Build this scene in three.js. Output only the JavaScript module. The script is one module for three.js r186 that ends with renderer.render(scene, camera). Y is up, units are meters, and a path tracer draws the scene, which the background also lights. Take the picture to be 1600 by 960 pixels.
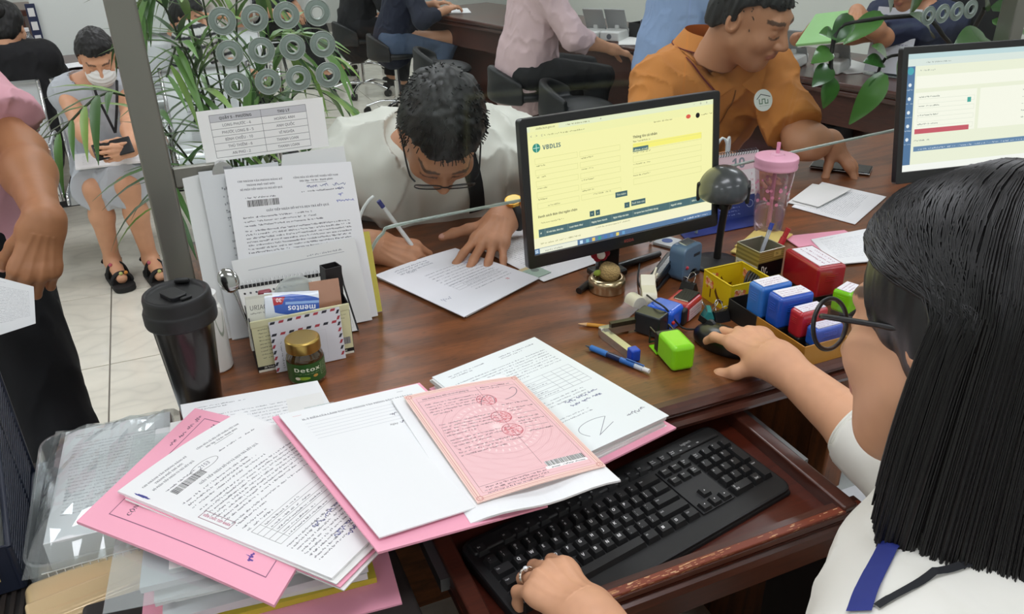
import * as THREE from 'three';
import { RoundedBoxGeometry } from 'three/addons/geometries/RoundedBoxGeometry.js';
import { RectAreaLightUniformsLib } from 'three/addons/lights/RectAreaLightUniformsLib.js';
import { ImprovedNoise } from 'three/addons/math/ImprovedNoise.js';
import { mergeGeometries, mergeVertices } from 'three/addons/utils/BufferGeometryUtils.js';

// ---------------------------------------------------------------- camera, exposure, room light
const R = a => a * Math.PI / 180;
const scene = new THREE.Scene();
scene.background = new THREE.Color(0x0a0b0c);
const camera = new THREE.PerspectiveCamera(41.665, 1600 / 960, 0.05, 60);
camera.position.set(0, 1.60, 0);
camera.rotation.order = 'YXZ';
camera.rotation.set(R(-26.978), R(-23), R(-1.092));
const renderer = new THREE.WebGLRenderer({ antialias: true });
renderer.toneMapping = THREE.LinearToneMapping;
renderer.toneMappingExposure = 1.0;
renderer.shadowMap.enabled = true;
RectAreaLightUniformsLib.init();
const PANEL_POWER = 6.5, PANEL_COLOR = 0xf5f8ff;
const PANELS = [];
for (const x of [-2.2, 0.55, 3.3]) for (const z of [-9.6, -7.2, -4.8, -2.5, -0.35, 1.7]) PANELS.push([x, z]);

// ---------------------------------------------------------------- helpers
function rng(seed) { let a = seed >>> 0; return () => { a = a + 0x6D2B79F5 | 0; let t = Math.imul(a ^ a >>> 15, 1 | a); t = t + Math.imul(t ^ t >>> 7, 61 | t) ^ t; return ((t ^ t >>> 14) >>> 0) / 4294967296; }; }
const rnd = rng(20241021);
const rr = (a, b) => a + (b - a) * rnd();
const noise = new ImprovedNoise();
const V = (x, y, z) => new THREE.Vector3(x, y, z);
const lerp = (a, b, t) => a + (b - a) * t;
const clamp = (x, a, b) => Math.min(b, Math.max(a, x));
const used = {};
function numbered(n) { if (!(n in used)) { used[n] = 0; return n; } used[n]++; return n + '_' + String(used[n]).padStart(3, '0'); }
function M(color, rough = 0.6, o = {}) { return new THREE.MeshStandardMaterial({ color, roughness: rough, metalness: 0, ...o }); }
function P(color, rough = 0.4, o = {}) { return new THREE.MeshPhysicalMaterial({ color, roughness: rough, metalness: 0, ...o }); }
function shade(o) { o.traverse(c => { if (c.isMesh) { c.castShadow = true; c.receiveShadow = true; } }); return o; }
function mesh(name, geo, mat, parent) {
  let g = Array.isArray(geo) ? merge(geo) : geo;
  const m = new THREE.Mesh(g, mat); m.name = parent && parent !== scene ? name : numbered(name);
  m.castShadow = m.receiveShadow = true; (parent || scene).add(m); return m;
}
function merge(list) {
  const gs = list.map(g => { let q = g.index ? g.toNonIndexed() : g; const c = new THREE.BufferGeometry(); for (const k of ['position', 'normal', 'uv']) if (q.attributes[k]) c.setAttribute(k, q.attributes[k]); if (!c.attributes.uv) c.setAttribute('uv', new THREE.BufferAttribute(new Float32Array(c.attributes.position.count * 2), 2)); return c; });
  return mergeGeometries(gs);
}
function thing(name, label, category, pos = [0, 0, 0], turn = 0, group) {
  const g = new THREE.Group(); g.name = numbered(name); g.position.set(...pos); g.rotation.y = turn;
  g.userData = { label, category }; if (group) g.userData.group = group; scene.add(g); return g;
}
function tag(o, label, category, group) { o.userData = { label, category }; if (group) o.userData.group = group; return o; }
function struct(o, label) { o.userData = { kind: 'structure' }; if (label) o.userData.label = label; return o; }
// geometry makers
function place(g, x = 0, y = 0, z = 0, rx = 0, ry = 0, rz = 0) { if (rx) g.rotateX(rx); if (rz) g.rotateZ(rz); if (ry) g.rotateY(ry); g.translate(x, y, z); return g; }
const box = (w, h, d, x, y, z, rx, ry, rz) => place(new THREE.BoxGeometry(w, h, d), x, y, z, rx, ry, rz);
const rbox = (w, h, d, r, x, y, z, rx, ry, rz, s = 2) => place(new RoundedBoxGeometry(w, h, d, s, Math.min(r, w / 2.01, h / 2.01, d / 2.01)), x, y, z, rx, ry, rz);
const cyl = (r1, r2, h, x, y, z, n = 24, rx, ry, rz) => place(new THREE.CylinderGeometry(r1, r2, h, n), x, y, z, rx, ry, rz);
const sph = (r, x, y, z, n = 16) => place(new THREE.SphereGeometry(r, n, Math.ceil(n * .7)), x, y, z);
const lathe = (pts, n = 40) => new THREE.LatheGeometry(pts.map(p => new THREE.Vector2(p[0], p[1])), n);
function tube(pts, r, seg = 24, rad = 8, closed = false) { return new THREE.TubeGeometry(new THREE.CatmullRomCurve3(pts.map(p => p.isVector3 ? p : V(...p)), closed, 'catmullrom', .5), seg, r, rad, closed); }
function bar(a, b, r, n = 10, r2 = r) { const A = V(...a), B = V(...b), d = B.clone().sub(A), g = new THREE.CylinderGeometry(r2, r, d.length(), n); g.applyQuaternion(new THREE.Quaternion().setFromUnitVectors(V(0, 1, 0), d.clone().normalize())); g.translate(...A.add(B).multiplyScalar(.5).toArray()); return g; }
function extr(shape, depth, bevel = 0, o = {}) { return new THREE.ExtrudeGeometry(shape, { depth, bevelEnabled: bevel > 0, bevelSize: bevel, bevelThickness: bevel, bevelSegments: 2, curveSegments: 16, ...o }); }
function poly(pts) { const s = new THREE.Shape(); pts.forEach((p, i) => i ? s.lineTo(p[0], p[1]) : s.moveTo(p[0], p[1])); s.closePath(); return s; }
function rrect(w, h, r) { const s = new THREE.Shape(), x = -w / 2, y = -h / 2; s.moveTo(x + r, y); s.lineTo(x + w - r, y); s.quadraticCurveTo(x + w, y, x + w, y + r); s.lineTo(x + w, y + h - r); s.quadraticCurveTo(x + w, y + h, x + w - r, y + h); s.lineTo(x + r, y + h); s.quadraticCurveTo(x, y + h, x, y + h - r); s.lineTo(x, y + r); s.quadraticCurveTo(x, y, x + r, y); return s; }
// uv in metres from the dominant normal axis
function metric(g, s = 1, swap = false) {
  if (g.index) g = g.toNonIndexed(); const p = g.attributes.position, n = g.attributes.normal, u = new Float32Array(p.count * 2);
  for (let i = 0; i < p.count; i++) { const a = Math.abs(n.getX(i)), b = Math.abs(n.getY(i)), c = Math.abs(n.getZ(i)); let q, w; if (b >= a && b >= c) { q = p.getX(i); w = p.getZ(i); } else if (a >= c) { q = p.getZ(i); w = p.getY(i); } else { q = p.getX(i); w = p.getY(i); } if (swap) [q, w] = [w, q]; u[2 * i] = q * s; u[2 * i + 1] = w * s; }
  g.setAttribute('uv', new THREE.BufferAttribute(u, 2)); return g;
}
// ---------------------------------------------------------------- textures
function canvas(w, h, draw) { const c = document.createElement('canvas'); c.width = w; c.height = h; const x = c.getContext('2d'); draw(x, w, h); const t = new THREE.CanvasTexture(c); t.colorSpace = THREE.SRGBColorSpace; t.magFilter = THREE.LinearFilter; t.anisotropy = 8; return t; }
function dataTex(w, h, f, srgb = true) { const d = new Uint8Array(w * h * 4); for (let y = 0; y < h; y++) for (let x = 0; x < w; x++) { const c = f(x / w, y / h, x, y), i = (y * w + x) * 4; d[i] = clamp(c[0], 0, 255); d[i + 1] = clamp(c[1], 0, 255); d[i + 2] = clamp(c[2], 0, 255); d[i + 3] = 255; } const t = new THREE.DataTexture(d, w, h); t.wrapS = t.wrapT = THREE.RepeatWrapping; t.magFilter = THREE.LinearFilter; t.minFilter = THREE.LinearMipmapLinearFilter; t.generateMipmaps = true; if (srgb) t.colorSpace = THREE.SRGBColorSpace; t.needsUpdate = true; return t; }
const pn = (x, y, z, px, py) => noise.noise(x, y, z);   // gradient noise
function tileNoise(u, v, fu, fv, z) { const a = 2 * Math.PI; return noise.noise(Math.cos(u * a) * fu + 31.3, Math.sin(u * a) * fu + v * fv, z + Math.sin(v * a) * 1.7); }
const woodTex = dataTex(1024, 512, (u, v) => {
  const w = noise.noise(u * 3, v * 5, 2.2) * .35, ring = Math.sin((v * 26 + w * 9 + noise.noise(u * 2, v * 20, 7) * 2.2) * 2) * .5 + .5;
  const fine = noise.noise(u * 10, v * 190, 1) * .5 + noise.noise(u * 22, v * 420, 5) * .4, pore = Math.max(0, noise.noise(u * 40, v * 330, 9) - .28) * 1.8;
  const k = .76 + ring * .20 + fine * .20 - pore * .35 + noise.noise(u * 2, v * 3, 4) * .18;
  return [126 * k + 4, 74 * k + 2, 40 * k];
});
const woodDarkTex = dataTex(512, 256, (u, v) => {
  const fine = noise.noise(u * 9, v * 110, 1) * .5 + noise.noise(u * 20, v * 240, 5) * .4, k = .8 + fine * .25 + noise.noise(u * 2, v * 4, 4) * .25;
  return [84 * k + 4, 43 * k, 30 * k];
});
const tileTex = [0, 1, 2].map(q => dataTex(256, 256, (u, v) => {
  const a = noise.noise(u * 3 + q * 9, v * 5, q) + .5 * noise.noise(u * 9, v * 14 + q, 3) + .25 * noise.noise(u * 30, v * 34, q), vein = Math.pow(1 - Math.abs(noise.noise(u * 4 + q * 3, v * 7, 8 + q)), 10);
  const k = 1 + a * .035 - vein * .05; return [233 * k, 228 * k, 213 * k];
}));
const E0 = { emissiveIntensity: 0 };
const font = (px, bold = false, fam = 'sans-serif', it = false) => (it ? 'italic ' : '') + (bold ? 'bold ' : '') + px + 'px ' + fam;
// unreadable small print as word-shaped strokes
function words(x, X, Y, W, size, col = '#444', seed = 1, dens = .85) {
  const r = rng(seed * 7919 + 13); x.fillStyle = col; let p = X; while (p < X + W) { let L = size * (1 + r() * 3.4); if (p + L > X + W) L = X + W - p; for (let q = p; q < p + L; q += size * .55) if (r() < dens) { const up = r() < .25 ? size * .28 : 0, h = size * .5 + up; x.fillRect(q, Y - h, size * (.28 + r() * .14), h * (.35 + r() * .65)); if (r() < .4) x.fillRect(q, Y - size * .18, size * .5, size * .16); } p += L + size * .5; }
}
function para(x, X, Y, W, lines, size, lh, col, seed, last = .6) { for (let i = 0; i < lines; i++) words(x, X, Y + i * lh, i == lines - 1 ? W * last : W, size, col, seed * 31 + i); }
function scrawl(x, X, Y, W, H, seed, col = '#2b3a86', lw = 2) { const r = rng(seed * 131 + 5); x.strokeStyle = col; x.lineWidth = lw; x.beginPath(); x.moveTo(X, Y); const n = Math.max(6, Math.round(W / (H * .3))); for (let i = 1; i <= n; i++) { const q = X + W * i / n; x.quadraticCurveTo(q - W / n * (r() * 1.3), Y - H * (r() - .35) * 1.4, q, Y + H * (r() - .5) * .8); } x.stroke(); }
function barcode(x, X, Y, W, H, seed) { const r = rng(seed + 77); x.fillStyle = '#fff'; x.fillRect(X, Y, W, H); x.fillStyle = '#161616'; let p = X; while (p < X + W) { const w = W * (.006 + r() * .018); x.fillRect(p, Y, w, H); p += w + W * (.006 + r() * .014); } }
function txt(x, s, X, Y, f, col = '#222', al = 'left', maxW) { x.font = f; x.fillStyle = col; x.textAlign = al; maxW ? x.fillText(s, X, Y, maxW) : x.fillText(s, X, Y); x.textAlign = 'left'; }
function rotd(x, X, Y, a, fn) { x.save(); x.translate(X, Y); x.rotate(a); fn(); x.restore(); }
// ---------------------------------------------------------------- paper sheets: corners TL, TR, BR, BL in metres
function bilinear(c, u, v) { const o = []; for (let k = 0; k < 3; k++) o.push(lerp(lerp(c[0][k], c[1][k], u), lerp(c[3][k], c[2][k], u), v)); return o; }
function sheetGeo(c, th = .0012, n = 10, bow) {
  const pos = [], uv = [], idx = [], W = n + 1, row = (j, i, s) => s * W * W + j * W + i;
  for (let s = 0; s < 2; s++) for (let j = 0; j <= n; j++) for (let i = 0; i <= n; i++) { const u = i / n, v = j / n, q = bilinear(c, u, v); if (bow) { const d = bow(u, v); if (d.length) { q[0] += d[0]; q[1] += d[1]; q[2] += d[2]; } else q[1] += d; } pos.push(q[0], q[1] - s * th, q[2]); s ? uv.push(.004, .004) : uv.push(u, 1 - v); }
  for (let j = 0; j < n; j++) for (let i = 0; i < n; i++) { const a = row(j, i, 0), b = row(j, i + 1, 0), d = row(j + 1, i, 0), e = row(j + 1, i + 1, 0); idx.push(a, d, b, b, d, e); const k = W * W; idx.push(a + k, b + k, d + k, b + k, e + k, d + k); }
  for (let i = 0; i < n; i++) for (const [p, q] of [[[0, i + 1], [0, i]], [[n, i], [n, i + 1]], [[i, 0], [i + 1, 0]], [[i + 1, n], [i, n]]]) { const a = row(p[0], p[1], 1), b = row(q[0], q[1], 1), k = W * W; idx.push(a - k, a, b, a - k, b, b - k); }
  const g = new THREE.BufferGeometry(); g.setAttribute('position', new THREE.Float32BufferAttribute(pos, 3)); g.setAttribute('uv', new THREE.Float32BufferAttribute(uv, 2)); g.setIndex(idx); const h = g.toNonIndexed(); h.computeVertexNormals();
  // smooth normals on the top face only
  g.computeVertexNormals(); return h;
}
function sheet(name, label, cat, c, mat, o = {}) {
  const m = mesh(name, sheetGeo(c, o.th, o.n, o.bow), mat, o.parent); if (!o.parent) tag(m, label, cat, o.group); return m;
}
const flatQuad = (cx, y, cz, w, h, deg, y2 = y) => { const a = R(deg), ca = Math.cos(a), sa = Math.sin(a), f = (u, v, yy) => [cx + u * ca - v * sa, yy, cz + u * sa + v * ca]; return [f(-w / 2, -h / 2, y), f(w / 2, -h / 2, y), f(w / 2, h / 2, y2), f(-w / 2, h / 2, y2)]; };
const paperMat = M(0xe9e9e6, .75), paperMat2 = M(0xdedfdd, .8), pinkMat = M(0xf2a6bc, .7);
const mapped = (t, rough = .7, o = {}) => M(0xffffff, rough, { map: t, ...o });
// ---------------------------------------------------------------- Vietnamese lettering (base letters plus drawn accents)
function vtext(x, s, X, Y, size, o = {}) {
  const { bold = false, fam = 'sans-serif', col = '#222', al = 'left', it = false, maxW } = o; x.font = font(size, bold, fam, it); x.fillStyle = col; x.strokeStyle = col; x.lineWidth = size * (bold ? .085 : .06); x.textAlign = 'left';
  const cl = []; for (const c of s.normalize('NFD')) { const k = c.charCodeAt(0); if (k >= 0x300 && k < 0x370) cl[cl.length - 1].m.push(k); else cl.push({ c, m: [] }); }
  for (const q of cl) { q.d = q.c === 'Đ' || q.c === 'đ'; q.b = q.d ? (q.c === 'Đ' ? 'D' : 'd') : q.c; q.w = x.measureText(q.b).width; }
  let W = cl.reduce((a, q) => a + q.w, 0), k = maxW && W > maxW ? maxW / W : 1; W *= k; let p = al === 'center' ? X - W / 2 : al === 'right' ? X - W : X;
  x.save(); x.translate(p, Y); x.scale(k, 1); p = 0;
  for (const q of cl) {
    x.fillText(q.b, p, 0); const up = q.b === q.b.toUpperCase() && q.b !== q.b.toLowerCase(), top = up ? -size * .76 : -size * .6, c = p + q.w / 2; let lv = 0; const L = (...a) => { x.beginPath(); a.forEach((v, i) => i ? x.lineTo(v[0], v[1]) : x.moveTo(v[0], v[1])); x.stroke(); }, e = size * .13;
    if (q.d) L([p - size * .02, up ? -size * .36 : -size * .55], [p + size * (up ? .32 : .55), up ? -size * .36 : -size * .55]);
    for (const m of q.m) {
      const t = top - lv * size * .14;
      if (m === 0x302) { L([c - e, t], [c, t - e], [c + e, t]); lv++; } else if (m === 0x306) { x.beginPath(); x.arc(c, t - e, e, .2, Math.PI - .2); x.stroke(); lv++; }
      else if (m === 0x31B) L([p + q.w * .9, top + e], [p + q.w * 1.02, top], [p + q.w * 1.0, top - e * .8]);
      else if (m === 0x323) { x.beginPath(); x.arc(c, size * .16, size * .055, 0, 7); x.fill(); } else if (m === 0x301) L([c, t], [c + e, t - e * 1.2]); else if (m === 0x300) L([c - e, t - e * 1.2], [c, t]);
      else if (m === 0x309) { x.beginPath(); x.arc(c, t - e * .7, e * .6, -2.6, 1.4); x.stroke(); } else if (m === 0x303) L([c - e, t - e * .3], [c - e * .4, t - e * .8], [c + e * .4, t - e * .3], [c + e, t - e * .8]);
    }
    p += q.w;
  }
  x.restore();
}
// ---------------------------------------------------------------- room shell
const D = 0.91, GZ = -1.40;                         // desk top height, plane of the glass screen
const wallMat = M(0xd9dcd6, .85), groutMat = M(0x87827a, .9), ceilMat = M(0xe4e4e0, .9);
{
  const floor = new THREE.Group(); floor.name = 'floor'; struct(floor, 'pale beige polished floor tiles'); scene.add(floor);
  mesh('grout_bed', box(9.4, .1, 15.4, .8, -.056, -4.9), groutMat, floor);
  const tm = tileTex.map(t => P(0xffffff, .16, { map: t, clearcoat: .35, clearcoatRoughness: .12 }));
  const TP = .70, tg = metric(rbox(TP - .005, .012, TP - .005, .0015, 0, 0, 0, 0, 0, 0, 1), 1 / TP);
  for (let i = -5; i <= 7; i++) for (let k = -11; k <= 4; k++) {
    const m = mesh('tile', tg, tm[(i * 7 + k * 13 + 400) % 3], floor); m.position.set(-.385 + TP * (i + .5), -.006, -3.815 + TP * (k + .5)); m.rotation.y = ((i * 3 + k) & 1) * Math.PI;
  }
  struct(mesh('ceiling', box(9.4, .12, 15.4, .8, 3.16, -4.9), ceilMat), 'white ceiling');
  struct(mesh('wall_back', box(9.4, 3.2, .12, .8, 1.55, -12.5), wallMat), 'pale office wall far behind the counters');
  struct(mesh('wall_front', box(9.4, 3.2, .12, .8, 1.55, 2.7), wallMat), 'pale wall behind the clerks');
  struct(mesh('wall_left', box(.12, 3.2, 15.4, -3.86, 1.55, -4.9), wallMat), 'pale side wall');
  struct(mesh('wall_right', box(.12, 3.2, 15.4, 5.46, 1.55, -4.9), wallMat), 'pale side wall behind the far counter');
  const pil = mesh('wall_pillar', rbox(.95, 3.1, .6, .012, -.16, 1.55, -6.35), P(0xe3e9e4, .35)); struct(pil, 'white painted square pillar behind the waiting bench');
  const pil2 = mesh('wall_pillar', cyl(.16, .16, 3.1, 1.62, 1.55, -9.2, 32), P(0xe6e8e4, .4)); struct(pil2, 'white round pillar beyond the stools');
}
// ceiling lamps: a glowing diffuser in a frame, with an area light of the same size just below it
{
  const fm = M(0xdddddd, .5), gm = new THREE.MeshStandardMaterial({ color: 0xffffff, emissive: PANEL_COLOR, emissiveIntensity: 3, roughness: .6 });
  const fg = merge([box(1.26, .05, .03, 0, 0, .3), box(1.26, .05, .03, 0, 0, -.3), box(.03, .05, .6, .62, 0, 0), box(.03, .05, .6, -.62, 0, 0)]), dg = box(1.2, .012, .56, 0, .0, 0);
  for (const [x, z] of PANELS) {
    const t = thing('ceiling_lamp', 'white rectangular ceiling light panel', 'ceiling lamp', [x, 3.07, z], 0, 'ceiling light panels');
    mesh('frame', fg, fm, t); mesh('diffuser', dg, gm, t);
    const l = new THREE.RectAreaLight(PANEL_COLOR, PANEL_POWER, 1.2, .56); l.position.set(0, -.012, 0); l.rotation.x = -Math.PI / 2; t.add(l);
  }
}
// ---------------------------------------------------------------- counter desk
const woodMat = P(0xffffff, .32, { map: woodTex, clearcoat: .28, clearcoatRoughness: .2 });
const woodEdge = P(0xffffff, .35, { map: woodDarkTex, clearcoat: .5, clearcoatRoughness: .2 });
const woodPanel = M(0xffffff, .5, { map: woodTex });
const woodDark = M(0xffffff, .5, { map: woodDarkTex });
const mould = (len, prof) => { const g = extr(poly(prof), len, 0); g.rotateY(Math.PI / 2); return g; };   // profile (x = outward, y), swept along +X
{
  const d = thing('counter_desk', 'long reddish brown wooden service desk with moulded edges', 'desk', [0, 0, 0]);
  mesh('desk_top', metric(box(2.955, .034, .99, 1.4375, D - .017, -1.352), 1.4), woodMat, d);
  const pr = [[0, 0], [.012, 0], [.02, -.003], [.024, -.009], [.022, -.014], [.014, -.018], [.016, -.021], [.026, -.023], [.030, -.030], [.028, -.037], [.02, -.040], [0, -.040]];
  const fr = mould(2.955, pr.map(q => [-q[0], q[1]])); mesh('edge_moulding', metric(place(fr, -.04, D, -.857), 1.6), woodEdge, d);
  const bk = mould(2.955, pr); mesh('edge_moulding', metric(place(bk, -.04, D, -1.847), 1.6), woodEdge, d);
  const ed = mould(.99, pr.map(q => [-q[0], q[1]])); ed.rotateY(-Math.PI / 2); mesh('edge_moulding', metric(place(ed, -.04, D, -1.847), 1.6), woodEdge, d);
  mesh('end_panel', metric(box(.03, D - .04, .86, -.024, (D - .04) / 2, -1.37), 2, true), woodPanel, d);
  mesh('modesty_panel', metric(box(2.9, D - .06, .025, 1.4, (D - .06) / 2 + .01, -1.46), 2), woodPanel, d);
  mesh('knee_panel', metric(box(.03, D - .04, .60, 1.02, (D - .04) / 2, -1.2), 2, true), woodPanel, d);
  mesh('desk_leg', metric(rbox(.05, D - .04, .05, .006, 1.02, (D - .04) / 2, -.90), 2, true), woodPanel, d);
  mesh('desk_leg', metric(rbox(.05, D - .04, .05, .006, .18, (D - .04) / 2, -1.16), 2, true), woodPanel, d);
  for (const x of [2.0, 2.88]) mesh('knee_panel', metric(box(.03, D - .04, .74, x, (D - .04) / 2, -1.25), 2, true), woodPanel, d);
}
// keyboard drawer
const wornTex = canvas(1024, 64, (x, w, h) => { x.fillStyle = '#6e3020'; x.fillRect(0, 0, w, h); const r = rng(5); for (let i = 0; i < 900; i++) { x.fillStyle = `rgba(${60 + r() * 70 | 0},${25 + r() * 30 | 0},${18 + r() * 12 | 0},.4)`; x.fillRect(r() * w, r() * h, 20 + r() * 90, 1); } });
const wornEdgeTex = canvas(1024, 64, (x, w, h) => { x.fillStyle = '#7a3723'; x.fillRect(0, 0, w, h); const r = rng(9); for (let i = 0; i < 190; i++) { const p = r(), dens = Math.exp(-Math.pow((p - .42) / .2, 2)) + .25; if (r() < dens) { x.fillStyle = ['#c99a6a', '#b98257', '#d9b48a'][r() * 3 | 0]; x.fillRect(p * w, h * (.1 + r() * .8), 3 + r() * 16, 2 + r() * 6); } } });
{
  const t = thing('keyboard_drawer', 'pull-out reddish wooden keyboard drawer with chipped front edge', 'drawer', [.485, 0, -.6]);
  const y = .838;
  mesh('drawer_base', metric(box(.55, .014, .62, 0, y - .007, -.31), 1.6), P(0xffffff, .3, { map: woodDarkTex, clearcoat: .5, clearcoatRoughness: .15, color: 0xffd8c8 }), t);
  for (const s of [-1, 1]) mesh('side_rail', metric(rbox(.024, .032, .6, .004, s * .262, y + .006, -.30), 2), woodEdge, t);
  const pf = [[0, 0], [-.018, 0], [-.023, -.004], [-.024, -.010], [-.018, -.014], [-.021, -.017], [-.028, -.02], [-.03, -.03], [-.028, -.065], [-.012, -.075], [0, -.075]];
  const g = metric(place(mould(.575, pf), -.2875, y + .014, -.022), 1.7); mesh('front_moulding', g, woodEdge, t);
  const chip = new THREE.PlaneGeometry(.57, .010, 40, 1); mesh('chipped_edge', place(new RoundedBoxGeometry(.572, .006, .012, 2, .002), 0, y + .013, -.006), mapped(wornEdgeTex, .4), t).userData.label = 'chipped edge showing pale bare wood';
  for (const s of [-1, 1]) mesh('runner', box(.012, .02, .5, s * .28, y + .005, -.36), M(0x777777, .4, { metalness: .8 }), t);
}
// ---------------------------------------------------------------- glass screen on steel posts
const steelMat = M(0x8f8e86, .32, { metalness: .85, roughness: .34 }), chrome = M(0xd6d6d6, .1, { metalness: 1 });
const glassMat = P(0xfbfdfc, .01, { transmission: 1, thickness: 0, ior: 1.5, specularIntensity: .22 });
const glassEdge = P(0xc4d3ca, .12, { transmission: .55, thickness: .004, ior: 1.5 });
function ringTex() { return canvas(256, 256, (x, w, h) => { x.fillStyle = '#78877e'; x.fillRect(0, 0, w, h); const r = rng(3); for (let i = 0; i < 900; i++) { const g = 95 + r() * 60 | 0; x.fillStyle = `rgba(${g},${g + 14},${g + 4},.25)`; const a = r() * 6.3, d = r() * 125; x.fillRect(128 + Math.cos(a) * d, 128 + Math.sin(a) * d, 2 + r() * 7, 1 + r() * 4); } }); }
const ringMat = P(0xffffff, .3, { map: ringTex(), clearcoat: .4 }), ringLip = P(0xaab6ad, .2, { transmission: .3, thickness: 0 });
{
  // pane with an arched pass-through at the desk; x range x0..x1, opening a0..a1
  function pane(x0, x1, a0, a1, top, h0, h1) {
    const s = new THREE.Shape(); s.moveTo(x0, D + .004); s.lineTo(a0, D + .004); s.lineTo(a0, D + .07); s.bezierCurveTo(a0 + .002, h0 - .03, a0 + .03, h0 - .004, a0 + .09, h0); s.lineTo(a1 - .09, h1); s.bezierCurveTo(a1 - .03, h1 - .004, a1 - .002, h1 - .03, a1, D + .07); s.lineTo(a1, D + .004); s.lineTo(x1, D + .004); s.lineTo(x1, top); s.lineTo(x0, top); s.closePath();
    const edge = [[a0, D + .004], [a0, D + .07], [a0 + .008, h0 - .04], [a0 + .035, h0 - .011], [a0 + .09, h0], [a1 - .09, h1], [a1 - .035, h1 - .011], [a1 - .008, h1 - .04], [a1, D + .07], [a1, D + .004]];
    return [place(extr(s, .008), 0, 0, GZ - .004), edge];
  }
  function holes(list, parent) {
    const rg = lathe([[.0088, 0], [.0202, 0], [.0202, .003], [.0088, .003], [.0088, 0]], 40); rg.rotateX(Math.PI / 2); rg.computeVertexNormals();
    const uv = rg.attributes.uv, pp = rg.attributes.position; for (let i = 0; i < uv.count; i++) uv.setXY(i, pp.getX(i) * 22 + .5, pp.getY(i) * 22 + .5);
    const lip = place(new THREE.TorusGeometry(.0102, .0016, 10, 36), 0, 0, .0036), rim = place(new THREE.TorusGeometry(.0203, .0009, 8, 40), 0, 0, .003);
    for (const [x, y] of list) { const m = mesh('speech_ring', rg, ringMat, parent); m.position.set(x, y, GZ + .006); m.rotation.z = rr(0, 6); mesh('inner_lip', lip, ringLip, m); mesh('outer_rim', rim, ringLip, m); }
  }
  const g1 = thing('glass_screen', 'clear glass counter screen with arched opening, twelve round speech rings and a printed list', 'glass screen');
  const [pg, e1] = pane(-.006, .98, .302, .93, 1.75, 1.052, 1.064); mesh('pane', pg, glassMat, g1);
  mesh('polished_edge', tube(e1.map(q => [q[0], q[1], GZ]), .0034, 70, 8), glassEdge, g1).userData.label = 'rounded greenish polished glass edge';
  const L = []; for (let r = 0; r < 3; r++) for (let c = 0; c < 4; c++) L.push([.1105 + c * .0493 + r * .0028, 1.4345 - r * .0495 + (c * .001)]); holes(L, g1);
  const g2 = thing('glass_screen', 'clear glass counter screen in front of the man in orange', 'glass screen');
  const [ph, e2] = pane(.99, 1.868, 1.05, 1.80, 1.75, 1.060, 1.088); mesh('pane', ph, glassMat, g2); mesh('polished_edge', tube(e2.map(q => [q[0], q[1], GZ]), .0034, 70, 8), glassEdge, g2);
  holes([[1.627, 1.343], [1.670, 1.345], [1.714, 1.347], [1.758, 1.349]], g2);
  const g3 = thing('glass_screen', 'clear glass counter screen beyond the right steel post', 'glass screen'); mesh('pane', place(extr(poly([[1.945, D + .004], [2.8, D + .004], [2.8, 1.75], [1.945, 1.75]]), .008), 0, 0, GZ - .004), glassMat, g3); holes([[1.968, 1.322]], g3);
  function post(x, label, armDir) {
    const t = thing('steel_post', label, 'post', [x, D, GZ]); mesh('upright', rbox(.044, .86, .044, .004, 0, .43, 0), steelMat, t); mesh('base_plate', rbox(.09, .006, .09, .002, 0, .003, 0), steelMat, t);
    mesh('clamp_bar', rbox(.085, .034, .014, .003, armDir * .064, .288, .006), steelMat, t); mesh('clamp_disc', place(cyl(.0165, .0165, .022, 0, 0, 0, 28, Math.PI / 2), armDir * .098, .292, .012), chrome, t);
  }
  post(-.028, 'brushed steel square post beside the areca palm', 1); post(1.917, 'brushed steel square post behind the second monitor', -1);
  // printed list stuck to the glass
  const st = canvas(1024, 416, (x, w, h) => {
    x.fillStyle = '#f1f1ee'; x.fillRect(0, 0, w, h); const X0 = 92, X1 = 500, X2 = 872, Y0 = 42, rh = 58; x.fillStyle = '#c9c9cc'; x.fillRect(X0, Y0, X2 - X0, rh); x.strokeStyle = '#444'; x.lineWidth = 2.5;
    for (let i = 0; i <= 6; i++) { x.beginPath(); x.moveTo(X0, Y0 + i * rh); x.lineTo(i == 6 ? X1 : X2, Y0 + i * rh); x.stroke(); } for (const q of [X0, X1, X2]) { x.beginPath(); x.moveTo(q, Y0); x.lineTo(q, Y0 + (q == X0 ? 6 : 6) * rh - (q == X2 ? 0 : 0)); x.stroke(); } x.beginPath(); x.moveTo(X1, Y0 + 6 * rh); x.lineTo(X2, Y0 + 6 * rh); x.stroke();
    const A = ['QUẦY 5 - PHƯỜNG', 'LONG PHƯỚC - 4', 'PHƯỚC LONG B - 5', 'BÌNH CHIỂU - 10', 'THỦ THIÊM - 6', 'AN PHÚ - 2'], B = ['THỤ LÝ', 'HOÀNG ANH', 'ANH QUỐC', 'VĨ NGHĨA', 'THANH LOAN', 'THANH LOAN'];
    A.forEach((s, i) => { vtext(x, s, (X0 + X1) / 2, Y0 + i * rh + 41, 30, { al: 'center', bold: i == 0, col: '#333' }); vtext(x, B[i], (X1 + X2) / 2, Y0 + i * rh + 41, 30, { al: 'center', bold: i == 0, col: '#333' }); });
  });
  const c = [[.045, 1.300, GZ + .006], [.249, 1.303, GZ + .006], [.253, 1.218, GZ + .006], [.049, 1.216, GZ + .006]];
  const sp = new THREE.PlaneGeometry(.204, .0845); sp.rotateZ(.012); sp.translate(.149, 1.2593, GZ + .0075); const sm = mesh('printed_list', sp, mapped(st, .6), scene); tag(sm, 'white printed list in a two column table taped to the glass', 'notice');
}
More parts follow.
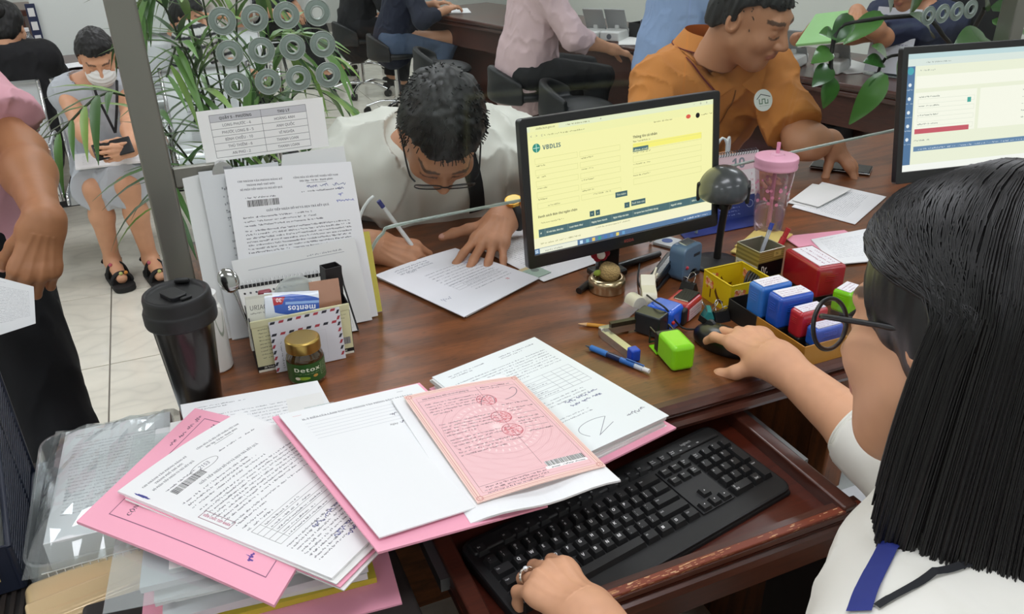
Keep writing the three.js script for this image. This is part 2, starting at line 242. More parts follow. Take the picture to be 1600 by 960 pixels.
// ---------------------------------------------------------------- the counter across the hall
const FC = { x: 2.93, z: -3.28, a: Math.atan2(.2468, .969) };     // a point on its public edge and its turn from the z axis
const fcp = (along, out, y) => { const s = Math.sin(FC.a), c = Math.cos(FC.a); return [FC.x + along * s + out * c, y, FC.z + along * c - out * s]; };  // along toward +z, out toward the clerks
{
  const t = thing('far_counter', 'long dark reddish wooden counter across the hall with stools along it', 'counter', [FC.x, 0, FC.z], FC.a);
  const L = 5.0, z0 = -3.6; const b = (w, h, d, x, y, z) => metric(box(w, h, d, x, y, z), 1.3);
  mesh('counter_top', b(.75, .045, L, .375, .757, z0 + L / 2), woodEdge, t);
  mesh('edge_moulding', metric(rbox(.05, .03, L, .012, .0, .765, z0 + L / 2), 1.3), woodEdge, t); mesh('edge_moulding', metric(rbox(.04, .03, L, .012, .012, .728, z0 + L / 2), 1.3), woodEdge, t);
  mesh('apron', b(.03, .16, L, .05, .64, z0 + L / 2), woodDark, t); mesh('front_panel', b(.03, .6, L, .3, .3, z0 + L / 2), woodDark, t); mesh('plinth', b(.05, .12, L, .27, .06, z0 + L / 2), woodEdge, t);
  for (let i = 0; i <= 4; i++) mesh('rib', b(.24, .6, .05, .17, .3, z0 + .1 + i * (L - .2) / 4), woodDark, t);
}
// ---------------------------------------------------------------- signed distance modelling (people)
function rc(a, b, ra, rb, k = .02) {        // tapered capsule
  const bx = b[0] - a[0], by = b[1] - a[1], bz = b[2] - a[2], l2 = Math.max(1e-9, bx * bx + by * by + bz * bz), rd = ra - rb, a2 = l2 - rd * rd, il = 1 / l2;
  const f = (x, y, z) => { const px = x - a[0], py = y - a[1], pz = z - a[2], yy = px * bx + py * by + pz * bz, zz = yy - l2, qx = px * l2 - bx * yy, qy = py * l2 - by * yy, qz = pz * l2 - bz * yy, x2 = qx * qx + qy * qy + qz * qz, y2 = yy * yy * l2, z2 = zz * zz * l2, kk = Math.sign(rd) * rd * rd * x2; if (Math.sign(zz) * a2 * z2 > kk) return Math.sqrt(x2 + z2) * il - rb; if (Math.sign(yy) * a2 * y2 < kk) return Math.sqrt(x2 + y2) * il - ra; return (Math.sqrt(x2 * Math.max(0, a2) * il) + yy * rd) * il - ra; };
  f.k = k; f.bb = [Math.min(a[0] - ra, b[0] - rb), Math.min(a[1] - ra, b[1] - rb), Math.min(a[2] - ra, b[2] - rb), Math.max(a[0] + ra, b[0] + rb), Math.max(a[1] + ra, b[1] + rb), Math.max(a[2] + ra, b[2] + rb)]; return f;
}
function ell(c, r, k = .02) { const m = Math.min(...r), f = (x, y, z) => { const X = (x - c[0]) / r[0], Y = (y - c[1]) / r[1], Z = (z - c[2]) / r[2], q = Math.sqrt(X * X + Y * Y + Z * Z); if (q < 1e-6) return -m; const X2 = X / r[0], Y2 = Y / r[1], Z2 = Z / r[2], g = Math.sqrt(X2 * X2 + Y2 * Y2 + Z2 * Z2); return q * (q - 1) / g; }; f.k = k; f.bb = [c[0] - r[0], c[1] - r[1], c[2] - r[2], c[0] + r[0], c[1] + r[1], c[2] + r[2]]; return f; }
const smin = (a, b, k) => { const h = Math.max(k - Math.abs(a - b), 0) / k; return Math.min(a, b) - h * h * k * .25; };
const smax = (a, b, k) => -smin(-a, -b, k);
function uni(list) { const f = (x, y, z) => { let d = 9; for (let i = 0; i < list.length; i++) { const q = list[i], e = q(x, y, z); d = d > 8 ? e : smin(d, e, q.k); } return d; }; f.bb = [0, 1, 2].map(i => Math.min(...list.map(q => q.bb[i]))).concat([3, 4, 5].map(i => Math.max(...list.map(q => q.bb[i])))); return f; }
// surface nets; colour(x,y,z,nx,ny,nz) -> linear rgb (optional)
function nets(f, cell, colour, pad = 0, bb = f.bb) {
  const lo = [0, 1, 2].map(i => bb[i] - pad - cell * 2), n = [0, 1, 2].map(i => Math.ceil((bb[i + 3] + pad + cell * 2 - lo[i]) / cell) + 1), [nx, ny, nz] = n, N = nx * ny * nz, F = new Float32Array(N);
  const B = 4, far = cell * B * 1.9;     // evaluate blocks only where the surface can be
  for (let k0 = 0; k0 < nz; k0 += B) for (let j0 = 0; j0 < ny; j0 += B) for (let i0 = 0; i0 < nx; i0 += B) {
    const c = f(lo[0] + (i0 + B / 2) * cell, lo[1] + (j0 + B / 2) * cell, lo[2] + (k0 + B / 2) * cell), skip = Math.abs(c) > far + .03;
    for (let k = k0; k < Math.min(nz, k0 + B); k++) for (let j = j0; j < Math.min(ny, j0 + B); j++) for (let i = i0; i < Math.min(nx, i0 + B); i++) F[i + nx * (j + ny * k)] = skip ? c : f(lo[0] + i * cell, lo[1] + j * cell, lo[2] + k * cell);
  }
  const id = new Int32Array(N).fill(-1), pos = [], idx = [];
  for (let k = 0; k < nz - 1; k++) for (let j = 0; j < ny - 1; j++) for (let i = 0; i < nx - 1; i++) {
    const o = i + nx * (j + ny * k); let m = 0, sx = 0, sy = 0, sz = 0, c = 0; const v = [F[o], F[o + 1], F[o + nx], F[o + nx + 1], F[o + nx * ny], F[o + nx * ny + 1], F[o + nx * ny + nx], F[o + nx * ny + nx + 1]];
    for (let q = 0; q < 8; q++) if (v[q] < 0) m |= 1 << q; if (m === 0 || m === 255) continue;
    for (let q = 0; q < 8; q++) for (const b of [1, 2, 4]) if (!(q & b)) { const w = q | b; if ((v[q] < 0) !== (v[w] < 0)) { const t = v[q] / (v[q] - v[w]); sx += (q & 1) + (b === 1 ? t : 0); sy += ((q >> 1) & 1) + (b === 2 ? t : 0); sz += ((q >> 2) & 1) + (b === 4 ? t : 0); c++; } }
    id[o] = pos.length / 3; pos.push(lo[0] + (i + sx / c) * cell, lo[1] + (j + sy / c) * cell, lo[2] + (k + sz / c) * cell);
  }
  const quad = (a, b, c, d, s) => { if (a < 0 || b < 0 || c < 0 || d < 0) return; s ? idx.push(a, b, c, a, c, d) : idx.push(a, c, b, a, d, c); };
  for (let k = 1; k < nz - 1; k++) for (let j = 1; j < ny - 1; j++) for (let i = 1; i < nx - 1; i++) {
    const o = i + nx * (j + ny * k), s = F[o] < 0; if (s !== (F[o + 1] < 0)) quad(id[o - nx - nx * ny], id[o - nx * ny], id[o], id[o - nx], s); if (s !== (F[o + nx] < 0)) quad(id[o - 1 - nx * ny], id[o - 1], id[o], id[o - nx * ny], s); if (s !== (F[o + nx * ny] < 0)) quad(id[o - 1 - nx], id[o - nx], id[o], id[o - 1], s);
  }
  const cnt = pos.length / 3, nor = new Float32Array(cnt * 3), col = colour ? new Float32Array(cnt * 3) : null, e = cell * .5;
  for (let i = 0; i < cnt; i++) { const x = pos[3 * i], y = pos[3 * i + 1], z = pos[3 * i + 2]; let a = f(x + e, y, z) - f(x - e, y, z), b = f(x, y + e, z) - f(x, y - e, z), c = f(x, y, z + e) - f(x, y, z - e); const l = Math.hypot(a, b, c) || 1; a /= l; b /= l; c /= l; nor.set([a, b, c], 3 * i); if (col) col.set(colour(x, y, z, a, b, c), 3 * i); }
  const g = new THREE.BufferGeometry(); g.setAttribute('position', new THREE.Float32BufferAttribute(pos, 3)); g.setAttribute('normal', new THREE.BufferAttribute(nor, 3)); if (col) g.setAttribute('color', new THREE.BufferAttribute(col, 3)); g.setIndex(idx); return g;
}
function joinC(list) { const gs = list.map(g => { const c = new THREE.BufferGeometry(); for (const k of ['position', 'normal', 'color']) c.setAttribute(k, g.attributes[k]); c.setIndex(g.index); return c; }); return mergeGeometries(gs); }
const lin = h => { const c = new THREE.Color(h); return [c.r, c.g, c.b]; };
const mix3 = (a, b, t) => [lerp(a[0], b[0], t), lerp(a[1], b[1], t), lerp(a[2], b[2], t)];
const sub = (a, b) => [a[0] - b[0], a[1] - b[1], a[2] - b[2]], add = (a, b, s = 1) => [a[0] + b[0] * s, a[1] + b[1] * s, a[2] + b[2] * s], dot = (a, b) => a[0] * b[0] + a[1] * b[1] + a[2] * b[2], len = a => Math.hypot(...a), nrm = a => { const l = len(a) || 1; return [a[0] / l, a[1] / l, a[2] / l]; }, crs = (a, b) => [a[1] * b[2] - a[2] * b[1], a[2] * b[0] - a[0] * b[2], a[0] * b[1] - a[1] * b[0]], mid = (a, b, t = .5) => [lerp(a[0], b[0], t), lerp(a[1], b[1], t), lerp(a[2], b[2], t)];
function frame(origin, fwd, up) { const z = nrm(fwd), x = nrm(crs(up, z)), y = crs(z, x); return { o: origin, x, y, z, w: p => add(add(add(origin, x, p[0]), y, p[1]), z, p[2]), l: (X, Y, Z) => { const d = [X - origin[0], Y - origin[1], Z - origin[2]]; return [dot(d, x), dot(d, y), dot(d, z)]; } }; }
function xform(g, fr, s = 1) { const m = new THREE.Matrix4().makeBasis(V(...fr.x), V(...fr.y), V(...fr.z)); m.scale(V(s, s, s)); m.setPosition(...fr.o); g.applyMatrix4(m); return g; }
// ---- head, local frame: x = left of the face seen from inside (its left), y up, z forward
function headField(o = {}) {
  const w = o.slim || 1, L = [
    ell([0, .032, -.016], [.074 * w, .088, .093], .02), ell([0, -.02, .03], [.062 * w, .088, .066], .03), rc([0, -.06, .028], [0, -.094, .062], .046 * w, .021, .03),
    rc([.045 * w, -.05, .012], [.016, -.092, .056], .026, .02, .03), rc([-.045 * w, -.05, .012], [-.016, -.092, .056], .026, .02, .03),
    ell([.038, -.026, .062], [.026, .024, .024], .02), ell([-.038, -.026, .062], [.026, .024, .024], .02),
    rc([-.034, .026, .078], [.034, .026, .078], .0125, .0125, .016), rc([0, .012, .088], [0, -.026, .110], .008, .0125, .012), ell([.0115, -.031, .1], [.0095, .008, .011], .008), ell([-.0115, -.031, .1], [.0095, .008, .011], .008),
    ell([0, -.052, .088], [.026, .008, .014], .012), ell([0, -.062, .087], [.022, .008, .014], .008), rc([0, -.05, -.03], [0, -(o.nl || .16), -.045], .058 - (o.nl ? .012 : 0), .055 - (o.nl ? .012 : 0), .03),
    ell([.077 * w, -.004, -.012], [.011, .031, .019], .008), ell([-.077 * w, -.004, -.012], [.011, .031, .019], .008)];
  const base = uni(L), e1 = ell([.031, .004, .1], [.019, .011, .016], .01), e2 = ell([-.031, .004, .1], [.019, .011, .016], .01), b1 = ell([.031, .002, .0765], [.015, .0135, .014], .004), b2 = ell([-.031, .002, .0765], [.015, .0135, .014], .004), m1 = rc([-.022, -.0575, .104], [.022, -.0575, .104], .002, .002), c1 = ell([.084 * w, -.002, -.008], [.006, .018, .009]), c2 = ell([-.084 * w, -.002, -.008], [.006, .018, .009]);
  const f = (x, y, z) => { let d = base(x, y, z); if (z > .05 && Math.abs(y) < .1) { d = smax(d, -e1(x, y, z), .012); d = smax(d, -e2(x, y, z), .012); d = smin(d, b1(x, y, z), .004); d = smin(d, b2(x, y, z), .004); d = smax(d, -m1(x, y, z), .004); } if (Math.abs(x) > .06) { d = smax(d, -c1(x, y, z), .004); d = smax(d, -c2(x, y, z), .004); } return d; };
  f.bb = [-.1, -.15, -.12, .1, .13, .13]; return f;
}
function headColour(skin, o = {}) {
  const s = lin(skin), lip = lin(o.lip || 0xa8645a), brow = lin(0x17110e), hairc = lin(o.hair || 0x0b0a0a);
  return (x, y, z) => {
    const n = noise.noise(x * 60, y * 60, z * 60) * .05 + noise.noise(x * 18 + 3, y * 18, z * 18) * .05; let c = s.map((v, i) => v * (1 + n * (i === 0 ? .7 : 1)));
    if (z > .05) { const ax = Math.abs(x); const by = .026 + .006 * Math.cos((ax - .034) * 60); if (ax > .012 && ax < .054 && Math.abs(y - by) < .0045) c = mix3(c, brow, .8); const ly = -.006 - .005 * Math.cos((ax - .031) * 90); if (ax > .014 && ax < .048 && Math.abs(y - ly) < .0022) c = mix3(c, brow, .85); if (y < -.047 && y > -.069 && ax < .027 * (1 - Math.pow((y + .058) / .013, 2) * .6)) c = mix3(c, lip, .75); c = mix3(c, lin(0xb0685a), .12 * Math.exp(-(Math.pow(ax - .04, 2) + Math.pow(y + .025, 2)) / .0006)); }
    return c;
  };
}
// short hair cap: hairline(x,y,z) < 0 keeps hair
function capHair(o = {}) {
  const th = o.th || .014, base = ell([0, .034, -.018], [.078 + th * .55, .091 + th, .095 + th * .7]), nape = ell([0, -.03, -.055], [.07, .07, .058]);
  const line = o.line || ((x, y, z) => { const ax = Math.abs(x); return Math.max(-(y - (.072 - (z > .0 ? 0 : 0))) * (z > .035 ? 1 : -9), 0) > 0 ? 1 : -1; });
  const f = (x, y, z) => { let d = smin(base(x, y, z), nape(x, y, z), .02); const n = noise.noise(x * 70, y * 30, z * 70) * .0035 + noise.noise(x * 25, y * 12, z * 25) * .005; d += n; return smax(d, line(x, y, z) + n, .006); };
  f.bb = [-.11, -.13, -.13, .11, .15, .11]; return f;
}
// hairline as a slanted plane set: front at fy (height at the forehead), sideburn at the ears, nape at ny
function hairLine(fy = .062, sy = -.012, ny = -.07) { return (x, y, z) => { const ax = Math.abs(x); const lim = z > .05 ? fy : z > -.005 ? lerp(sy + .03, fy, Math.pow((z + .005) / .055, .6)) : lerp(sy, ny, clamp((-.005 - z) / .055, 0, 1)); return (lim - y) * .75; }; }
// ---- hand, local frame: x toward the thumb, y along the fingers, z out of the back of the hand
const FING = [{ b: [.027, .088, 0], l: [.041, .025, .02], r: [.0098, .0086, .0078, .0066] }, { b: [.008, .093, .002], l: [.046, .029, .021], r: [.01, .0088, .008, .0067] }, { b: [-.0115, .088, .001], l: [.043, .027, .021], r: [.0095, .0083, .0076, .0064] }, { b: [-.029, .079, -.003], l: [.034, .021, .018], r: [.0086, .0074, .0066, .0057] }];
function handField(o = {}) {
  // o.c: per finger [mcp, pip, dip] bend in degrees; o.s: per finger spread (deg, + toward thumb); o.t: thumb {out, fwd, down, bend}
  const sc = o.scale || 1, S = v => v.map(q => q * sc), palm = [], fingers = [], tips = [];
  const c = o.c || [[15, 25, 15], [18, 28, 15], [20, 30, 18], [24, 32, 18]], s = o.s || [6, 1, -4, -10];
  palm.push(rc(S([0, -.006, -.001]), S([0, .012, 0]), .0255 * sc, .0245 * sc, .02)); palm.push(rc(S([.008, -.004, 0]), S([.01, .01, 0]), .019 * sc, .019 * sc, .02)); palm.push(rc(S([-.008, -.004, 0]), S([-.01, .01, 0]), .019 * sc, .019 * sc, .02)); if (o.arm) palm.push(rc(o.arm[0], o.arm[1], o.arm[2], o.arm[3], .024));
  FING.forEach((F, i) => { palm.push(rc(S([F.b[0] * .55, .012, 0]), S([F.b[0], F.b[1] - .004, F.b[2]]), .0150 * sc, .0118 * sc, .014)); });
  for (let i = 0; i < 3; i++) palm.push(rc(S(FING[i].b.map((q, k) => q - (k == 1 ? .012 : 0))), S(FING[i + 1].b.map((q, k) => q - (k == 1 ? .012 : 0))), .0095 * sc, .009 * sc, .012));
  const T = Object.assign({ out: 40, down: 25, b1: 12, b2: 18, fwd: 0 }, o.t || {});
  FING.forEach((F, i) => {
    let p = F.b.slice(), ang = 0; const sp = R(s[i]), L = []; const seg = [p];
    for (let k = 0; k < 3; k++) { ang += R(c[i][k]); const d = [Math.sin(sp) * Math.cos(ang), Math.cos(sp) * Math.cos(ang), -Math.sin(ang)]; const q = add(p, d, F.l[k]); L.push(rc(S(p), S(q), F.r[k] * sc, F.r[k + 1] * sc, .0045)); p = q; seg.push(q); }
    tips.push({ p: S(p), a: S(seg[2]), r: F.r[3] * sc, ang }); fingers.push(uni(L));
  });
  { // thumb
    let p = [.020, .018, -.008], az = R(T.out), dn = R(T.down); const L = [rc(S([.01, .01, -.004]), S(p), .018 * sc, .0165 * sc, .012)], ls = [.044, .032, .026], rs = [.0155, .0112, .0098, .0078]; let d, seg = [p];
    for (let k = 0; k < 3; k++) { d = [Math.sin(az) * Math.cos(dn), Math.cos(az) * Math.cos(dn), -Math.sin(dn)]; const q = add(p, d, ls[k]); L.push(rc(S(p), S(q), rs[k] * sc, rs[k + 1] * sc, .008)); p = q; seg.push(q); az -= R(k == 0 ? T.b1 : T.b2); dn += R(T.fwd); }
    tips.push({ p: S(p), a: S(seg[2]), r: .0078 * sc, ang: 0 }); const th = uni(L); th.k = .016; palm.push(th);
  }
  const pf = uni(palm); const f = (x, y, z) => { let d = pf(x, y, z); let m = 9; for (const q of fingers) { const e = q(x, y, z); m = m > 8 ? e : smin(m, e, .0022); } d = smin(d, m, .009); if (z > 0 && y > .02 * sc && y < .1 * sc) { for (let i = 0; i < 4; i++) { const bx = FING[i].b[0] * sc * (.4 + .6 * y / (.09 * sc)), q = (x - bx) / (.0035 * sc); d -= .0011 * Math.exp(-q * q); } } return d; };
  f.bb = [0, 1, 2].map(i => Math.min(pf.bb[i], ...fingers.map(q => q.bb[i]))).concat([3, 4, 5].map(i => Math.max(pf.bb[i], ...fingers.map(q => q.bb[i])))); if (!o.arm) f.bb[1] = -.035 * sc; f.tips = tips; return f;
}
function handMesh(o, skin, cell) {
  const f = handField(o), s = lin(skin), nail = lin(o.nail || 0xd9a79a), kn = lin(0xa9685a);
  const A = o.arm, C = A ? mid(A[0], A[1], .22) : [0, -.034 * (o.scale || 1), 0], N = A ? nrm(sub(A[1], A[0])) : [0, 1, 0];
  const g = nets((x, y, z) => Math.max(f(x, y, z), -((x - C[0]) * N[0] + (y - C[1]) * N[1] + (z - C[2]) * N[2])), cell, (x, y, z, nx, ny, nz) => {
    const n = noise.noise(x * 90, y * 90, z * 90) * .05 + noise.noise(x * 30, y * 30 + 5, z * 30) * .05; let c = s.map(v => v * (1 + n));
    for (const t of f.tips) { const d = Math.hypot(x - t.p[0], y - t.p[1], z - t.p[2]); if (d < .012) { c = mix3(c, kn, .25 * (1 - d / .012)); const up = [-(t.p[1] - t.a[1]) * 0, 0, 1]; const ax = nrm(sub(t.p, t.a)), b = nrm(sub([0, 0, 1], ax.map(v => v * ax[2]))); const h = dot([nx, ny, nz], b); if (h > .55 && d < .0095 && dot(sub([x, y, z], t.p), ax) > -.004) c = mix3(c, nail, .7); } }
    return c;
  }, .012, f.bb); return g;
}
// hand frame in the world: wrist, finger direction, back-of-hand normal, side (+1 = right hand)
function handFrame(wrist, dir, back, side) { const y = nrm(dir), z = nrm(sub(back, y.map(v => v * dot(back, y)))), x = crs(y, z); return { o: wrist, x: x.map(v => -v * side), y, z, m: side }; }
function placeHand(g, fr) {   // thumb axis: for a right hand with palm down and fingers forward the thumb is on the left
  const p = g.attributes.position, n = g.attributes.normal; for (let i = 0; i < p.count; i++) { const a = [p.getX(i), p.getY(i), p.getZ(i)], b = [n.getX(i), n.getY(i), n.getZ(i)]; const w = add(add(add(fr.o, fr.x, a[0]), fr.y, a[1]), fr.z, a[2]), m = add(add([fr.x[0] * b[0], fr.x[1] * b[0], fr.x[2] * b[0]], fr.y, b[1]), fr.z, b[2]); p.setXYZ(i, ...w); n.setXYZ(i, ...m); }
  if (dot(crs(fr.x, fr.y), fr.z) < 0) { const id = g.index.array; for (let i = 0; i < id.length; i += 3) { const t = id[i]; id[i] = id[i + 1]; id[i + 1] = t; } } return g;
}
// ---- pose: joints from a few measures. side 1 = right, -1 = left
function ik(a, t, l1, l2, pole) { const d = sub(t, a), L = Math.min(len(d), (l1 + l2) * .999), u = nrm(d), x = (l1 * l1 - l2 * l2 + L * L) / (2 * L), h = Math.sqrt(Math.max(0, l1 * l1 - x * x)), q = nrm(sub(pole, u.map(v => v * dot(pole, u)))); return add(add(a, u, x), q, h); }
function pose(o) {
  const s = o.s || 1, f = nrm([Math.sin(o.yaw), 0, Math.cos(o.yaw)]), r = crs(f, [0, 1, 0]), le = o.lean || 0, up = nrm([f[0] * Math.sin(le), Math.cos(le), f[2] * Math.sin(le)]), J = { f, r, up, s };
  J.pelvis = o.hip; J.chest = add(J.pelvis, up, .30 * s); J.neck = add(J.pelvis, up, .50 * s); if (o.hunch) J.neck = add(J.neck, f, o.hunch * s);
  const w = (o.wide || .175) * s; J.shR = add(add(J.neck, r, w), up, -.055 * s); J.shL = add(add(J.neck, r, -w), up, -.055 * s);
  const hw = (o.hw || .09) * s; J.hipR = add(J.pelvis, r, hw); J.hipL = add(J.pelvis, r, -hw);
  const hf = o.look || f, hu = o.headUp || [0, 1, 0]; J.head = o.head || add(add(J.neck, up, .145 * s), hf, .03 * s); J.hf = nrm(hf); J.hu = hu;
  if (o.sit !== false) { const kn = o.knee || .42, th = o.spread || .06; for (const [k, sg] of [['R', 1], ['L', -1]]) { J['kn' + k] = add(add(J['hip' + k], f, kn * s), r, sg * th); J['kn' + k][1] = J.pelvis[1] + (o.kneeUp || .02); J['an' + k] = add([J['kn' + k][0], (o.floor || 0) + .07, J['kn' + k][2]], f, o.foot ?? .02); } }
  else for (const [k, sg] of [['R', 1], ['L', -1]]) { J['kn' + k] = add(add(J['hip' + k], [0, -1, 0], .42 * s), f, .03); J['an' + k] = add(add(J['kn' + k], [0, -1, 0], .40 * s), f, -.04); J['an' + k][1] = Math.max(.07, J['an' + k][1]); }
  for (const k of ['R', 'L']) J['to' + k] = add(add(J['an' + k], f, .15 * s), [0, -1, 0], .035);
  const sg = { R: 1, L: -1 }; for (const k of ['R', 'L']) { const h = o['hand' + k] || add(add(J['hip' + k], f, .3 * s), r, sg[k] * .06); J['wr' + k] = h; J['el' + k] = ik(J['sh' + k], h, .29 * s, .25 * s, o['pole' + k] || add(r.map(v => v * sg[k] * .6), [0, -1, 0], .8)); }
  return Object.assign(J, o.set || {});
}
// clothing field along limbs; cut planes end the cloth cleanly
function cutRc(a, b, ra, rb, t, k = .03) { const e = mid(a, b, t), d = nrm(sub(b, a)), g = rc(a, b, ra, rb, k), f = (x, y, z) => Math.max(g(x, y, z), (x - e[0]) * d[0] + (y - e[1]) * d[1] + (z - e[2]) * d[2]); f.k = k; f.bb = g.bb; return f; }
function clothNoise(amp, fr, seed) { return (x, y, z) => { const w = noise.noise(x * fr * .7, y * fr * .7 + seed, z * fr * .7) * .6; return amp * (noise.noise(x * fr + seed, y * fr * .55, z * fr) - .75 * Math.pow(1 - Math.min(1, 1.6 * Math.abs(noise.noise(x * fr * 1.3 + w, y * fr * .8 + seed + w, z * fr * 1.3))), 3) + .35 * noise.noise(x * fr * 3, y * fr * 1.6 + seed, z * fr * 3)); }; }
function torsoBones(J, g) {
  const s = J.s, B = []; const a = mid(J.neck, J.shR, .55), b = mid(J.neck, J.shL, .55), dn = J.up.map(v => -v * .06 * s), F = J.f;
  B.push(rc(add(a, dn), add(mid(J.pelvis, J.hipR, .6), J.up, .02), .098 * s + g, .105 * s + g, .06)); B.push(rc(add(b, dn), add(mid(J.pelvis, J.hipL, .6), J.up, .02), .098 * s + g, .105 * s + g, .06));
  B.push(rc(J.shR, J.shL, .056 * s + g, .056 * s + g, .05)); B.push(rc(add(J.neck, J.up, -.07 * s), add(J.pelvis, J.up, .12 * s), .11 * s + g, .115 * s + g, .06)); B.push(rc(add(J.neck, J.up, -.03 * s), J.shR, .056 * s + g * .6, .05 * s + g, .04)); B.push(rc(add(J.neck, J.up, -.03 * s), J.shL, .056 * s + g * .6, .05 * s + g, .04)); return B;
}
function person(o) {
  const J = o.J, s = J.s, base = [J.pelvis[0], o.baseY ?? 0, J.pelvis[2]], t = thing('person', o.label, 'person', base, 0, o.group), off = g => { g.translate(-base[0], -base[1], -base[2]); return g; };
  const cell = o.cell || .014, hc = o.headCell || .004, sk = lin(o.skin), skc = (x, y, z) => { const n = noise.noise(x * 30, y * 30, z * 30) * .06; return sk.map(v => v * (1 + n)); };
  const skinMat = new THREE.MeshPhysicalMaterial({ vertexColors: true, roughness: .52, sheen: .15, sheenRoughness: .5, sheenColor: new THREE.Color(0xffc9b0) }), geos = [];
  const B = torsoBones(J, 0); const hb = J.head, hfr = frame(J.head, J.hf, J.hu); const jaw = hfr.w([0, -.07, -.03]);
  B.push(rc(add(J.neck, J.up, -.03), jaw, .056 * s, .054 * s, .03));
  const arms = {}; for (const k of ['R', 'L']) { const A = [rc(J['sh' + k], J['el' + k], .05 * s, .041 * s, .03), rc(J['el' + k], mid(J['el' + k], J['wr' + k], .35), .041 * s, .043 * s, .03), rc(mid(J['el' + k], J['wr' + k], .35), mid(J['el' + k], J['wr' + k], .62), .043 * s, lerp(.043, .0265, .27 / .65) * s, .03)]; if ((o.hands || {})[k] === null) A.push(rc(mid(J['el' + k], J['wr' + k], .62), J['wr' + k], .036 * s, .0265 * s)); arms[k] = uni(A); arms[k].k = .03; if (!o.fineArm) B.push(...A); }
  if (o.legs !== false) for (const k of ['R', 'L']) B.push(rc(J['hip' + k], J['kn' + k], .085 * s, .056 * s, .05), rc(J['kn' + k], mid(J['kn' + k], J['an' + k], .35), .054 * s, .056 * s, .03), rc(mid(J['kn' + k], J['an' + k], .35), J['an' + k], .056 * s, .036 * s, .03), rc(J['an' + k], J['to' + k], .036, .026, .03));
  geos.push(nets(uni(B), cell, skc, .015)); if (o.fineArm) for (const k of ['R', 'L']) geos.push(nets(arms[k], o.fineArm, skc, .012));
  geos.push(xform(nets(headField(o.headShape), hc, headColour(o.skin, o.face || {})), hfr, s * (o.headScale || 1)));
  for (const [k, sg] of [['R', 1], ['L', -1]]) { const h = (o.hands || {})[k]; if (h === null) continue; const H = h || {}; const dir = H.dir || nrm(sub(J['wr' + k], J['el' + k])), bk = H.back || [0, 1, 0]; const fr = handFrame(add(J['wr' + k], nrm(dir), .006), dir, bk, sg); const tl = q => { const d = sub(q, fr.o); return [dot(d, fr.x), dot(d, fr.y), dot(d, fr.z)]; }, arm = [tl(mid(J['el' + k], J['wr' + k], .35)), tl(J['wr' + k]), .043 * s, .0265 * s]; geos.push(placeHand(handMesh({ ...H, arm, scale: (H.scale || 1) * s }, o.skin, H.cell || .004), fr)); }
  const body = mesh('body', off(joinC(geos)), skinMat, t);
  if (o.hair) { const h = o.hair, f = h.field || capHair({ th: h.th, line: hairLine(h.fy, h.sy, h.ny) }); const g = off(xform(nets(f, hc * .9), hfr, s * (o.headScale || 1))); const list = [g]; if (h.extra) for (const q of h.extra()) list.push(off(xform(q, hfr, s * (o.headScale || 1)))); const m = list.length > 1 ? merge(list) : g; mesh('hair', m, h.mat || P(h.color || 0x0b0a0a, .5), t); }
  if (o.shirt) {
    const c = o.shirt, g = c.fit ?? .014, L = torsoBones(J, g), sl = c.sleeve ?? .8, ex = c.flare || 0; const w1 = .054 * s + g * .7, w2 = .047 * s + g * .7 + ex;
    for (const k of ['R', 'L']) { const A = J['sh' + k], E = J['el' + k], W = J['wr' + k]; const slk = c['sleeve' + k] ?? sl; if (slk <= 0) continue; if (slk <= 1) L.push(cutRc(A, E, w1, w2, slk)); else { L.push(rc(A, E, w1, w2, .03)); L.push(cutRc(E, W, w2, .036 * s + g * .6, slk - 1)); } }
    if (c.hem) L.push(rc(add(J.pelvis, J.up, .05), add(J.pelvis, J.up, -c.hem), .14 * s + g, .145 * s + g, .05));
    const f0 = uni(L), nz = clothNoise(c.fold ?? .008, c.freq || 11, c.seed || 1), nk = J.neck, up = nrm(add(J.up, J.f, .35)), hem = c.hemY; const ng = rc(add(J.neck, J.up, -.05), jaw, .060 * s, .060 * s), nj = sub(jaw, J.neck), na = nrm(add(J.up, nrm(nj), .6));
    const f = (x, y, z) => { let d = f0(x, y, z) + nz(x, y, z); { const X = x - nk[0], Y = y - nk[1], Z = z - nk[2], pl = X * J.up[0] + Y * J.up[1] + Z * J.up[2] - (c.neck ?? .015), q = X * na[0] + Y * na[1] + Z * na[2], rad = Math.hypot(X - q * na[0], Y - q * na[1], Z - q * na[2]); d = Math.max(d, Math.min(pl, .105 * s - rad)); } d = Math.max(d, -ng(x, y, z)); if (hem !== undefined) d = Math.max(d, hem - y); return d; }; f.bb = f0.bb; o.cloth = f;
    const m = mesh(c.name || 'shirt', off(nets(f, c.cell || cell * .8, c.colour, .01)), c.mat || M(c.color, .85, c.colour ? { vertexColors: true } : {}), t); if (c.label) m.userData.label = c.label;
    if (c.collar) { const n = J.neck, fr = frame(add(n, J.up, .012), J.f, J.up), pts = []; for (let i = 0; i < 22; i++) { const a = i / 22 * 6.2832; pts.push(V(...fr.w([Math.sin(a) * .066 * s, -.012 - .018 * Math.cos(a), Math.cos(a) * .072 * s - .004]))); } const cg = tube(pts, .0105, 60, 8, true); mesh('collar', off(cg), c.collarMat || c.mat || M(c.color, .85), t); }
  }
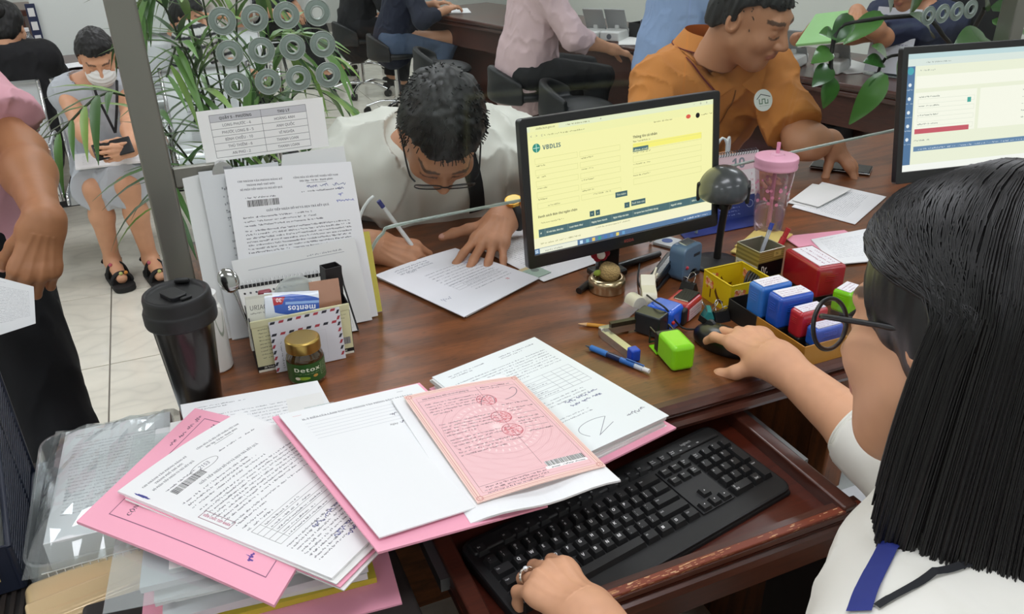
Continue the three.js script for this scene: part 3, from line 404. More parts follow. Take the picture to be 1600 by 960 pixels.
  if (o.pants) {
    const c = o.pants, L = [], g = c.fit ?? .014, ln = c.len ?? 1.92; L.push(rc(J.hipR, J.hipL, .105 * s + g, .105 * s + g, .05), rc(J.pelvis, add(J.pelvis, J.up, .1), .13 * s + g, .125 * s + g, .06));
    for (const k of ['R', 'L']) { L.push(rc(J['hip' + k], J['kn' + k], .09 * s + g, .062 * s + g, .04)); if (ln > 1) L.push(cutRc(J['kn' + k], J['an' + k], .062 * s + g, (c.hem || .05) * s + g * .5, ln - 1, .03)); }
    const f0 = uni(L), nz = clothNoise(c.fold ?? .006, 10, 4), wy = dot(J.pelvis, J.up) + (c.waist ?? .1); const f = (x, y, z) => Math.max(f0(x, y, z) + nz(x, y, z), x * J.up[0] + y * J.up[1] + z * J.up[2] - wy); f.bb = f0.bb; mesh(c.name || 'trousers', off(nets(f, cell, null, .01)), c.mat || M(c.color, .85), t);
  }
  if (o.shoes) for (const k of ['R', 'L']) { const a = J['an' + k], b = J['to' + k], L = [rc(add(a, [0, -.02, 0]), add(b, [0, .005, 0]), .042, .034, .03), rc(add(a, J.f, -.04), a, .036, .036, .03)], f0 = uni(L), fl = b[1] - .03, f = (x, y, z) => Math.max(f0(x, y, z), Math.max(fl - y, y - a[1] - .03)); f.bb = f0.bb; mesh('shoe', off(nets(f, .008)), M(o.shoes, .5), t); }
  t.userData.off = undefined; delete t.userData.off; o.off = off; o.t = t; o.hfr = hfr; return o;
}
// a part added to a person in world coordinates
const wear = (p, name, geo, mat, label) => { const m = mesh(name, p.off(Array.isArray(geo) ? merge(geo) : geo), mat, p.t); if (label) m.userData.label = label; return m; };
// drop a point onto a cloth surface
function snap(f, p, lift = .002) { let y = p[1] + .15; for (let i = 0; i < 400; i++) { const d = f(p[0], y, p[2]); if (d < .0005) break; y -= Math.max(.0008, d * .5); } return [p[0], y + lift, p[2]]; }
// short strands over a scalp: tufts(count, root(u,v) -> local point & direction)
function tufts(n, len0, rad, pick, seed) { const r = rng(seed), L = []; for (let i = 0; i < n; i++) { const q = pick(r); if (!q) continue; const [p, d, l] = q, e = add(p, d, l || len0), m = add(mid(p, e, .55), [0, .003, 0]); L.push(tube([p, m, e], rad, 3, 3)); } return [merge(L)]; }
// ---------------------------------------------------------------- document prints
const INK = '#4a4a50';
function page(w, h, fn, bg = '#eeeff0') { return canvas(w, h, (x) => { x.fillStyle = bg; x.fillRect(0, 0, w, h); fn(x, w, h); }); }
function receipt(x, w, h, seed) {      // the office's receipt form
  const u = w / 210, T = (s, X, Y, z, o) => vtext(x, s, X * u, Y * u, z * u, { fam: 'serif', bold: true, col: '#3c3c42', al: 'center', ...o });
  T('CHI NHÁNH VĂN PHÒNG ĐĂNG KÝ', 54, 22, 4.1); T('THÀNH PHỐ THỦ ĐỨC', 54, 29, 4.1); T('BỘ PHẬN TIẾP NHẬN VÀ TRẢ KẾT QUẢ', 54, 36, 4.1, { maxW: 68 * u }); T('CỘNG HÒA XÃ HỘI CHỦ NGHĨA VIỆT NAM', 146, 22, 4.1, { maxW: 76 * u }); T('Độc lập - Tự do - Hạnh phúc', 146, 28.5, 4.1);
  x.fillStyle = '#555'; x.fillRect(128 * u, 31 * u, 34 * u, .5 * u); words(x, 26 * u, 50 * u, 48 * u, 3.2 * u, INK, seed); barcode(x, 28 * u, 53 * u, 50 * u, 11 * u, seed); words(x, 118 * u, 47 * u, 68 * u, 3.2 * u, INK, seed + 2);
  T('GIẤY TIẾP NHẬN HỒ SƠ VÀ HẸN TRẢ KẾT QUẢ', 108, 74, 4.6, { maxW: 104 * u }); for (let i = 0; i < 3; i++) words(x, 18 * u, (83 + i * 7) * u, (110 + i * 9) * u, 3.4 * u, INK, seed + 3 + i); para(x, 18 * u, 106 * u, 172 * u, 7, 3.4 * u, 6.2 * u, INK, seed + 9, .92); para(x, 18 * u, 153 * u, 172 * u, 2, 3.4 * u, 6.2 * u, INK, seed + 10, .3); words(x, 18 * u, 168 * u, 45 * u, 3.4 * u, INK, seed + 12); words(x, 18 * u, 175 * u, 42 * u, 3.4 * u, INK, seed + 13);
  x.strokeStyle = '#777'; x.lineWidth = .5 * u; for (let i = 0; i < 5; i++) x.strokeRect(18 * u, (179 + i * 8) * u, 172 * u, 8 * u); x.strokeRect(18 * u, 179 * u, 15 * u, 40 * u); x.strokeRect(150 * u, 179 * u, 40 * u, 40 * u); for (let i = 0; i < 5; i++) words(x, 36 * u, (185 + i * 8) * u, (60 + 12 * (i % 3)) * u, 3.1 * u, INK, seed + 20 + i);
  para(x, 18 * u, 228 * u, 172 * u, 8, 3.3 * u, 6 * u, INK, seed + 30, .5);
}
const texReceipt = page(768, 1086, (x, w, h) => { receipt(x, w, h, 3); const u = w / 210; for (const [X, Y, W, H, s, c] of [[128, 38, 18, 5, 1, '#3f4a7d'], [150, 37, 14, 5, 2, '#3f4a7d'], [172, 38, 22, 6, 3, '#3f4a7d'], [178, 45, 12, 4, 4, '#3f4a7d'], [178, 56, 9, 6, 5, '#3b47a8'], [174, 68, 30, 5, 6, '#3b47a8']]) scrawl(x, X * u, Y * u, W * u, H * u, s, c, 1.3 * u * .5); x.strokeStyle = '#b5474f'; rotd(x, 118 * u, 152 * u, 0, () => { vtext(x, 'KHÔNG ĐKBĐ', 0, 0, 8.5 * u, { bold: true, col: '#b9434d', al: 'center', maxW: 34 * u }); vtext(x, 'ĐẤT ĐƯỢC', 0, 12 * u, 8 * u, { bold: true, col: '#b9434d', al: 'center', maxW: 30 * u }); }); x.fillStyle = '#555'; x.fillRect(136 * u, 143 * u, .6 * u, 26 * u); });
const texFormDesk = page(768, 1086, (x, w, h) => {
  receipt(x, w, h, 8); const u = w / 210; x.strokeStyle = '#555'; x.lineWidth = .6 * u; x.beginPath(); x.ellipse(88 * u, 51 * u, 22 * u, 7 * u, .02, 0, 7); x.stroke(); vtext(x, '2153', 78 * u, 54 * u, 8 * u, { it: true, col: '#4a4a55' }); x.strokeStyle = '#a35366'; x.lineWidth = .7 * u; x.strokeRect(146 * u, 166 * u, 46 * u, 13 * u); scrawl(x, 150 * u, 174 * u, 38 * u, 7 * u, 4, '#7a4a5a', .8 * u);
  rotd(x, 24 * u, 82 * u, 1.5708, () => { x.strokeRect(30 * u, 2 * u, 42 * u, 13 * u); vtext(x, 'VIÊN CHỨC TIẾP NHẬN', 51 * u, 10.5 * u, 5.2 * u, { bold: true, col: '#a3405c', al: 'center', maxW: 38 * u }); }); scrawl(x, 5 * u, 34 * u, 3 * u, 30 * u, 9, '#3a3d86', .9 * u);
  rotd(x, 60 * u, 232 * u, -.04, () => { for (let i = 0; i < 5; i++) scrawl(x, i * 22 * u, 0, 18 * u, 8 * u, 20 + i, '#3d4274', u); }); rotd(x, 60 * u, 262 * u, -.1, () => { for (let i = 0; i < 4; i++) scrawl(x, i * 25 * u, 0, 21 * u, 8 * u, 30 + i, '#3a3f7c', u); for (let i = 0; i < 3; i++) scrawl(x, (8 + i * 24) * u, 10 * u, 20 * u, 7 * u, 40 + i, '#3a3f7c', u); }); for (let i = 0; i < 2; i++) scrawl(x, (130 + i * 26) * u, 284 * u, 22 * u, 11 * u, 50 + i, '#444', u);
}, '#ececec');
const texOpinion = page(768, 1086, (x, w) => { const u = w / 210; vtext(x, 'II. Ý KIẾN CỦA LÃNH ĐẠO CHI NHÁNH VĂN PHÒNG ĐĂNG KÝ ĐẤT ĐAI', 22 * u, 27 * u, 5, { bold: true, fam: 'serif', col: '#4a4a50' }); vtext(x, 'II. Ý KIẾN CỦA LÃNH ĐẠO CHI NHÁNH VĂN PHÒNG ĐĂNG KÝ ĐẤT ĐAI', 22 * u, 27 * u, 5.2 * u, { bold: true, fam: 'serif', col: '#50505a', maxW: 166 * u }); x.fillStyle = '#b9bcc2'; for (let i = 0; i < 6; i++) x.fillRect(22 * u, (37 + i * 8) * u, 166 * u, .5 * u); vtext(x, 'Ngày', 120 * u, 92 * u - 4 * u, 5 * u, { fam: 'serif', it: true }); scrawl(x, 136 * u, 86 * u, 10 * u, 6 * u, 3, '#445', u * .8); scrawl(x, 132 * u, 62 * u, 12 * u, 7 * u, 5, '#445', u * .8); x.fillStyle = '#d8a9a9'; x.fillRect(14 * u, 12 * u, 12 * u, .8 * u); x.fillStyle = '#9a9da3'; x.fillRect(170 * u, 10 * u, 10 * u, .8 * u); });
const texTable = page(768, 1086, (x, w) => { const u = w / 210; para(x, 20 * u, 18 * u, 70 * u, 2, 3.4 * u, 6 * u, '#70747c', 71); para(x, 120 * u, 18 * u, 72 * u, 2, 3.4 * u, 6 * u, '#70747c', 72); para(x, 16 * u, 44 * u, 178 * u, 8, 3.3 * u, 7 * u, '#7b7f88', 73); x.strokeStyle = '#8a8e96'; x.lineWidth = .5 * u; for (let i = 0; i < 6; i++) { x.strokeRect(16 * u, (102 + i * 9) * u, 178 * u, 9 * u); words(x, 34 * u, (108 + i * 9) * u, (70 + 14 * (i % 3)) * u, 3 * u, '#7b7f88', 80 + i); } x.strokeRect(140 * u, 102 * u, 18 * u, 54 * u); x.strokeRect(158 * u, 102 * u, 18 * u, 54 * u); para(x, 16 * u, 168 * u, 150 * u, 4, 3.2 * u, 7 * u, '#80848c', 90, .4); for (let i = 0; i < 3; i++) scrawl(x, (118 + i * 22) * u, 185 * u, 18 * u, 8 * u, 95 + i, '#3c4270', u * .9); for (let i = 0; i < 3; i++) scrawl(x, (120 + i * 20) * u, 196 * u, 16 * u, 7 * u, 99 + i, '#3c4270', u * .9); para(x, 16 * u, 215 * u, 120 * u, 3, 3.2 * u, 7 * u, '#80848c', 91, .5); x.strokeStyle = '#6a6d78'; x.lineWidth = .8 * u; x.beginPath(); x.moveTo(92 * u, 270 * u); x.bezierCurveTo(70 * u, 240 * u, 120 * u, 235 * u, 140 * u, 245 * u); x.lineTo(105 * u, 275 * u); x.lineTo(140 * u, 262 * u); x.stroke(); scrawl(x, 165 * u, 262 * u, 34 * u, 8 * u, 105, '#556', u * .8); }, '#e9eeee');
const texPlain = [1, 2, 3].map(q => page(384, 543, (x, w) => { const u = w / 210; para(x, 22 * u, 20 * u, 70 * u, 2, 3.6 * u, 7 * u, '#7d7f84', q); para(x, 20 * u, 50 * u, 168 * u, 22, 3.4 * u, 9 * u, '#86888d', q * 5, .6); }));
const texHandwritten = page(768, 543, (x, w) => { const u = w / 297; rotd(x, 0, 0, 0, () => { for (let i = 0; i < 3; i++) for (let k = 0; k < 6; k++) scrawl(x, (50 + k * 20) * u, (14 + i * 8) * u, 17 * u, 5 * u, 200 + i * 9 + k, '#5c6172', u * .6); for (let k = 0; k < 3; k++) scrawl(x, (70 + k * 10) * u, 34 * u, 12 * u, 9 * u, 300 + k, '#6b7080', u * .6); for (let i = 0; i < 11; i++) words(x, (90 + (i > 6 ? 40 : 0)) * u, (64 + i * 9.5) * u, (i > 6 ? 140 : 175) * u, 3.4 * u, '#767a84', 310 + i); x.strokeStyle = '#8a8e96'; x.lineWidth = u * .5; for (let i = 0; i < 4; i++) x.strokeRect(96 * u, (110 + i * 8) * u, 160 * u, 8 * u); scrawl(x, 22 * u, 150 * u, 30 * u, 16 * u, 330, '#656a86', u * .7); vtext(x, 'TB', 232 * u, 172 * u, 8 * u, { bold: true, col: '#c0565c' }); words(x, 200 * u, 60 * u, 60 * u, 4 * u, '#c0565c', 333); words(x, 228 * u, 70 * u, 50 * u, 5 * u, '#3f4aa0', 334); }); }, '#e8e9ee');
const texCert = canvas(896, 1250, (x, w, h) => {
  const u = w / 190; x.fillStyle = '#eec3c6'; x.fillRect(0, 0, w, h); x.save(); x.translate(w * .5, h * .47);
  for (let r = 8; r < 130; r += 2.2) { x.strokeStyle = `rgba(205,130,140,${r % 11 < 4 ? .32 : .16})`; x.lineWidth = u * .6; x.beginPath(); for (let a = 0; a <= 6.3; a += .05) { const q = (r + 1.4 * Math.sin(a * 14 + r * .35)) * u; a ? x.lineTo(Math.cos(a) * q, Math.sin(a) * q * .98) : x.moveTo(q, 0); } x.stroke(); }
  x.fillStyle = '#f5d8d8'; for (const [r, n, s] of [[34, 26, 3.4], [47, 34, 4], [59, 40, 3.6]]) for (let i = 0; i < n; i++) { const a = i / n * 6.2832; x.save(); x.translate(Math.cos(a) * r * u, Math.sin(a) * r * u); x.rotate(a); x.beginPath(); x.moveTo(-s * u, 0); x.quadraticCurveTo(0, -s * u * .9, s * u, 0); x.quadraticCurveTo(0, s * u * .5, -s * u, 0); x.fill(); x.restore(); } x.beginPath(); for (let i = 0; i < 28; i++) { const a = i / 28 * 6.2832, q = (i & 1 ? 5 : 17) * u; i ? x.lineTo(Math.cos(a) * q, Math.sin(a) * q) : x.moveTo(q, 0); } x.fill(); for (const r of [28, 41, 53, 66, 78]) { x.strokeStyle = '#dba6ac'; x.lineWidth = u * .7; x.beginPath(); x.arc(0, 0, r * u, 0, 7); x.stroke(); } x.restore();
  x.fillStyle = '#f1cfc4'; x.fillRect(0, 0, w, 9 * u); x.fillRect(0, h - 9 * u, w, 9 * u); x.fillRect(0, 0, 9 * u, h); x.fillRect(w - 9 * u, 0, 9 * u, h); x.strokeStyle = '#cf8f88'; for (const [m, l] of [[2.4, .6], [5, 1], [8.6, .6], [14, .5]]) { x.lineWidth = l * u; x.strokeRect(m * u, m * u, w - 2 * m * u, h - 2 * m * u); } x.fillStyle = '#d59b92'; for (const [X, Y] of [[6, 6], [184, 6], [6, 259], [184, 259]]) for (let i = 0; i < 10; i++) { x.beginPath(); x.arc((X + 4 * Math.cos(i * .63)) * u, (Y + 4 * Math.sin(i * .63)) * u, 1.3 * u, 0, 7); x.fill(); }
  x.strokeStyle = '#8d5f63'; x.lineWidth = u * .5; x.strokeRect(14 * u, 24 * u, 162 * u, 214 * u); x.beginPath(); x.moveTo(112 * u, 14 * u); x.lineTo(112 * u, 228 * u); x.stroke(); const c = '#6b4a4e'; vtext(x, 'Nội dung thay đổi và cơ sở pháp lý', 60 * u, 21 * u, 5 * u, { fam: 'serif', bold: true, col: c, al: 'center', maxW: 76 * u });
  para(x, 118 * u, 20 * u, 50 * u, 2, 3.4 * u, 6 * u, c, 401); para(x, 20 * u, 36 * u, 88 * u, 5, 3.7 * u, 7 * u, c, 402, .35); para(x, 20 * u, 92 * u, 92 * u, 5, 3.7 * u, 7 * u, c, 403, .5); para(x, 20 * u, 132 * u, 92 * u, 3, 3.7 * u, 7 * u, c, 404, .6); para(x, 20 * u, 156 * u, 98 * u, 3, 3.7 * u, 7 * u, c, 405, .7); for (const [Y, s] of [[70, 1], [104, 2], [140, 3]]) { x.fillStyle = 'rgba(200,72,84,.55)'; x.strokeStyle = '#bb4b58'; x.lineWidth = u; x.beginPath(); x.arc(112 * u, Y * u - (s == 1 ? 16 * u : 0), 15 * u, 0, 7); x.stroke(); const r = rng(s * 17); for (let i = 0; i < 90; i++) { const a = r() * 6.3, d = Math.sqrt(r()) * 14; x.fillRect((112 + d * Math.cos(a)) * u, Y * u - (s == 1 ? 16 * u : 0) + d * Math.sin(a) * u, 2.6 * u, 1.2 * u); } if (s > 1) { para(x, 130 * u, (Y - 15) * u, 42 * u, 2, 3.4 * u, 6 * u, c, 410 + s, .6); x.fillStyle = c; x.fillRect(132 * u, Y * u, 38 * u, .5 * u); words(x, 134 * u, (Y + 13) * u, 36 * u, 3.8 * u, '#54383c', 420 + s); } else words(x, 128 * u, 76 * u, 44 * u, 3.8 * u, '#54383c', 424); } x.strokeStyle = '#6b5560'; x.lineWidth = u; x.beginPath(); x.moveTo(98 * u, 66 * u); x.bezierCurveTo(110 * u, 30 * u, 135 * u, 40 * u, 120 * u, 66 * u); x.moveTo(140 * u, 62 * u); x.bezierCurveTo(178 * u, 55 * u, 176 * u, 20 * u, 160 * u, 36 * u); x.stroke();
  barcode(x, 116 * u, 226 * u, 58 * u, 11 * u, 44); x.fillStyle = '#f5f2f2'; x.fillRect(112 * u, 237 * u, 64 * u, 6 * u); words(x, 118 * u, 242 * u, 54 * u, 4 * u, '#444', 431); para(x, 18 * u, 244 * u, 92 * u, 3, 3.6 * u, 5.4 * u, c, 430, .95);
});
const texPinkFolder = canvas(640, 900, (x, w, h) => { const u = w / 230; x.fillStyle = '#f4abc0'; x.fillRect(0, 0, w, h); const r = rng(4); for (let i = 0; i < 500; i++) { x.fillStyle = `rgba(255,220,230,${r() * .12})`; x.fillRect(r() * w, r() * h, 2 + r() * 10, 1); } x.strokeStyle = '#6a3a55'; x.lineWidth = u; x.strokeRect(24 * u, 34 * u, 190 * u, 260 * u); vtext(x, 'CỘNG HÒA XÃ HỘI CHỦ NGHĨA VIỆT NAM', 30 * u, 64 * u, 9 * u, { bold: true, col: '#5b4250', fam: 'serif', maxW: 178 * u }); for (let i = 0; i < 4; i++) scrawl(x, (150 + i * 18) * u, 24 * u, 13 * u, 9 * u, 60 + i, '#6a4a5a', u); scrawl(x, 34 * u, 262 * u, 10 * u, 10 * u, 66, '#5a3a90', 1.6 * u); });
// ---------------------------------------------------------------- paper and folders at the front of the desk
const pileSheet = (parent, c, mat, th, name = 'sheet') => mesh(name, sheetGeo(c, th, 4), mat, parent);
function local(c, o) { return c.map(q => sub(q, o)); }
{
  // left pile: on the desk and out over its front edge
  const o = [.005, .872, -.85], t = thing('document_pile', 'thick pile of loose papers in clear sleeves on a pink folder', 'paper pile', o);
  const L = [[.012, .0, 246, 14, .34, .262, 'm'], [0, 0, 0]]; const mats = [paperMat, paperMat2, M(0xd7d9da, .35), M(0xc9b83c, .6), pinkMat];
  const lay = [[4, .004, .010, -.012, .285, .35, 5], [3, .008, .012, -.03, .235, .31, 4], [1, .009, .02, -.03, .215, .30, 7], [2, .010, .006, -.03, .225, .31, 3], [0, .010, .02, -.04, .21, .297, 6], [1, .008, -.006, -.04, .215, .30, 2], [0, .009, .01, -.05, .21, .297, 8], [2, .008, -.004, -.045, .225, .31, 5], [0, .008, .015, -.05, .21, .297, 3]]; let y = -.002;
  lay.forEach(([m, th, dx, dz, w, h, a]) => { y += th + .0006; pileSheet(t, flatQuad(dx, y, dz, w, h, a), mats[m], th, m == 4 || m == 3 ? 'folder' : 'paper_bundle'); });
  mesh('clear_sleeve', sheetGeo(flatQuad(-.012, y + .002, -.012, .27, .32, 6), .0008, 6, (u, v) => -.004 * Math.sin(u * 3.1)), P(0xf2f6f6, .12, { transmission: .85, thickness: 0 }), t);
  // supporting cabinet under the overhang
  const cb = thing('side_cabinet', 'low dark fluted side cabinet under the paper pile', 'cabinet', [-.02, 0, -.62]); mesh('cabinet_body', rbox(.36, .872, .30, .006, 0, .436, -.06), M(0x1c1613, .6), cb); for (let i = 0; i < 26; i++) mesh('flute', cyl(.006, .006, .85, -.17 + i * .0136, .43, .092, 8), M(0x211a16, .55), cb);
}
const P3 = (c) => c;
sheet('document_sheet', 'white letterhead sheet poking out behind the pink folders', 'paper', [[-.06, .962, -1.075], [.135, .945, -1.085], [.15, .942, -.83], [-.05, .96, -.81]], mapped(texPlain[0]), { th: .006 });
sheet('pink_folder', 'pink case folder with handwritten number under the receipt form', 'folder', [[-.185, .965, -.864], [-.041, .965, -1.052], [.15, .958, -.855], [.005, .952, -.655]], mapped(texPinkFolder, .65), { th: .004, bow: (u, v) => .004 * Math.sin(v * 3.1) });
sheet('receipt_form', 'white receipt form covered in print, blue handwriting and a red stamp', 'paper', [[-.139, .975, -.888], [.015, .975, -1.0], [.215, .957, -.772], [.067, .957, -.662]], mapped(texFormDesk, .6), { th: .003, bow: (u, v) => .005 * Math.sin(u * 3.1) * (1 - v) });
for (let i = 0; i < 3; i++) sheet('document_sheet', (i == 1 ? 'pink' : 'white') + ' sheet fanned out beneath the stamped receipt form', 'paper', [[-.132, .9715 - i * .001, -.880 + i * .002], [.013, .971 - i * .001, -.99], [.22 - i * .004, .953 - i * .003, -.766 + i * .004], [.07 + i * .003, .953 - i * .003, -.656 + i * .003]], i == 1 ? pinkMat : paperMat, { th: .0015, group: 'sheets under the receipt form' });
sheet('pink_folder', 'open pink folder holding an opinion sheet', 'folder', [[.053, .988, -.948], [.274, .948, -1.008], [.34, .928, -.70], [.119, .973, -.662]], mapped(canvas(64, 64, x => { x.fillStyle = '#f4a8be'; x.fillRect(0, 0, 64, 64); }), .65), { th: .003 });
sheet('opinion_sheet', 'white opinion sheet with ruled lines lying in the open pink folder', 'paper', [[.061, .993, -.941], [.268, .953, -.999], [.331, .935, -.728], [.125, .978, -.678]], mapped(texOpinion, .6), { th: .002 });
{
  const o = [.44, D, -.92], t = thing('document_pile', 'pile of printed sheets in a pink folder reaching over the keyboard', 'paper pile', o); const c0 = [[.296, .913, -1.035], [.497, .913, -1.089], [.588, .911, -.788], [.37, .911, -.742]];
  pileSheet(t, local(c0.map(q => [q[0], q[1] + .003, q[2]]), o), pinkMat, .003, 'folder'); let y = .0035; for (let i = 0; i < 6; i++) { y += .0036; const r = rng(i + 3); pileSheet(t, local([[.302, .909, -1.032], [.497, .909, -1.082], [.576, .907, -.797], [.367, .907, -.755]].map(q => [q[0] + (r() - .5) * .008, q[1] + y, q[2] + (r() - .5) * .008]), o), i % 2 ? paperMat2 : paperMat, .0032); }
  pileSheet(t, local([[.302, .9355, -1.035], [.500, .9355, -1.083], [.579, .9325, -.796], [.366, .9325, -.755]], o), mapped(texTable, .6), .0015, 'top_sheet');
}
sheet('blank_sheet', 'blank white sheets under the pink certificate', 'paper', [[.216, .968, -.952], [.399, .948, -.976], [.439, .938, -.693], [.234, .950, -.687]], mapped(page(64, 64, () => { }), .6), { th: .003, bow: (u, v) => .003 * Math.sin(u * 9) * v });
sheet('certificate', 'pink ornamental land certificate with red seals and barcode', 'certificate', [[.232, .973, -.944], [.410, .953, -.957], [.433, .944, -.721], [.252, .956, -.710]], mapped(texCert, .55), { th: .0018, bow: (u, v) => .0025 * Math.sin(u * 3.14) });
// sheets under the writing man's hands
for (let i = 0; i < 2; i++) sheet('application_form', 'white form curling beneath the sheet being written on', 'paper', [[.333, .9125 + i * .002, -1.48], [.53, .912 + i * .002, -1.545], [.622, .9125 + i * .002, -1.335], [.436, .9125 + i * .002, -1.243]], paperMat, { th: .0012, group: 'forms on the desk edge' });
sheet('application_form', 'white form being filled in by the man in the white shirt', 'paper', [[.328, .9175, -1.485], [.526, .9165, -1.55], [.626, .9165, -1.33], [.429, .9175, -1.236]], mapped(texHandwritten, .6), { th: .0015, bow: (u, v) => .003 * Math.sin(u * 3.1) * (1 - v) });
{ const t = canvas(256, 160, (x, w, h) => { x.fillStyle = '#a9c3b4'; x.fillRect(0, 0, w, h); x.fillStyle = '#d7c79a'; x.fillRect(0, 0, w, 34); x.fillStyle = '#7d8d86'; x.beginPath(); x.arc(205, 70, 26, 0, 7); x.fill(); para(x, 20, 66, 130, 4, 9, 20, '#5d7168', 6); }); sheet('identity_card', 'pale green plastic identity card beside the form being signed', 'card', flatQuad(.612, .9145, -1.362, .0856, .054, -18), mapped(t, .3), { th: .001 }); }
sheet('document_sheet', 'white sheet lying half under the monitor on the public side', 'paper', flatQuad(.70, .913, -1.47, .21, .26, -14), mapped(texPlain[1]), { th: .001 });
sheet('document_sheet', 'printed sheet on the desk below the hand of the man in orange', 'paper', [[1.36, .9125, -1.445], [1.56, .9125, -1.56], [1.62, .9125, -1.40], [1.41, .9125, -1.29]], mapped(texPlain[2]), { th: .001 });
for (let i = 0; i < 2; i++) sheet('document_slip', 'folded white slips under the fingers of the man in orange', 'paper', flatQuad(1.46 + i * .015, .917 + i * .004, -1.48 + i * .012, .07, .17, 62 + i * 8, .914 + i * .004), paperMat, { th: .0015, group: 'folded slips' });
sheet('document_sheet', 'pink sheet lying behind the big red stamp', 'paper', [[1.21, .914, -1.30], [1.36, .914, -1.27], [1.34, .914, -1.12], [1.19, .914, -1.16]], pinkMat, { th: .002 });
sheet('document_sheet', 'white printed sheet on the pink sheet behind the big red stamp', 'paper', [[1.25, .9165, -1.255], [1.42, .9165, -1.25], [1.40, .9165, -1.08], [1.20, .9165, -1.13]], mapped(texPlain[0]), { th: .002 });
// ---------------------------------------------------------------- tumbler, bottle, paper rack, cream box
{
  const t = thing('travel_tumbler', 'tall black steel travel tumbler with black lid', 'tumbler', [-.034, D, -1.125]);
  mesh('body', lathe([[0, 0], [.0285, 0], [.030, .003], [.0315, .02], [.0425, .165], [.0428, .168], [0, .168]]), P(0x2a2624, .28, { metalness: .75, clearcoat: .5, clearcoatRoughness: .15 }), t);
  mesh('lid', lathe([[.0425, .158], [.0485, .160], [.0495, .164], [.0495, .178], [.0482, .182], [.0462, .184], [.0462, .198], [.0448, .203], [.042, .205], [.0385, .203], [.036, .1995], [0, .199]]), M(0x141415, .48), t);
  mesh('lid_flap', extr(rrect(.022, .034, .006), .004, .0012), M(0x18181a, .45), t).position.set(-.004, .200, .004); t.children[2].rotation.set(-Math.PI / 2, 0, .5);
  mesh('hinge', rbox(.02, .006, .008, .002, .010, .205, -.034, 0, -.3), M(0x121213, .5), t); mesh('latch', rbox(.016, .005, .006, .002, .012, .203, .026, 0, .4), M(0x0d0d0e, .5), t);
}
{
  const lt = canvas(512, 256, (x, w, h) => { x.fillStyle = '#e7e5de'; x.fillRect(0, 0, w, h); for (let i = 0; i < 5; i++) { x.strokeStyle = '#9aa08f'; x.lineWidth = 3; x.beginPath(); x.arc(60 + i * 100, 110, 34, 0, 7); x.stroke(); words(x, 30 + i * 100, 200, 62, 12, '#8b8f84', 500 + i); } });
  const t = thing('plastic_bottle', 'white plastic bottle with printed band behind the black tumbler', 'bottle', [.0, D, -1.255]); mesh('body', lathe([[0, 0], [.023, 0], [.025, .004], [.025, .105], [.023, .112], [.019, .118], [0, .118]]), mapped(lt, .35), t); mesh('cap', cyl(.020, .020, .02, 0, .127, 0, 30), M(0xe9e9e6, .4), t);
}
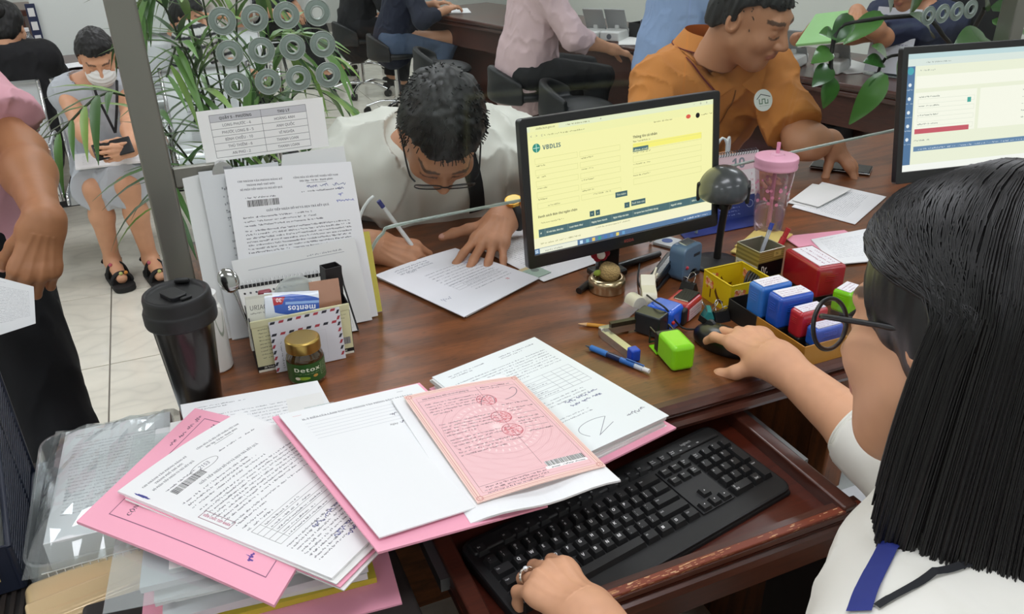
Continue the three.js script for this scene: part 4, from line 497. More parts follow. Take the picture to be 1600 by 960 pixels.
{ // upright papers
  const st = (n, l, c, m, g) => { const geo = sheetGeo(c, 0.0001, 6); const q = sheetGeo(c.map(p => [p[0], p[1], p[2] - .002]), .0001, 6); const mm = mesh(n, (() => { const a = sheetGeo(c, .0001, 6); return a; })(), m, scene); return tag(mm, l, 'paper', g); };
  function up(name, label, cat, c, mat, th = .002, group) {   // near-vertical sheet with its thickness behind it
    const g = sheetGeo(c, .0001, 6), p = g.attributes.position, n = p.count; const b = sheetGeo(c.map(q => [q[0], q[1], q[2] - th]), .0001, 2); const uvb = b.attributes.uv; for (let i = 0; i < uvb.count; i++) uvb.setXY(i, .004, .004);
    const m = mesh(name, merge([g, b]), mat, scene); return tag(m, label, cat, group);
  }
  const hold = thing('paper_stand', 'clear acrylic stand holding the upright papers', 'paper stand', [.16, D, -1.37]); mesh('back_plate', box(.25, .2, .003, 0, .105, -.022, -.12), P(0xf4f8f8, .05, { transmission: .95, thickness: 0 }), hold); mesh('foot', box(.25, .003, .07, 0, .002, 0), P(0xf4f8f8, .05, { transmission: .95, thickness: 0 }), hold);
  up('document_sheet', 'blank white sheet standing at the back of the upright papers', 'paper', [[.17, 1.214, -1.388], [.276, 1.216, -1.388], [.285, .912, -1.348], [.10, .912, -1.348]], paperMat2);
  up('document_sheet', 'white envelope standing at the left end of the upright papers', 'paper', [[.006, 1.197, -1.386], [.06, 1.203, -1.386], [.07, .912, -1.346], [.004, .912, -1.346]], M(0xe2e4e2, .7), .004);
  up('plastic_sleeve', 'clear plastic sleeve with a typed page standing beside the receipt form', 'sleeve', [[.032, 1.206, -1.378], [.16, 1.206, -1.378], [.17, .912, -1.338], [.032, .912, -1.338]], mapped(canvas(256, 512, (x, w, h) => { x.fillStyle = '#d9dcdd'; x.fillRect(0, 0, w, h); para(x, 62, 60, 190, 20, 12, 22, '#8e9296', 7, .6); }), .2), .002);
  up('yellow_folder', 'yellow card folder edge at the right of the upright papers', 'folder', [[.16, 1.062, -1.364], [.300, 1.06, -1.364], [.302, .912, -1.333], [.15, .912, -1.333]], M(0xd5c95c, .7), .004);
  up('receipt_form', 'upright receipt form with barcode and red stamp leaning in the stand', 'paper', [[.072, 1.208, -1.366], [.281, 1.193, -1.366], [.290, .912, -1.318], [.062, .912, -1.318]], mapped(texReceipt, .6), .003);
  up('document_sheet', 'white half sheet standing in front of the upright receipt form', 'paper', [[.055, 1.058, -1.338], [.267, 1.064, -1.338], [.276, .9125, -1.306], [.062, .9125, -1.306]], mapped(page(512, 380, (x, w, h) => { x.fillStyle = '#9a9da2'; x.fillRect(56, 50, 400, 2); words(x, 300, 42, 150, 9, '#8a8d92', 61); }, '#e7e8e6')), .003);
  const ct = canvas(768, 512, (x, w, h) => { x.fillStyle = '#ecece8'; x.fillRect(0, 0, w, h); x.fillStyle = '#1d1d1f'; x.fillRect(0, 0, w, 26); x.fillRect(w - 14, 0, 14, h); x.fillStyle = '#b33a40'; x.beginPath(); x.rect(650, 40, 84, 110); x.fill(); vtext(x, '21', 692, 108, 54, { bold: true, col: '#f0d9a0', al: 'center' }); x.strokeStyle = '#c9c9c4'; x.lineWidth = 2; for (let i = 0; i < 5; i++) { x.strokeRect(560, 160 + i * 64, 178, 64); } vtext(x, 'THÁNG', 40, 250, 40, { bold: true, col: '#39435f' }); vtext(x, 'BIDV', 40, 470, 34, { bold: true, col: '#2d2f38' }); x.fillStyle = '#39435f'; x.fillRect(46, 130, 70, 16); x.fillRect(72, 130, 18, 66); x.fillRect(40, 168, 90, 14); for (let i = 0; i < 14; i++) { x.fillStyle = i % 3 ? '#55585e' : '#222'; x.beginPath(); x.arc(40 + i * 42, 66, 8, 0, 7); x.fill(); } });
  const cal = thing('desk_calendar', 'white wire-bound desk calendar with black edge behind the cream box', 'calendar', [.15, D, -1.295]); const o = [.15, D, -1.295];
  mesh('page', sheetGeo(local([[.055, 1.022, -1.315], [.230, 1.018, -1.315], [.244, .913, -1.277], [.066, .913, -1.277]], o), .0004, 4), mapped(ct, .5), cal); mesh('back_board', sheetGeo(local([[.055, 1.02, -1.318], [.233, 1.016, -1.318], [.244, .9125, -1.332], [.066, .9125, -1.332]], o), .0015, 2), M(0x1c1c1e, .6), cal); mesh('base_board', sheetGeo(local([[.066, .9125, -1.332], [.244, .9125, -1.332], [.244, .9125, -1.277], [.066, .9125, -1.277]], o), .001, 1), M(0x1c1c1e, .6), cal);
  const lp = []; for (let i = 0; i < 26; i++) lp.push(place(new THREE.TorusGeometry(.0055, .0007, 6, 14), -.09 + i * .0066, .112 - i * .00015, -.0205, 0, Math.PI / 2)); mesh('wire_binding', lp, M(0xe8e8e8, .3, { metalness: .6 }), cal);
}
{
  const ft = canvas(1024, 580, (x, w, h) => { x.fillStyle = '#dedbb0'; x.fillRect(0, 0, w, h); x.fillStyle = '#17171a'; x.fillRect(0, h - 66, w, 40); x.fillStyle = '#e8e6d6'; x.fillRect(0, h - 26, w, 26); for (let i = 0; i < 9; i++) words(x, 60, 110 + i * 40, 170 - (i % 3) * 26, 17, '#6a6a50', 600 + i); words(x, 880, 120, 100, 14, '#6a6a50', 620); words(x, 880, 160, 80, 14, '#6a6a50', 621); barcode(x, 890, 380, 110, 80, 9); vtext(x, '20 Trink', 60, h - 36, 28, { bold: true, col: '#e8e6d6' }); vtext(x, 'Care', 890, h - 36, 28, { bold: true, col: '#e8e6d6' }); });
  const t = thing('carton_box', 'open cream carton with black base filled with small packs', 'box', [.139, D, -1.24]); const cm = M(0xd9d6ae, .65), dk = M(0x17171a, .6), W = .158, H = .094, Z = .065;
  const fg = box(W, H, .0016, 0, H / 2, Z / 2); mesh('front_panel', fg, mapped(ft, .6), t); for (const s of [-1, 1]) { mesh('side_panel', box(.0016, H, Z, s * W / 2, H / 2, 0), dk, t); } mesh('back_panel', box(W, H * .95, .0016, 0, H * .475, -Z / 2), cm, t); mesh('bottom_panel', box(W, .0016, Z, 0, .001, 0), dk, t); mesh('lip', rbox(W + .002, .012, .0022, .001, 0, H - .006, Z / 2 + .0005), cm, t);
  const Y = D; const q = (n, l, c, g, m, x, y, z, rx = 0, ry = 0, rz = 0) => { const a = tag(mesh(n, g, m), l, c); a.position.set(x, y, z); a.rotation.set(rx, ry, rz); return a; };
  const pouch = (w, h, d) => { const g = new THREE.BoxGeometry(w, h, d, 12, 10, 2), p = g.attributes.position; for (let i = 0; i < p.count; i++) { const u = p.getX(i) / w * 2, v = p.getY(i) / h * 2; p.setZ(i, p.getZ(i) * (.12 + .88 * Math.sqrt(Math.max(0, 1 - v * v)) * (1 - .2 * u * u)) + .0006 * Math.sin(u * 17 + v * 5)); } g.computeVertexNormals(); return g; };
  const tubeG = (w, h, d) => { const g = new THREE.BoxGeometry(w, h, d, 10, 10, 4), p = g.attributes.position; for (let i = 0; i < p.count; i++) { const v = clamp(p.getY(i) / h + .5, 0, 1); const k = 1 - Math.pow(v, 1.5); p.setZ(i, p.getZ(i) * (.08 + .92 * k)); } g.computeVertexNormals(); return g; };
  q('cream_tube', 'white squeeze tube with black lettering at the left end of the cream carton', 'tube', tubeG(.042, .09, .024), mapped(canvas(256, 512, (x, w, h) => { x.fillStyle = '#dcdcd0'; x.fillRect(0, 0, w, h); x.fillStyle = '#cfcfc2'; x.fillRect(0, 0, w, 26); vtext(x, 'URIAGE', w / 2, 130, 58, { col: '#4a4a44', al: 'center', maxW: 220 }); words(x, 30, 168, 196, 18, '#77776c', 33); }), .35), .079, D + .082, -1.228, -.08, 0, -.06);
  q('candy_pack', 'blue and white foil pack of mints lying in the cream carton', 'candy pack', pouch(.086, .048, .018), mapped(canvas(512, 288, (x, w, h) => { x.fillStyle = '#dfe6ee'; x.fillRect(0, 0, w, h); x.fillStyle = '#3f62b5'; x.beginPath(); x.moveTo(70, 40); x.quadraticCurveTo(300, -10, 512, 70); x.lineTo(512, 200); x.quadraticCurveTo(280, 250, 90, 190); x.fill(); x.fillStyle = '#8fb0e0'; x.fillRect(190, 90, 322, 26); x.fillStyle = '#b5373f'; x.beginPath(); x.moveTo(70, 40); x.lineTo(190, 40); x.lineTo(160, 110); x.lineTo(80, 120); x.fill(); rotd(x, 345, 150, Math.PI, () => { vtext(x, 'mentos', 0, 20, 76, { bold: true, col: '#f1f4fb', al: 'center', maxW: 270 }); }); rotd(x, 130, 70, Math.PI, () => vtext(x, '30', 0, 18, 50, { bold: true, col: '#f6e9e9', al: 'center' })); }), .22), .130, D + .098, -1.228, -.25, 0, -.14);
  q('cosmetic_tube', 'rose gold foil tube standing in the cream carton', 'tube', tubeG(.049, .10, .026), P(0xc79a84, .25, { metalness: .7 }), .186, D + .080, -1.232, -.1, 0, -.03);
  q('lid_disc', 'clear ribbed plastic lid standing at the back of the cream carton', 'lid', place(cyl(.034, .036, .006, 0, 0, 0, 40, Math.PI / 2), 0, 0, 0), P(0xe8ece8, .15, { transmission: .7, thickness: 0 }), .143, D + .098, -1.262, -.1);
  q('black_box', 'small black open box standing in the cream carton corner', 'box', merge([box(.028, .10, .0015, 0, 0, .011), box(.028, .10, .0015, 0, 0, -.011), box(.0015, .1, .022, -.014, 0, 0), box(.0015, .1, .022, .014, 0, 0), box(.028, .0015, .022, 0, -.03, 0)]), M(0x1b191a, .5), .203, D + .094, -1.258, 0, .25, -.05);
  q('lip_balm', 'small clear pack with a dark red cap in the cream carton', 'lip balm', merge([rbox(.022, .05, .012, .004, 0, 0, 0)]), P(0x8c3b46, .3), .094, D + .096, -1.258, -.1);
  { const s = thing('spoon', 'steel spoon standing in the corner of the cream carton', 'spoon', [.06, D + .03, -1.24]); const bl = new THREE.SphereGeometry(1, 20, 12, 0, 6.2832, 0, Math.PI / 2); bl.scale(.016, .006, .021); bl.rotateX(1.25); bl.rotateZ(.25); bl.translate(-.018, .122, -.012); mesh('bowl', bl, M(0xb9bab8, .12, { metalness: 1, side: THREE.DoubleSide }), s); mesh('handle', tube([[-.014, .105, -.010], [-.009, .085, -.006], [0, .03, 0], [.004, -.02, .002]], .0024, 20, 8), M(0xb9bab8, .15, { metalness: 1 }), s); }
  const ev = canvas(512, 384, (x, w, h) => { x.fillStyle = '#d9d9df'; x.fillRect(0, 0, w, h); const st = (X, Y, dx, dy, n) => { for (let i = 0; i < n; i++) { x.fillStyle = i % 2 ? '#a83c46' : '#2a2a34'; x.save(); x.translate(X + dx * i, Y + dy * i); x.transform(1, 0, -.5, 1, 0, 0); x.fillRect(0, 0, dx ? 34 : 18, dx ? 18 : 26); x.restore(); } }; st(14, 4, 62, 0, 8); st(14, 92, 62, 0, 8); st(10, 130, 0, 44, 6); st(492, 20, 0, 44, 8); x.fillStyle = '#8e8c58'; x.fillRect(90, 150, 44, 220); rotd(x, 56, 160, 1.5708, () => words(x, 0, 0, 200, 16, '#77777f', 34)); x.strokeStyle = '#b9b9c2'; x.strokeRect(330, 140, 60, 220); });
  const e = sheet('airmail_envelope', 'airmail envelope with red and black striped border leaning on the cream carton', 'envelope', [[.087, .999, -1.2035], [.202, 1.003, -1.2035], [.2005, .9115, -1.192], [.086, .9115, -1.192]], mapped(ev, .65), { th: .0001, n: 3 });
}
{
  const lb = canvas(1024, 300, (x, w, h) => { x.fillStyle = '#2f5a2a'; x.fillRect(0, 0, w, h); for (const X of [300, 812]) { vtext(x, 'Detox', X, 120, 84, { bold: true, col: '#e6ecd8', al: 'center' }); words(x, X - 110, 160, 220, 16, '#b9c9a0', 41); x.fillStyle = '#93b33a'; x.beginPath(); x.ellipse(X - 40, 220, 62, 26, 0, 0, 7); x.fill(); x.fillStyle = '#e8e4d0'; x.beginPath(); x.arc(X - 90, 225, 24, 0, 7); x.fill(); x.fillStyle = '#c89a4a'; x.beginPath(); x.arc(X + 70, 200, 22, 0, 7); x.fill(); x.strokeStyle = '#c9d6b4'; x.lineWidth = 3; x.strokeRect(X + 130, 40, 110, 180); para(x, X + 140, 70, 90, 6, 12, 24, '#c9d6b4', 44); } });
  const t = thing('glass_jar', 'small brown glass jar with green label and gold lid', 'jar', [.130, D, -1.155], R(-112));
  mesh('glass', lathe([[0, 0], [.024, 0], [.0285, .003], [.0295, .008], [.0295, .044], [.028, .05], [.024, .0555], [.0235, .060], [0, .060]]), P(0x3b2a12, .08, { clearcoat: 1, clearcoatRoughness: .05 }), t); const lg = new THREE.CylinderGeometry(.0299, .0299, .034, 48, 1, true); lg.translate(0, .026, 0); mesh('label', lg, mapped(lb, .35), t);
  mesh('lid', lathe([[.0262, .057], [.0275, .058], [.0275, .074], [.0265, .0765], [.0235, .0775], [.0225, .0768], [0, .0768]]), M(0xb79a55, .28, { metalness: .9 }), t);
}
// ---------------------------------------------------------------- left edge: file rack, tray of sleeves, clutch
{
  const t = thing('tray_cabinet', 'dark ribbed low cabinet under the plastic document tray', 'cabinet', [-.33, 0, -1.08]); mesh('cabinet_body', rbox(.44, .742, .44, .006, 0, .371, -.06), M(0x171312, .7), t); for (let i = 0; i < 34; i++) mesh('rib', rbox(.007, .004, .43, .0018, -.20 + i * .0122, .744, -.06, 0, 0, 0, 1), M(0x241d1a, .6), t);
  const y = .748, tr = thing('document_tray', 'clear plastic tray with a grid moulded rim holding sleeved documents', 'tray', [-.195, y, -1.185]); const pm = P(0xf2f5f5, .1, { transmission: .88, thickness: 0 });
  const rim = (w, h, r) => { const s = rrect(w, h, r), hole = rrect(w - .006, h - .006, r - .003); s.holes.push(hole); const g = extr(s, .045, .0008); g.rotateX(-Math.PI / 2); return g; }; mesh('wall', rim(.21, .34, .04), pm, tr); mesh('bottom', (() => { const g = extr(rrect(.208, .338, .04), .002); g.rotateX(-Math.PI / 2); return g; })(), pm, tr);
  const gl = []; for (let i = 0; i < 16; i++) gl.push(box(.0012, .028, .0012, -.075 + i * .0105, .02, .1705)); gl.push(box(.165, .0012, .0012, 0, .034, .1705), box(.165, .0012, .0012, 0, .012, .1705)); mesh('grid_lines', gl, M(0xd5d8d8, .4), tr);
  const cl = P(0xfafcfc, .05, { transmission: .93, thickness: 0 }); const dp = [[paperMat2, .03], [paperMat, .018]];
  const pp = thing('document_bundle', 'bundle of documents wrapped in clear shiny plastic in the tray', 'documents', [-.188, y + .006, -1.185]);
  mesh('papers', sheetGeo(flatQuad(.006, .052, .0, .165, .285, 3), .048, 4), mapped(texPlain[1], .7), pp); mesh('plastic_wrap', sheetGeo(flatQuad(.0, .070, -.005, .215, .345, 3), .001, 16, (u, v) => { const e = Math.max(Math.abs(u - .5), Math.abs(v - .5)) * 2; return -.05 * Math.pow(e, 6) + .0035 * Math.sin(u * 21 + v * 9) * Math.sin(v * 13) + .003 * noise.noise(u * 9, v * 9, 1); }), cl, pp);
  const c = thing('clutch_wallet', 'glossy champagne gold clutch wallet under the plastic tray', 'wallet', [-.215, .695, -.985]); const gm = P(0xdcc094, .22, { clearcoat: .6, metalness: .3 }); mesh('wallet_body', rbox(.165, .05, .09, .014, 0, .056, 0, 0, .16, 0, 4), gm, c); mesh('flap', rbox(.168, .012, .045, .005, .006, .075, .026, .35, .16, 0, 3), gm, c); mesh('clasp', sph(.005, -.07, .074, .056), M(0xd9c79a, .2, { metalness: 1 }), c); mesh('clasp', sph(.004, -.058, .070, .054), M(0xd9c79a, .2, { metalness: 1 }), c);
}
{
  const t = thing('magazine_file', 'navy plastic magazine file with slatted side full of papers', 'file holder', [-.315, .748, -1.19], .04); t.scale.y = .66; const nv = M(0x1c2233, .45);
  const side = poly([[-.13, 0], [.15, 0], [.15, .10], [.14, .11], [-.10, .36], [-.13, .36]]);
  mesh('left_side', place((() => { const g = extr(side, .003); g.rotateY(-Math.PI / 2); return g; })(), -.10, 0, 0), nv, t);
  // open slatted frame on the near side (towards the desk); u = along z, v = up
  const fr = []; const P2 = [[-.13, .004], [.15, .004], [.15, .115], [-.10, .355], [-.13, .355]]; for (let i = 0; i < 5; i++) { const a = P2[i], b = P2[(i + 1) % 5]; fr.push(bar([.0, a[1], a[0]], [.0, b[1], b[0]], .0048, 6)); } mesh('side_frame', fr, nv, t);
  mesh('middle_rib', bar([0, .01, -.03], [0, .29, -.035], .003, 6), nv, t); for (let k = 0; k < 22; k++) { const y = .02 + k * .0145, zr = y < .115 ? .145 : .145 - (y - .115) * 1.04; if (zr < -.09) continue; mesh('slat', bar([0, y + .012, -.125], [0, Math.max(.006, y - .02), Math.min(zr, .145)], .0026, 5), nv, t); }
  mesh('front_lip', rbox(.1, .12, .004, .002, -.05, .06, .15), nv, t); mesh('back', rbox(.1, .36, .004, .002, -.05, .18, -.131), nv, t); mesh('base', rbox(.1, .004, .28, .001, -.05, .002, .01), nv, t); mesh('label_window', rbox(.055, .05, .002, .001, -.05, .06, .153), M(0xd6c987, .6), t).userData.label = 'yellow paper label';
  for (let i = 0; i < 6; i++) { const h = .30 - .012 * (i % 3); const m = tag(mesh('file_sleeve', sheetGeo([[-.332 - i * .013, .753 + h * .74, -1.31], [-.332 - i * .013, .753 + h * .45, -1.06], [-.33 - i * .013, .753, -1.06], [-.33 - i * .013, .753, -1.31]], .0001, 6, (u, v) => [.003 * Math.sin(u * 7 + i), 0, 0]), P(0xdfe3df, .3, { side: THREE.DoubleSide })), 'clear sleeved papers standing in the navy magazine file', 'sleeve', 'sleeves in the magazine file'); }
}
// ---------------------------------------------------------------- keyboard
{
  const U = .01937, kb = thing('computer_keyboard', 'black full-size wired keyboard with white legends', 'keyboard', [.256, .866, -.703], R(10.85)); kb.rotation.order = 'YXZ'; kb.rotation.x = R(4.6);
  const bm = M(0x141415, .48), rows = [], AT = 16; // atlas of legends
  const keys = []; const K = (s, x, y, w = 1, h = 1, o = {}) => keys.push({ s, x, y, w, h, ...o });
  ['Esc', null, 'F1', 'F2', 'F3', 'F4', , 'F5', 'F6', 'F7', 'F8', , 'F9', 'F10', 'F11', 'F12'].forEach(() => 0);
  K('Esc', 0, -1.25); [['F1', 2], ['F2', 3], ['F3', 4], ['F4', 5], ['F5', 6.5], ['F6', 7.5], ['F7', 8.5], ['F8', 9.5], ['F9', 11], ['F10', 12], ['F11', 13], ['F12', 14], ['Print|Screen', 15.25], ['Scroll|Lock', 16.25], ['Pause|Break', 17.25]].forEach(q => K(q[0], q[1], -1.25));
  ['~|`', '!|1', '@|2', '#|3', '$|4', '%|5', '^|6', '&|7', '*|8', '(|9', ')|0', '_|-', '+|='].forEach((s, i) => K(s, i, 0)); K('Backspace', 13, 0, 2);
  K('Tab', 0, 1, 1.5); 'QWERTYUIOP'.split('').forEach((s, i) => K(s, 1.5 + i, 1)); K('{|[', 11.5, 1); K('}|]', 12.5, 1); K('||\\', 13.5, 1, 1.5);
  K('Caps', 0, 2, 1.75); 'ASDFGHJKL'.split('').forEach((s, i) => K(s, 1.75 + i, 2)); K(':|;', 10.75, 2); K('"|\'', 11.75, 2); K('Enter', 12.75, 2, 2.25);
  K('Shift', 0, 3, 2.25); 'ZXCVBNM'.split('').forEach((s, i) => K(s, 2.25 + i, 3)); K('<|,', 9.25, 3); K('>|.', 10.25, 3); K('?|/', 11.25, 3); K('Shift', 12.25, 3, 2.75);
  K('Ctrl', 0, 4, 1.25); K('win', 1.25, 4, 1.25); K('Alt', 2.5, 4, 1.25); K('', 3.75, 4, 6.25, 1, { space: 1 }); K('Alt', 10, 4, 1.25); K('win', 11.25, 4, 1.25); K('menu', 12.5, 4, 1.25); K('Ctrl', 13.75, 4, 1.25);
  ['Insert', 'Home', 'Page|Up'].forEach((s, i) => K(s, 15.25 + i, 0)); ['Delete', 'End', 'Page|Down'].forEach((s, i) => K(s, 15.25 + i, 1)); K('up', 16.25, 3); K('left', 15.25, 4); K('down', 16.25, 4); K('right', 17.25, 4);
  ['Num|Lock', '/', '*', '-'].forEach((s, i) => K(s, 18.5 + i, 0)); ['7', '8', '9'].forEach((s, i) => K(s, 18.5 + i, 1)); K('+', 21.5, 1, 1, 2); ['4', '5', '6'].forEach((s, i) => K(s, 18.5 + i, 2)); ['1', '2', '3'].forEach((s, i) => K(s, 18.5 + i, 3)); K('0|Ins', 18.5, 4, 2); K('.|Del', 20.5, 4); K('Enter', 21.5, 3, 1, 2);
  const N = 11, cs = 128; const atlas = canvas(N * cs, N * cs, (x, w, h) => {
    x.fillStyle = '#1d1d1e'; x.fillRect(0, 0, w, h); keys.forEach((k, i) => {
      const X = (i % N) * cs, Y = Math.floor(i / N) * cs; x.save(); x.beginPath(); x.rect(X, Y, cs, cs); x.clip(); const big = k.s.length == 1 && /[A-Z]/.test(k.s), c = '#e6e6e6', pts = k.s.split('|'); x.strokeStyle = c; x.lineWidth = 6;
      if (k.s === 'win') { x.fillStyle = c; for (const a of [0, 1]) for (const b of [0, 1]) x.fillRect(X + 44 + a * 22, Y + 40 + b * 22, 19, 19); } else if (k.s === 'menu') { x.strokeRect(X + 46, Y + 42, 30, 34); x.fillStyle = c; x.fillRect(X + 52, Y + 52, 18, 4); x.fillRect(X + 52, Y + 62, 18, 4); } else if (['up', 'down', 'left', 'right'].includes(k.s)) { const a = { up: 0, right: 1.5708, down: 3.1416, left: -1.5708 }[k.s]; rotd(x, X + 64, Y + 56, a, () => { x.fillStyle = c; x.beginPath(); x.moveTo(0, -14); x.lineTo(12, 10); x.lineTo(-12, 10); x.fill(); }); }
      else if (k.s === '||\\') { txt(x, '|', X + 24, Y + 56, font(40), c); txt(x, '\\', X + 24, Y + 104, font(40), c); } else if (pts.length == 2 && pts[0].length < 2) { txt(x, pts[0], X + 26, Y + 54, font(46), c); txt(x, pts[1], X + 26, Y + 106, font(46), c); } else if (pts.length == 2) { txt(x, pts[0], X + 18, Y + 50, font(k.y < 0 ? 30 : 28), c, 'left', 80); txt(x, pts[1], X + 18, Y + 82, font(28), c, 'left', 80); } else if (big) txt(x, k.s, X + 34, Y + 72, font(66, true), c); else txt(x, k.s, X + 18, Y + 58, font(k.s.length == 1 ? 48 : 30), c, 'left', k.w > 1 ? 60 : 90); x.restore();
    });
  });
  const km = M(0xffffff, .42, { map: atlas });
  const body = extr(rrect(.449, .158, .016), .012, .004); body.rotateX(-Math.PI / 2); body.translate(U * 11.22, -.024, U * 1.72); mesh('case', body, bm, kb); mesh('palm_edge', (() => { const g = rbox(.446, .012, .022, .006, U * 11.22, -.016, U * 5.55, .25, 0, 0, 3); return g; })(), bm, kb); mesh('back_bar', rbox(.44, .010, .024, .004, U * 11.22, -.009, U * -1.62), bm, kb); mesh('centre_panel', box(U * 3.1, .006, U * 4.9, U * 16.75, -.0085, U * 2.5 - U * .5), M(0x232325, .5), kb);
  { const g = new THREE.PlaneGeometry(.03, .008); g.rotateX(-Math.PI / 2); g.translate(U * 19.6, -.0037, U * -1.62); mesh('maker_mark', g, mapped(canvas(256, 68, (x, w, h) => { x.fillStyle = '#141415'; x.fillRect(0, 0, w, h); txt(x, 'logitech', 10, 48, font(50), '#b9b9b9'); }), .5), kb); }
  for (let i = 0; i < 3; i++) mesh('indicator', box(.004, .0006, .002, U * (19 + i * .9 - .5), -.0036, U * -1.2), M(0x9a9a9a, .4), kb);
  keys.forEach((k, i) => {
    const w = k.w * U - .0022, d = k.h * U - .0022, w2 = w - .0052, d2 = d - .0056, h = k.y < 0 ? .0065 : .0085, y0 = -.0085, g = new THREE.BufferGeometry(), X0 = (i % N) / N, Y1 = 1 - Math.floor(i / N) / N, cu = 1 / N; const dz = -.0006;
    const b = [[-w / 2, y0, -d / 2], [w / 2, y0, -d / 2], [w / 2, y0, d / 2], [-w / 2, y0, d / 2]], t = [[-w2 / 2, y0 + h, -d2 / 2 + dz], [w2 / 2, y0 + h, -d2 / 2 + dz], [w2 / 2, y0 + h - .0006, d2 / 2 + dz], [-w2 / 2, y0 + h - .0006, d2 / 2 + dz]]; const pos = [], uv = [], bl = [X0 + cu * .02, Y1 - cu * .98];
    const q = (a, c, e, f, U4) => { pos.push(...a, ...c, ...e, ...a, ...e, ...f); const u = U4 || [bl, bl, bl, bl]; uv.push(...u[0], ...u[1], ...u[2], ...u[0], ...u[2], ...u[3]); }; const ar = w2 / d2; const ux = Math.min(1, ar), vx = Math.min(1, 1 / ar); const lx = k.w > 1.3 || k.h > 1 ? 1 : 1;
    const eu = cu * .94, sx = ar > 1 ? ar : 1, sy = ar < 1 ? 1 / ar : 1;
    // legend keeps its size at the upper left of the cap; wider caps clamp to the plain part of the cell
    q(b[0], t[0], t[1], b[1]); q(b[1], t[1], t[2], b[2]); q(b[2], t[2], t[3], b[3]); q(b[3], t[3], t[0], b[0]);
    const mx = mid(t[0], t[1], 1 / sx), mx2 = mid(t[3], t[2], 1 / sx), my = mid(t[0], t[3], 1 / sy), my2 = mid(t[1], t[2], 1 / sy); const a = [X0 + cu * .03, Y1 - cu * .03], c = [X0 + cu * .97, Y1 - cu * .03], e = [X0 + cu * .97, Y1 - cu * .97], f = [X0 + cu * .03, Y1 - cu * .97];
    if (sx > 1.02) { q(t[0], t[3], mx2, mx, [a, f, e, c]); q(mx, mx2, t[2], t[1]); } else if (sy > 1.02) { q(t[0], my, my2, t[1], [a, f, e, c]); q(my, t[3], t[2], my2); } else q(t[0], t[3], t[2], t[1], [a, f, e, c]);
    g.setAttribute('position', new THREE.Float32BufferAttribute(pos, 3)); g.setAttribute('uv', new THREE.Float32BufferAttribute(uv, 2)); g.computeVertexNormals(); const m = mesh(k.space ? 'space_bar' : 'key', g, km, kb); m.position.set(U * (k.x + k.w / 2), 0, U * (k.y + (k.h - 1) / 2));
  });
}
// ---------------------------------------------------------------- mouse
{
  const t = thing('computer_mouse', 'black wired optical mouse under the hand', 'mouse', [.790, D, -.955], R(16)); const f0 = ell([0, .012, 0], [.03, .028, .056]), f = (x, y, z) => smax(f0(x, y, z), Math.max(-y, Math.abs(x) - .0295), .006); f.bb = [-.034, -.002, -.06, .034, .044, .06]; mesh('shell', nets(f, .0025), P(0x131314, .28), t); mesh('scroll_wheel', place(cyl(.009, .009, .006, 0, 0, 0, 18, 0, 0, Math.PI / 2), 0, .034, -.026), M(0x2c2c2e, .5), t); mesh('button_seam', box(.0012, .012, .045, 0, .0325, -.03, .25), M(0x050505, .6), t);
  tag(mesh('mouse_cable', tube([[.778, D + .012, -1.008], [.76, D + .010, -1.03], [.735, D + .045, -1.045], [.728, D + .05, -1.07], [.745, D + .035, -1.115], [.765, D + .02, -1.165], [.80, D + .004, -1.24], [.86, D + .004, -1.33]], .0018, 60, 8), M(0x0f0f10, .5)), 'thin black mouse cable running over the blue stamp', 'cable');
}
// ---------------------------------------------------------------- monitors
const bezel = P(0x101012, .3, { clearcoat: .4, clearcoatRoughness: .2 });
function monitor(o) {
  const t = thing('computer_monitor', o.label, 'monitor', [o.x, D, o.z], o.yaw); const W = o.w, H = W * 9 / 16, cy = o.y - D, head = new THREE.Group(); head.name = 'screen_head'; head.position.set(0, cy, 0); head.rotation.x = -o.tilt; t.add(head);
  const bw = .012, bb = .022; const fs = rrect(W + 2 * bw, H + bw + bb, .006), ho = poly([[-W / 2, -H / 2 + (bb - bw) / 2], [W / 2, -H / 2 + (bb - bw) / 2], [W / 2, H / 2 + (bb - bw) / 2], [-W / 2, H / 2 + (bb - bw) / 2]]); fs.holes.push(ho); const dy = -(bb - bw) / 2;
  mesh('bezel', place(extr(fs, .012, .0015), 0, dy, -.010), bezel, head); mesh('rear_shell', rbox(W * .96, H * .95, .03, .012, 0, dy, -.022), M(0x121214, .5), head);
  const sm = new THREE.MeshStandardMaterial({ color: 0x050505, roughness: .35, emissive: 0xffffff, emissiveMap: o.tex, emissiveIntensity: o.glow }); mesh('screen', place(new THREE.PlaneGeometry(W, H), 0, 0, .0005), sm, head);
  const l = new THREE.RectAreaLight(o.lc, o.lp, W, H); l.position.set(0, 0, .006); l.rotation.y = Math.PI; head.add(l);
  if (o.mark) { const g = new THREE.PlaneGeometry(.05, .011); g.translate(0, -H / 2 - bb * .5, .0042); mesh('maker_mark', g, mapped(canvas(256, 56, (x, w, h) => { x.fillStyle = '#101012'; x.fillRect(0, 0, w, h); txt(x, o.mark, 128, 42, font(42, true), '#8c3a34', 'center'); }), .4), head); }
  mesh('neck', rbox(.05, cy - H * .15, .018, .006, 0, (cy - H * .15) / 2 + .004, -.05), bezel, t);
  if (o.feet) for (const s of [-1, 1]) mesh('foot', (() => { const g = bar([0, .010, -.05], s < 0 ? [-.096, .006, -.004] : [.15, .006, -.075], .010, 8, .007); return g; })(), bezel, t); else mesh('base', place(cyl(.1, .105, .012, 0, .006, -.04, 40), 0, 0, 0), bezel, t);
  mesh('stem_hub', rbox(.07, .014, .05, .005, 0, .009, -.05), bezel, t); return t;
}
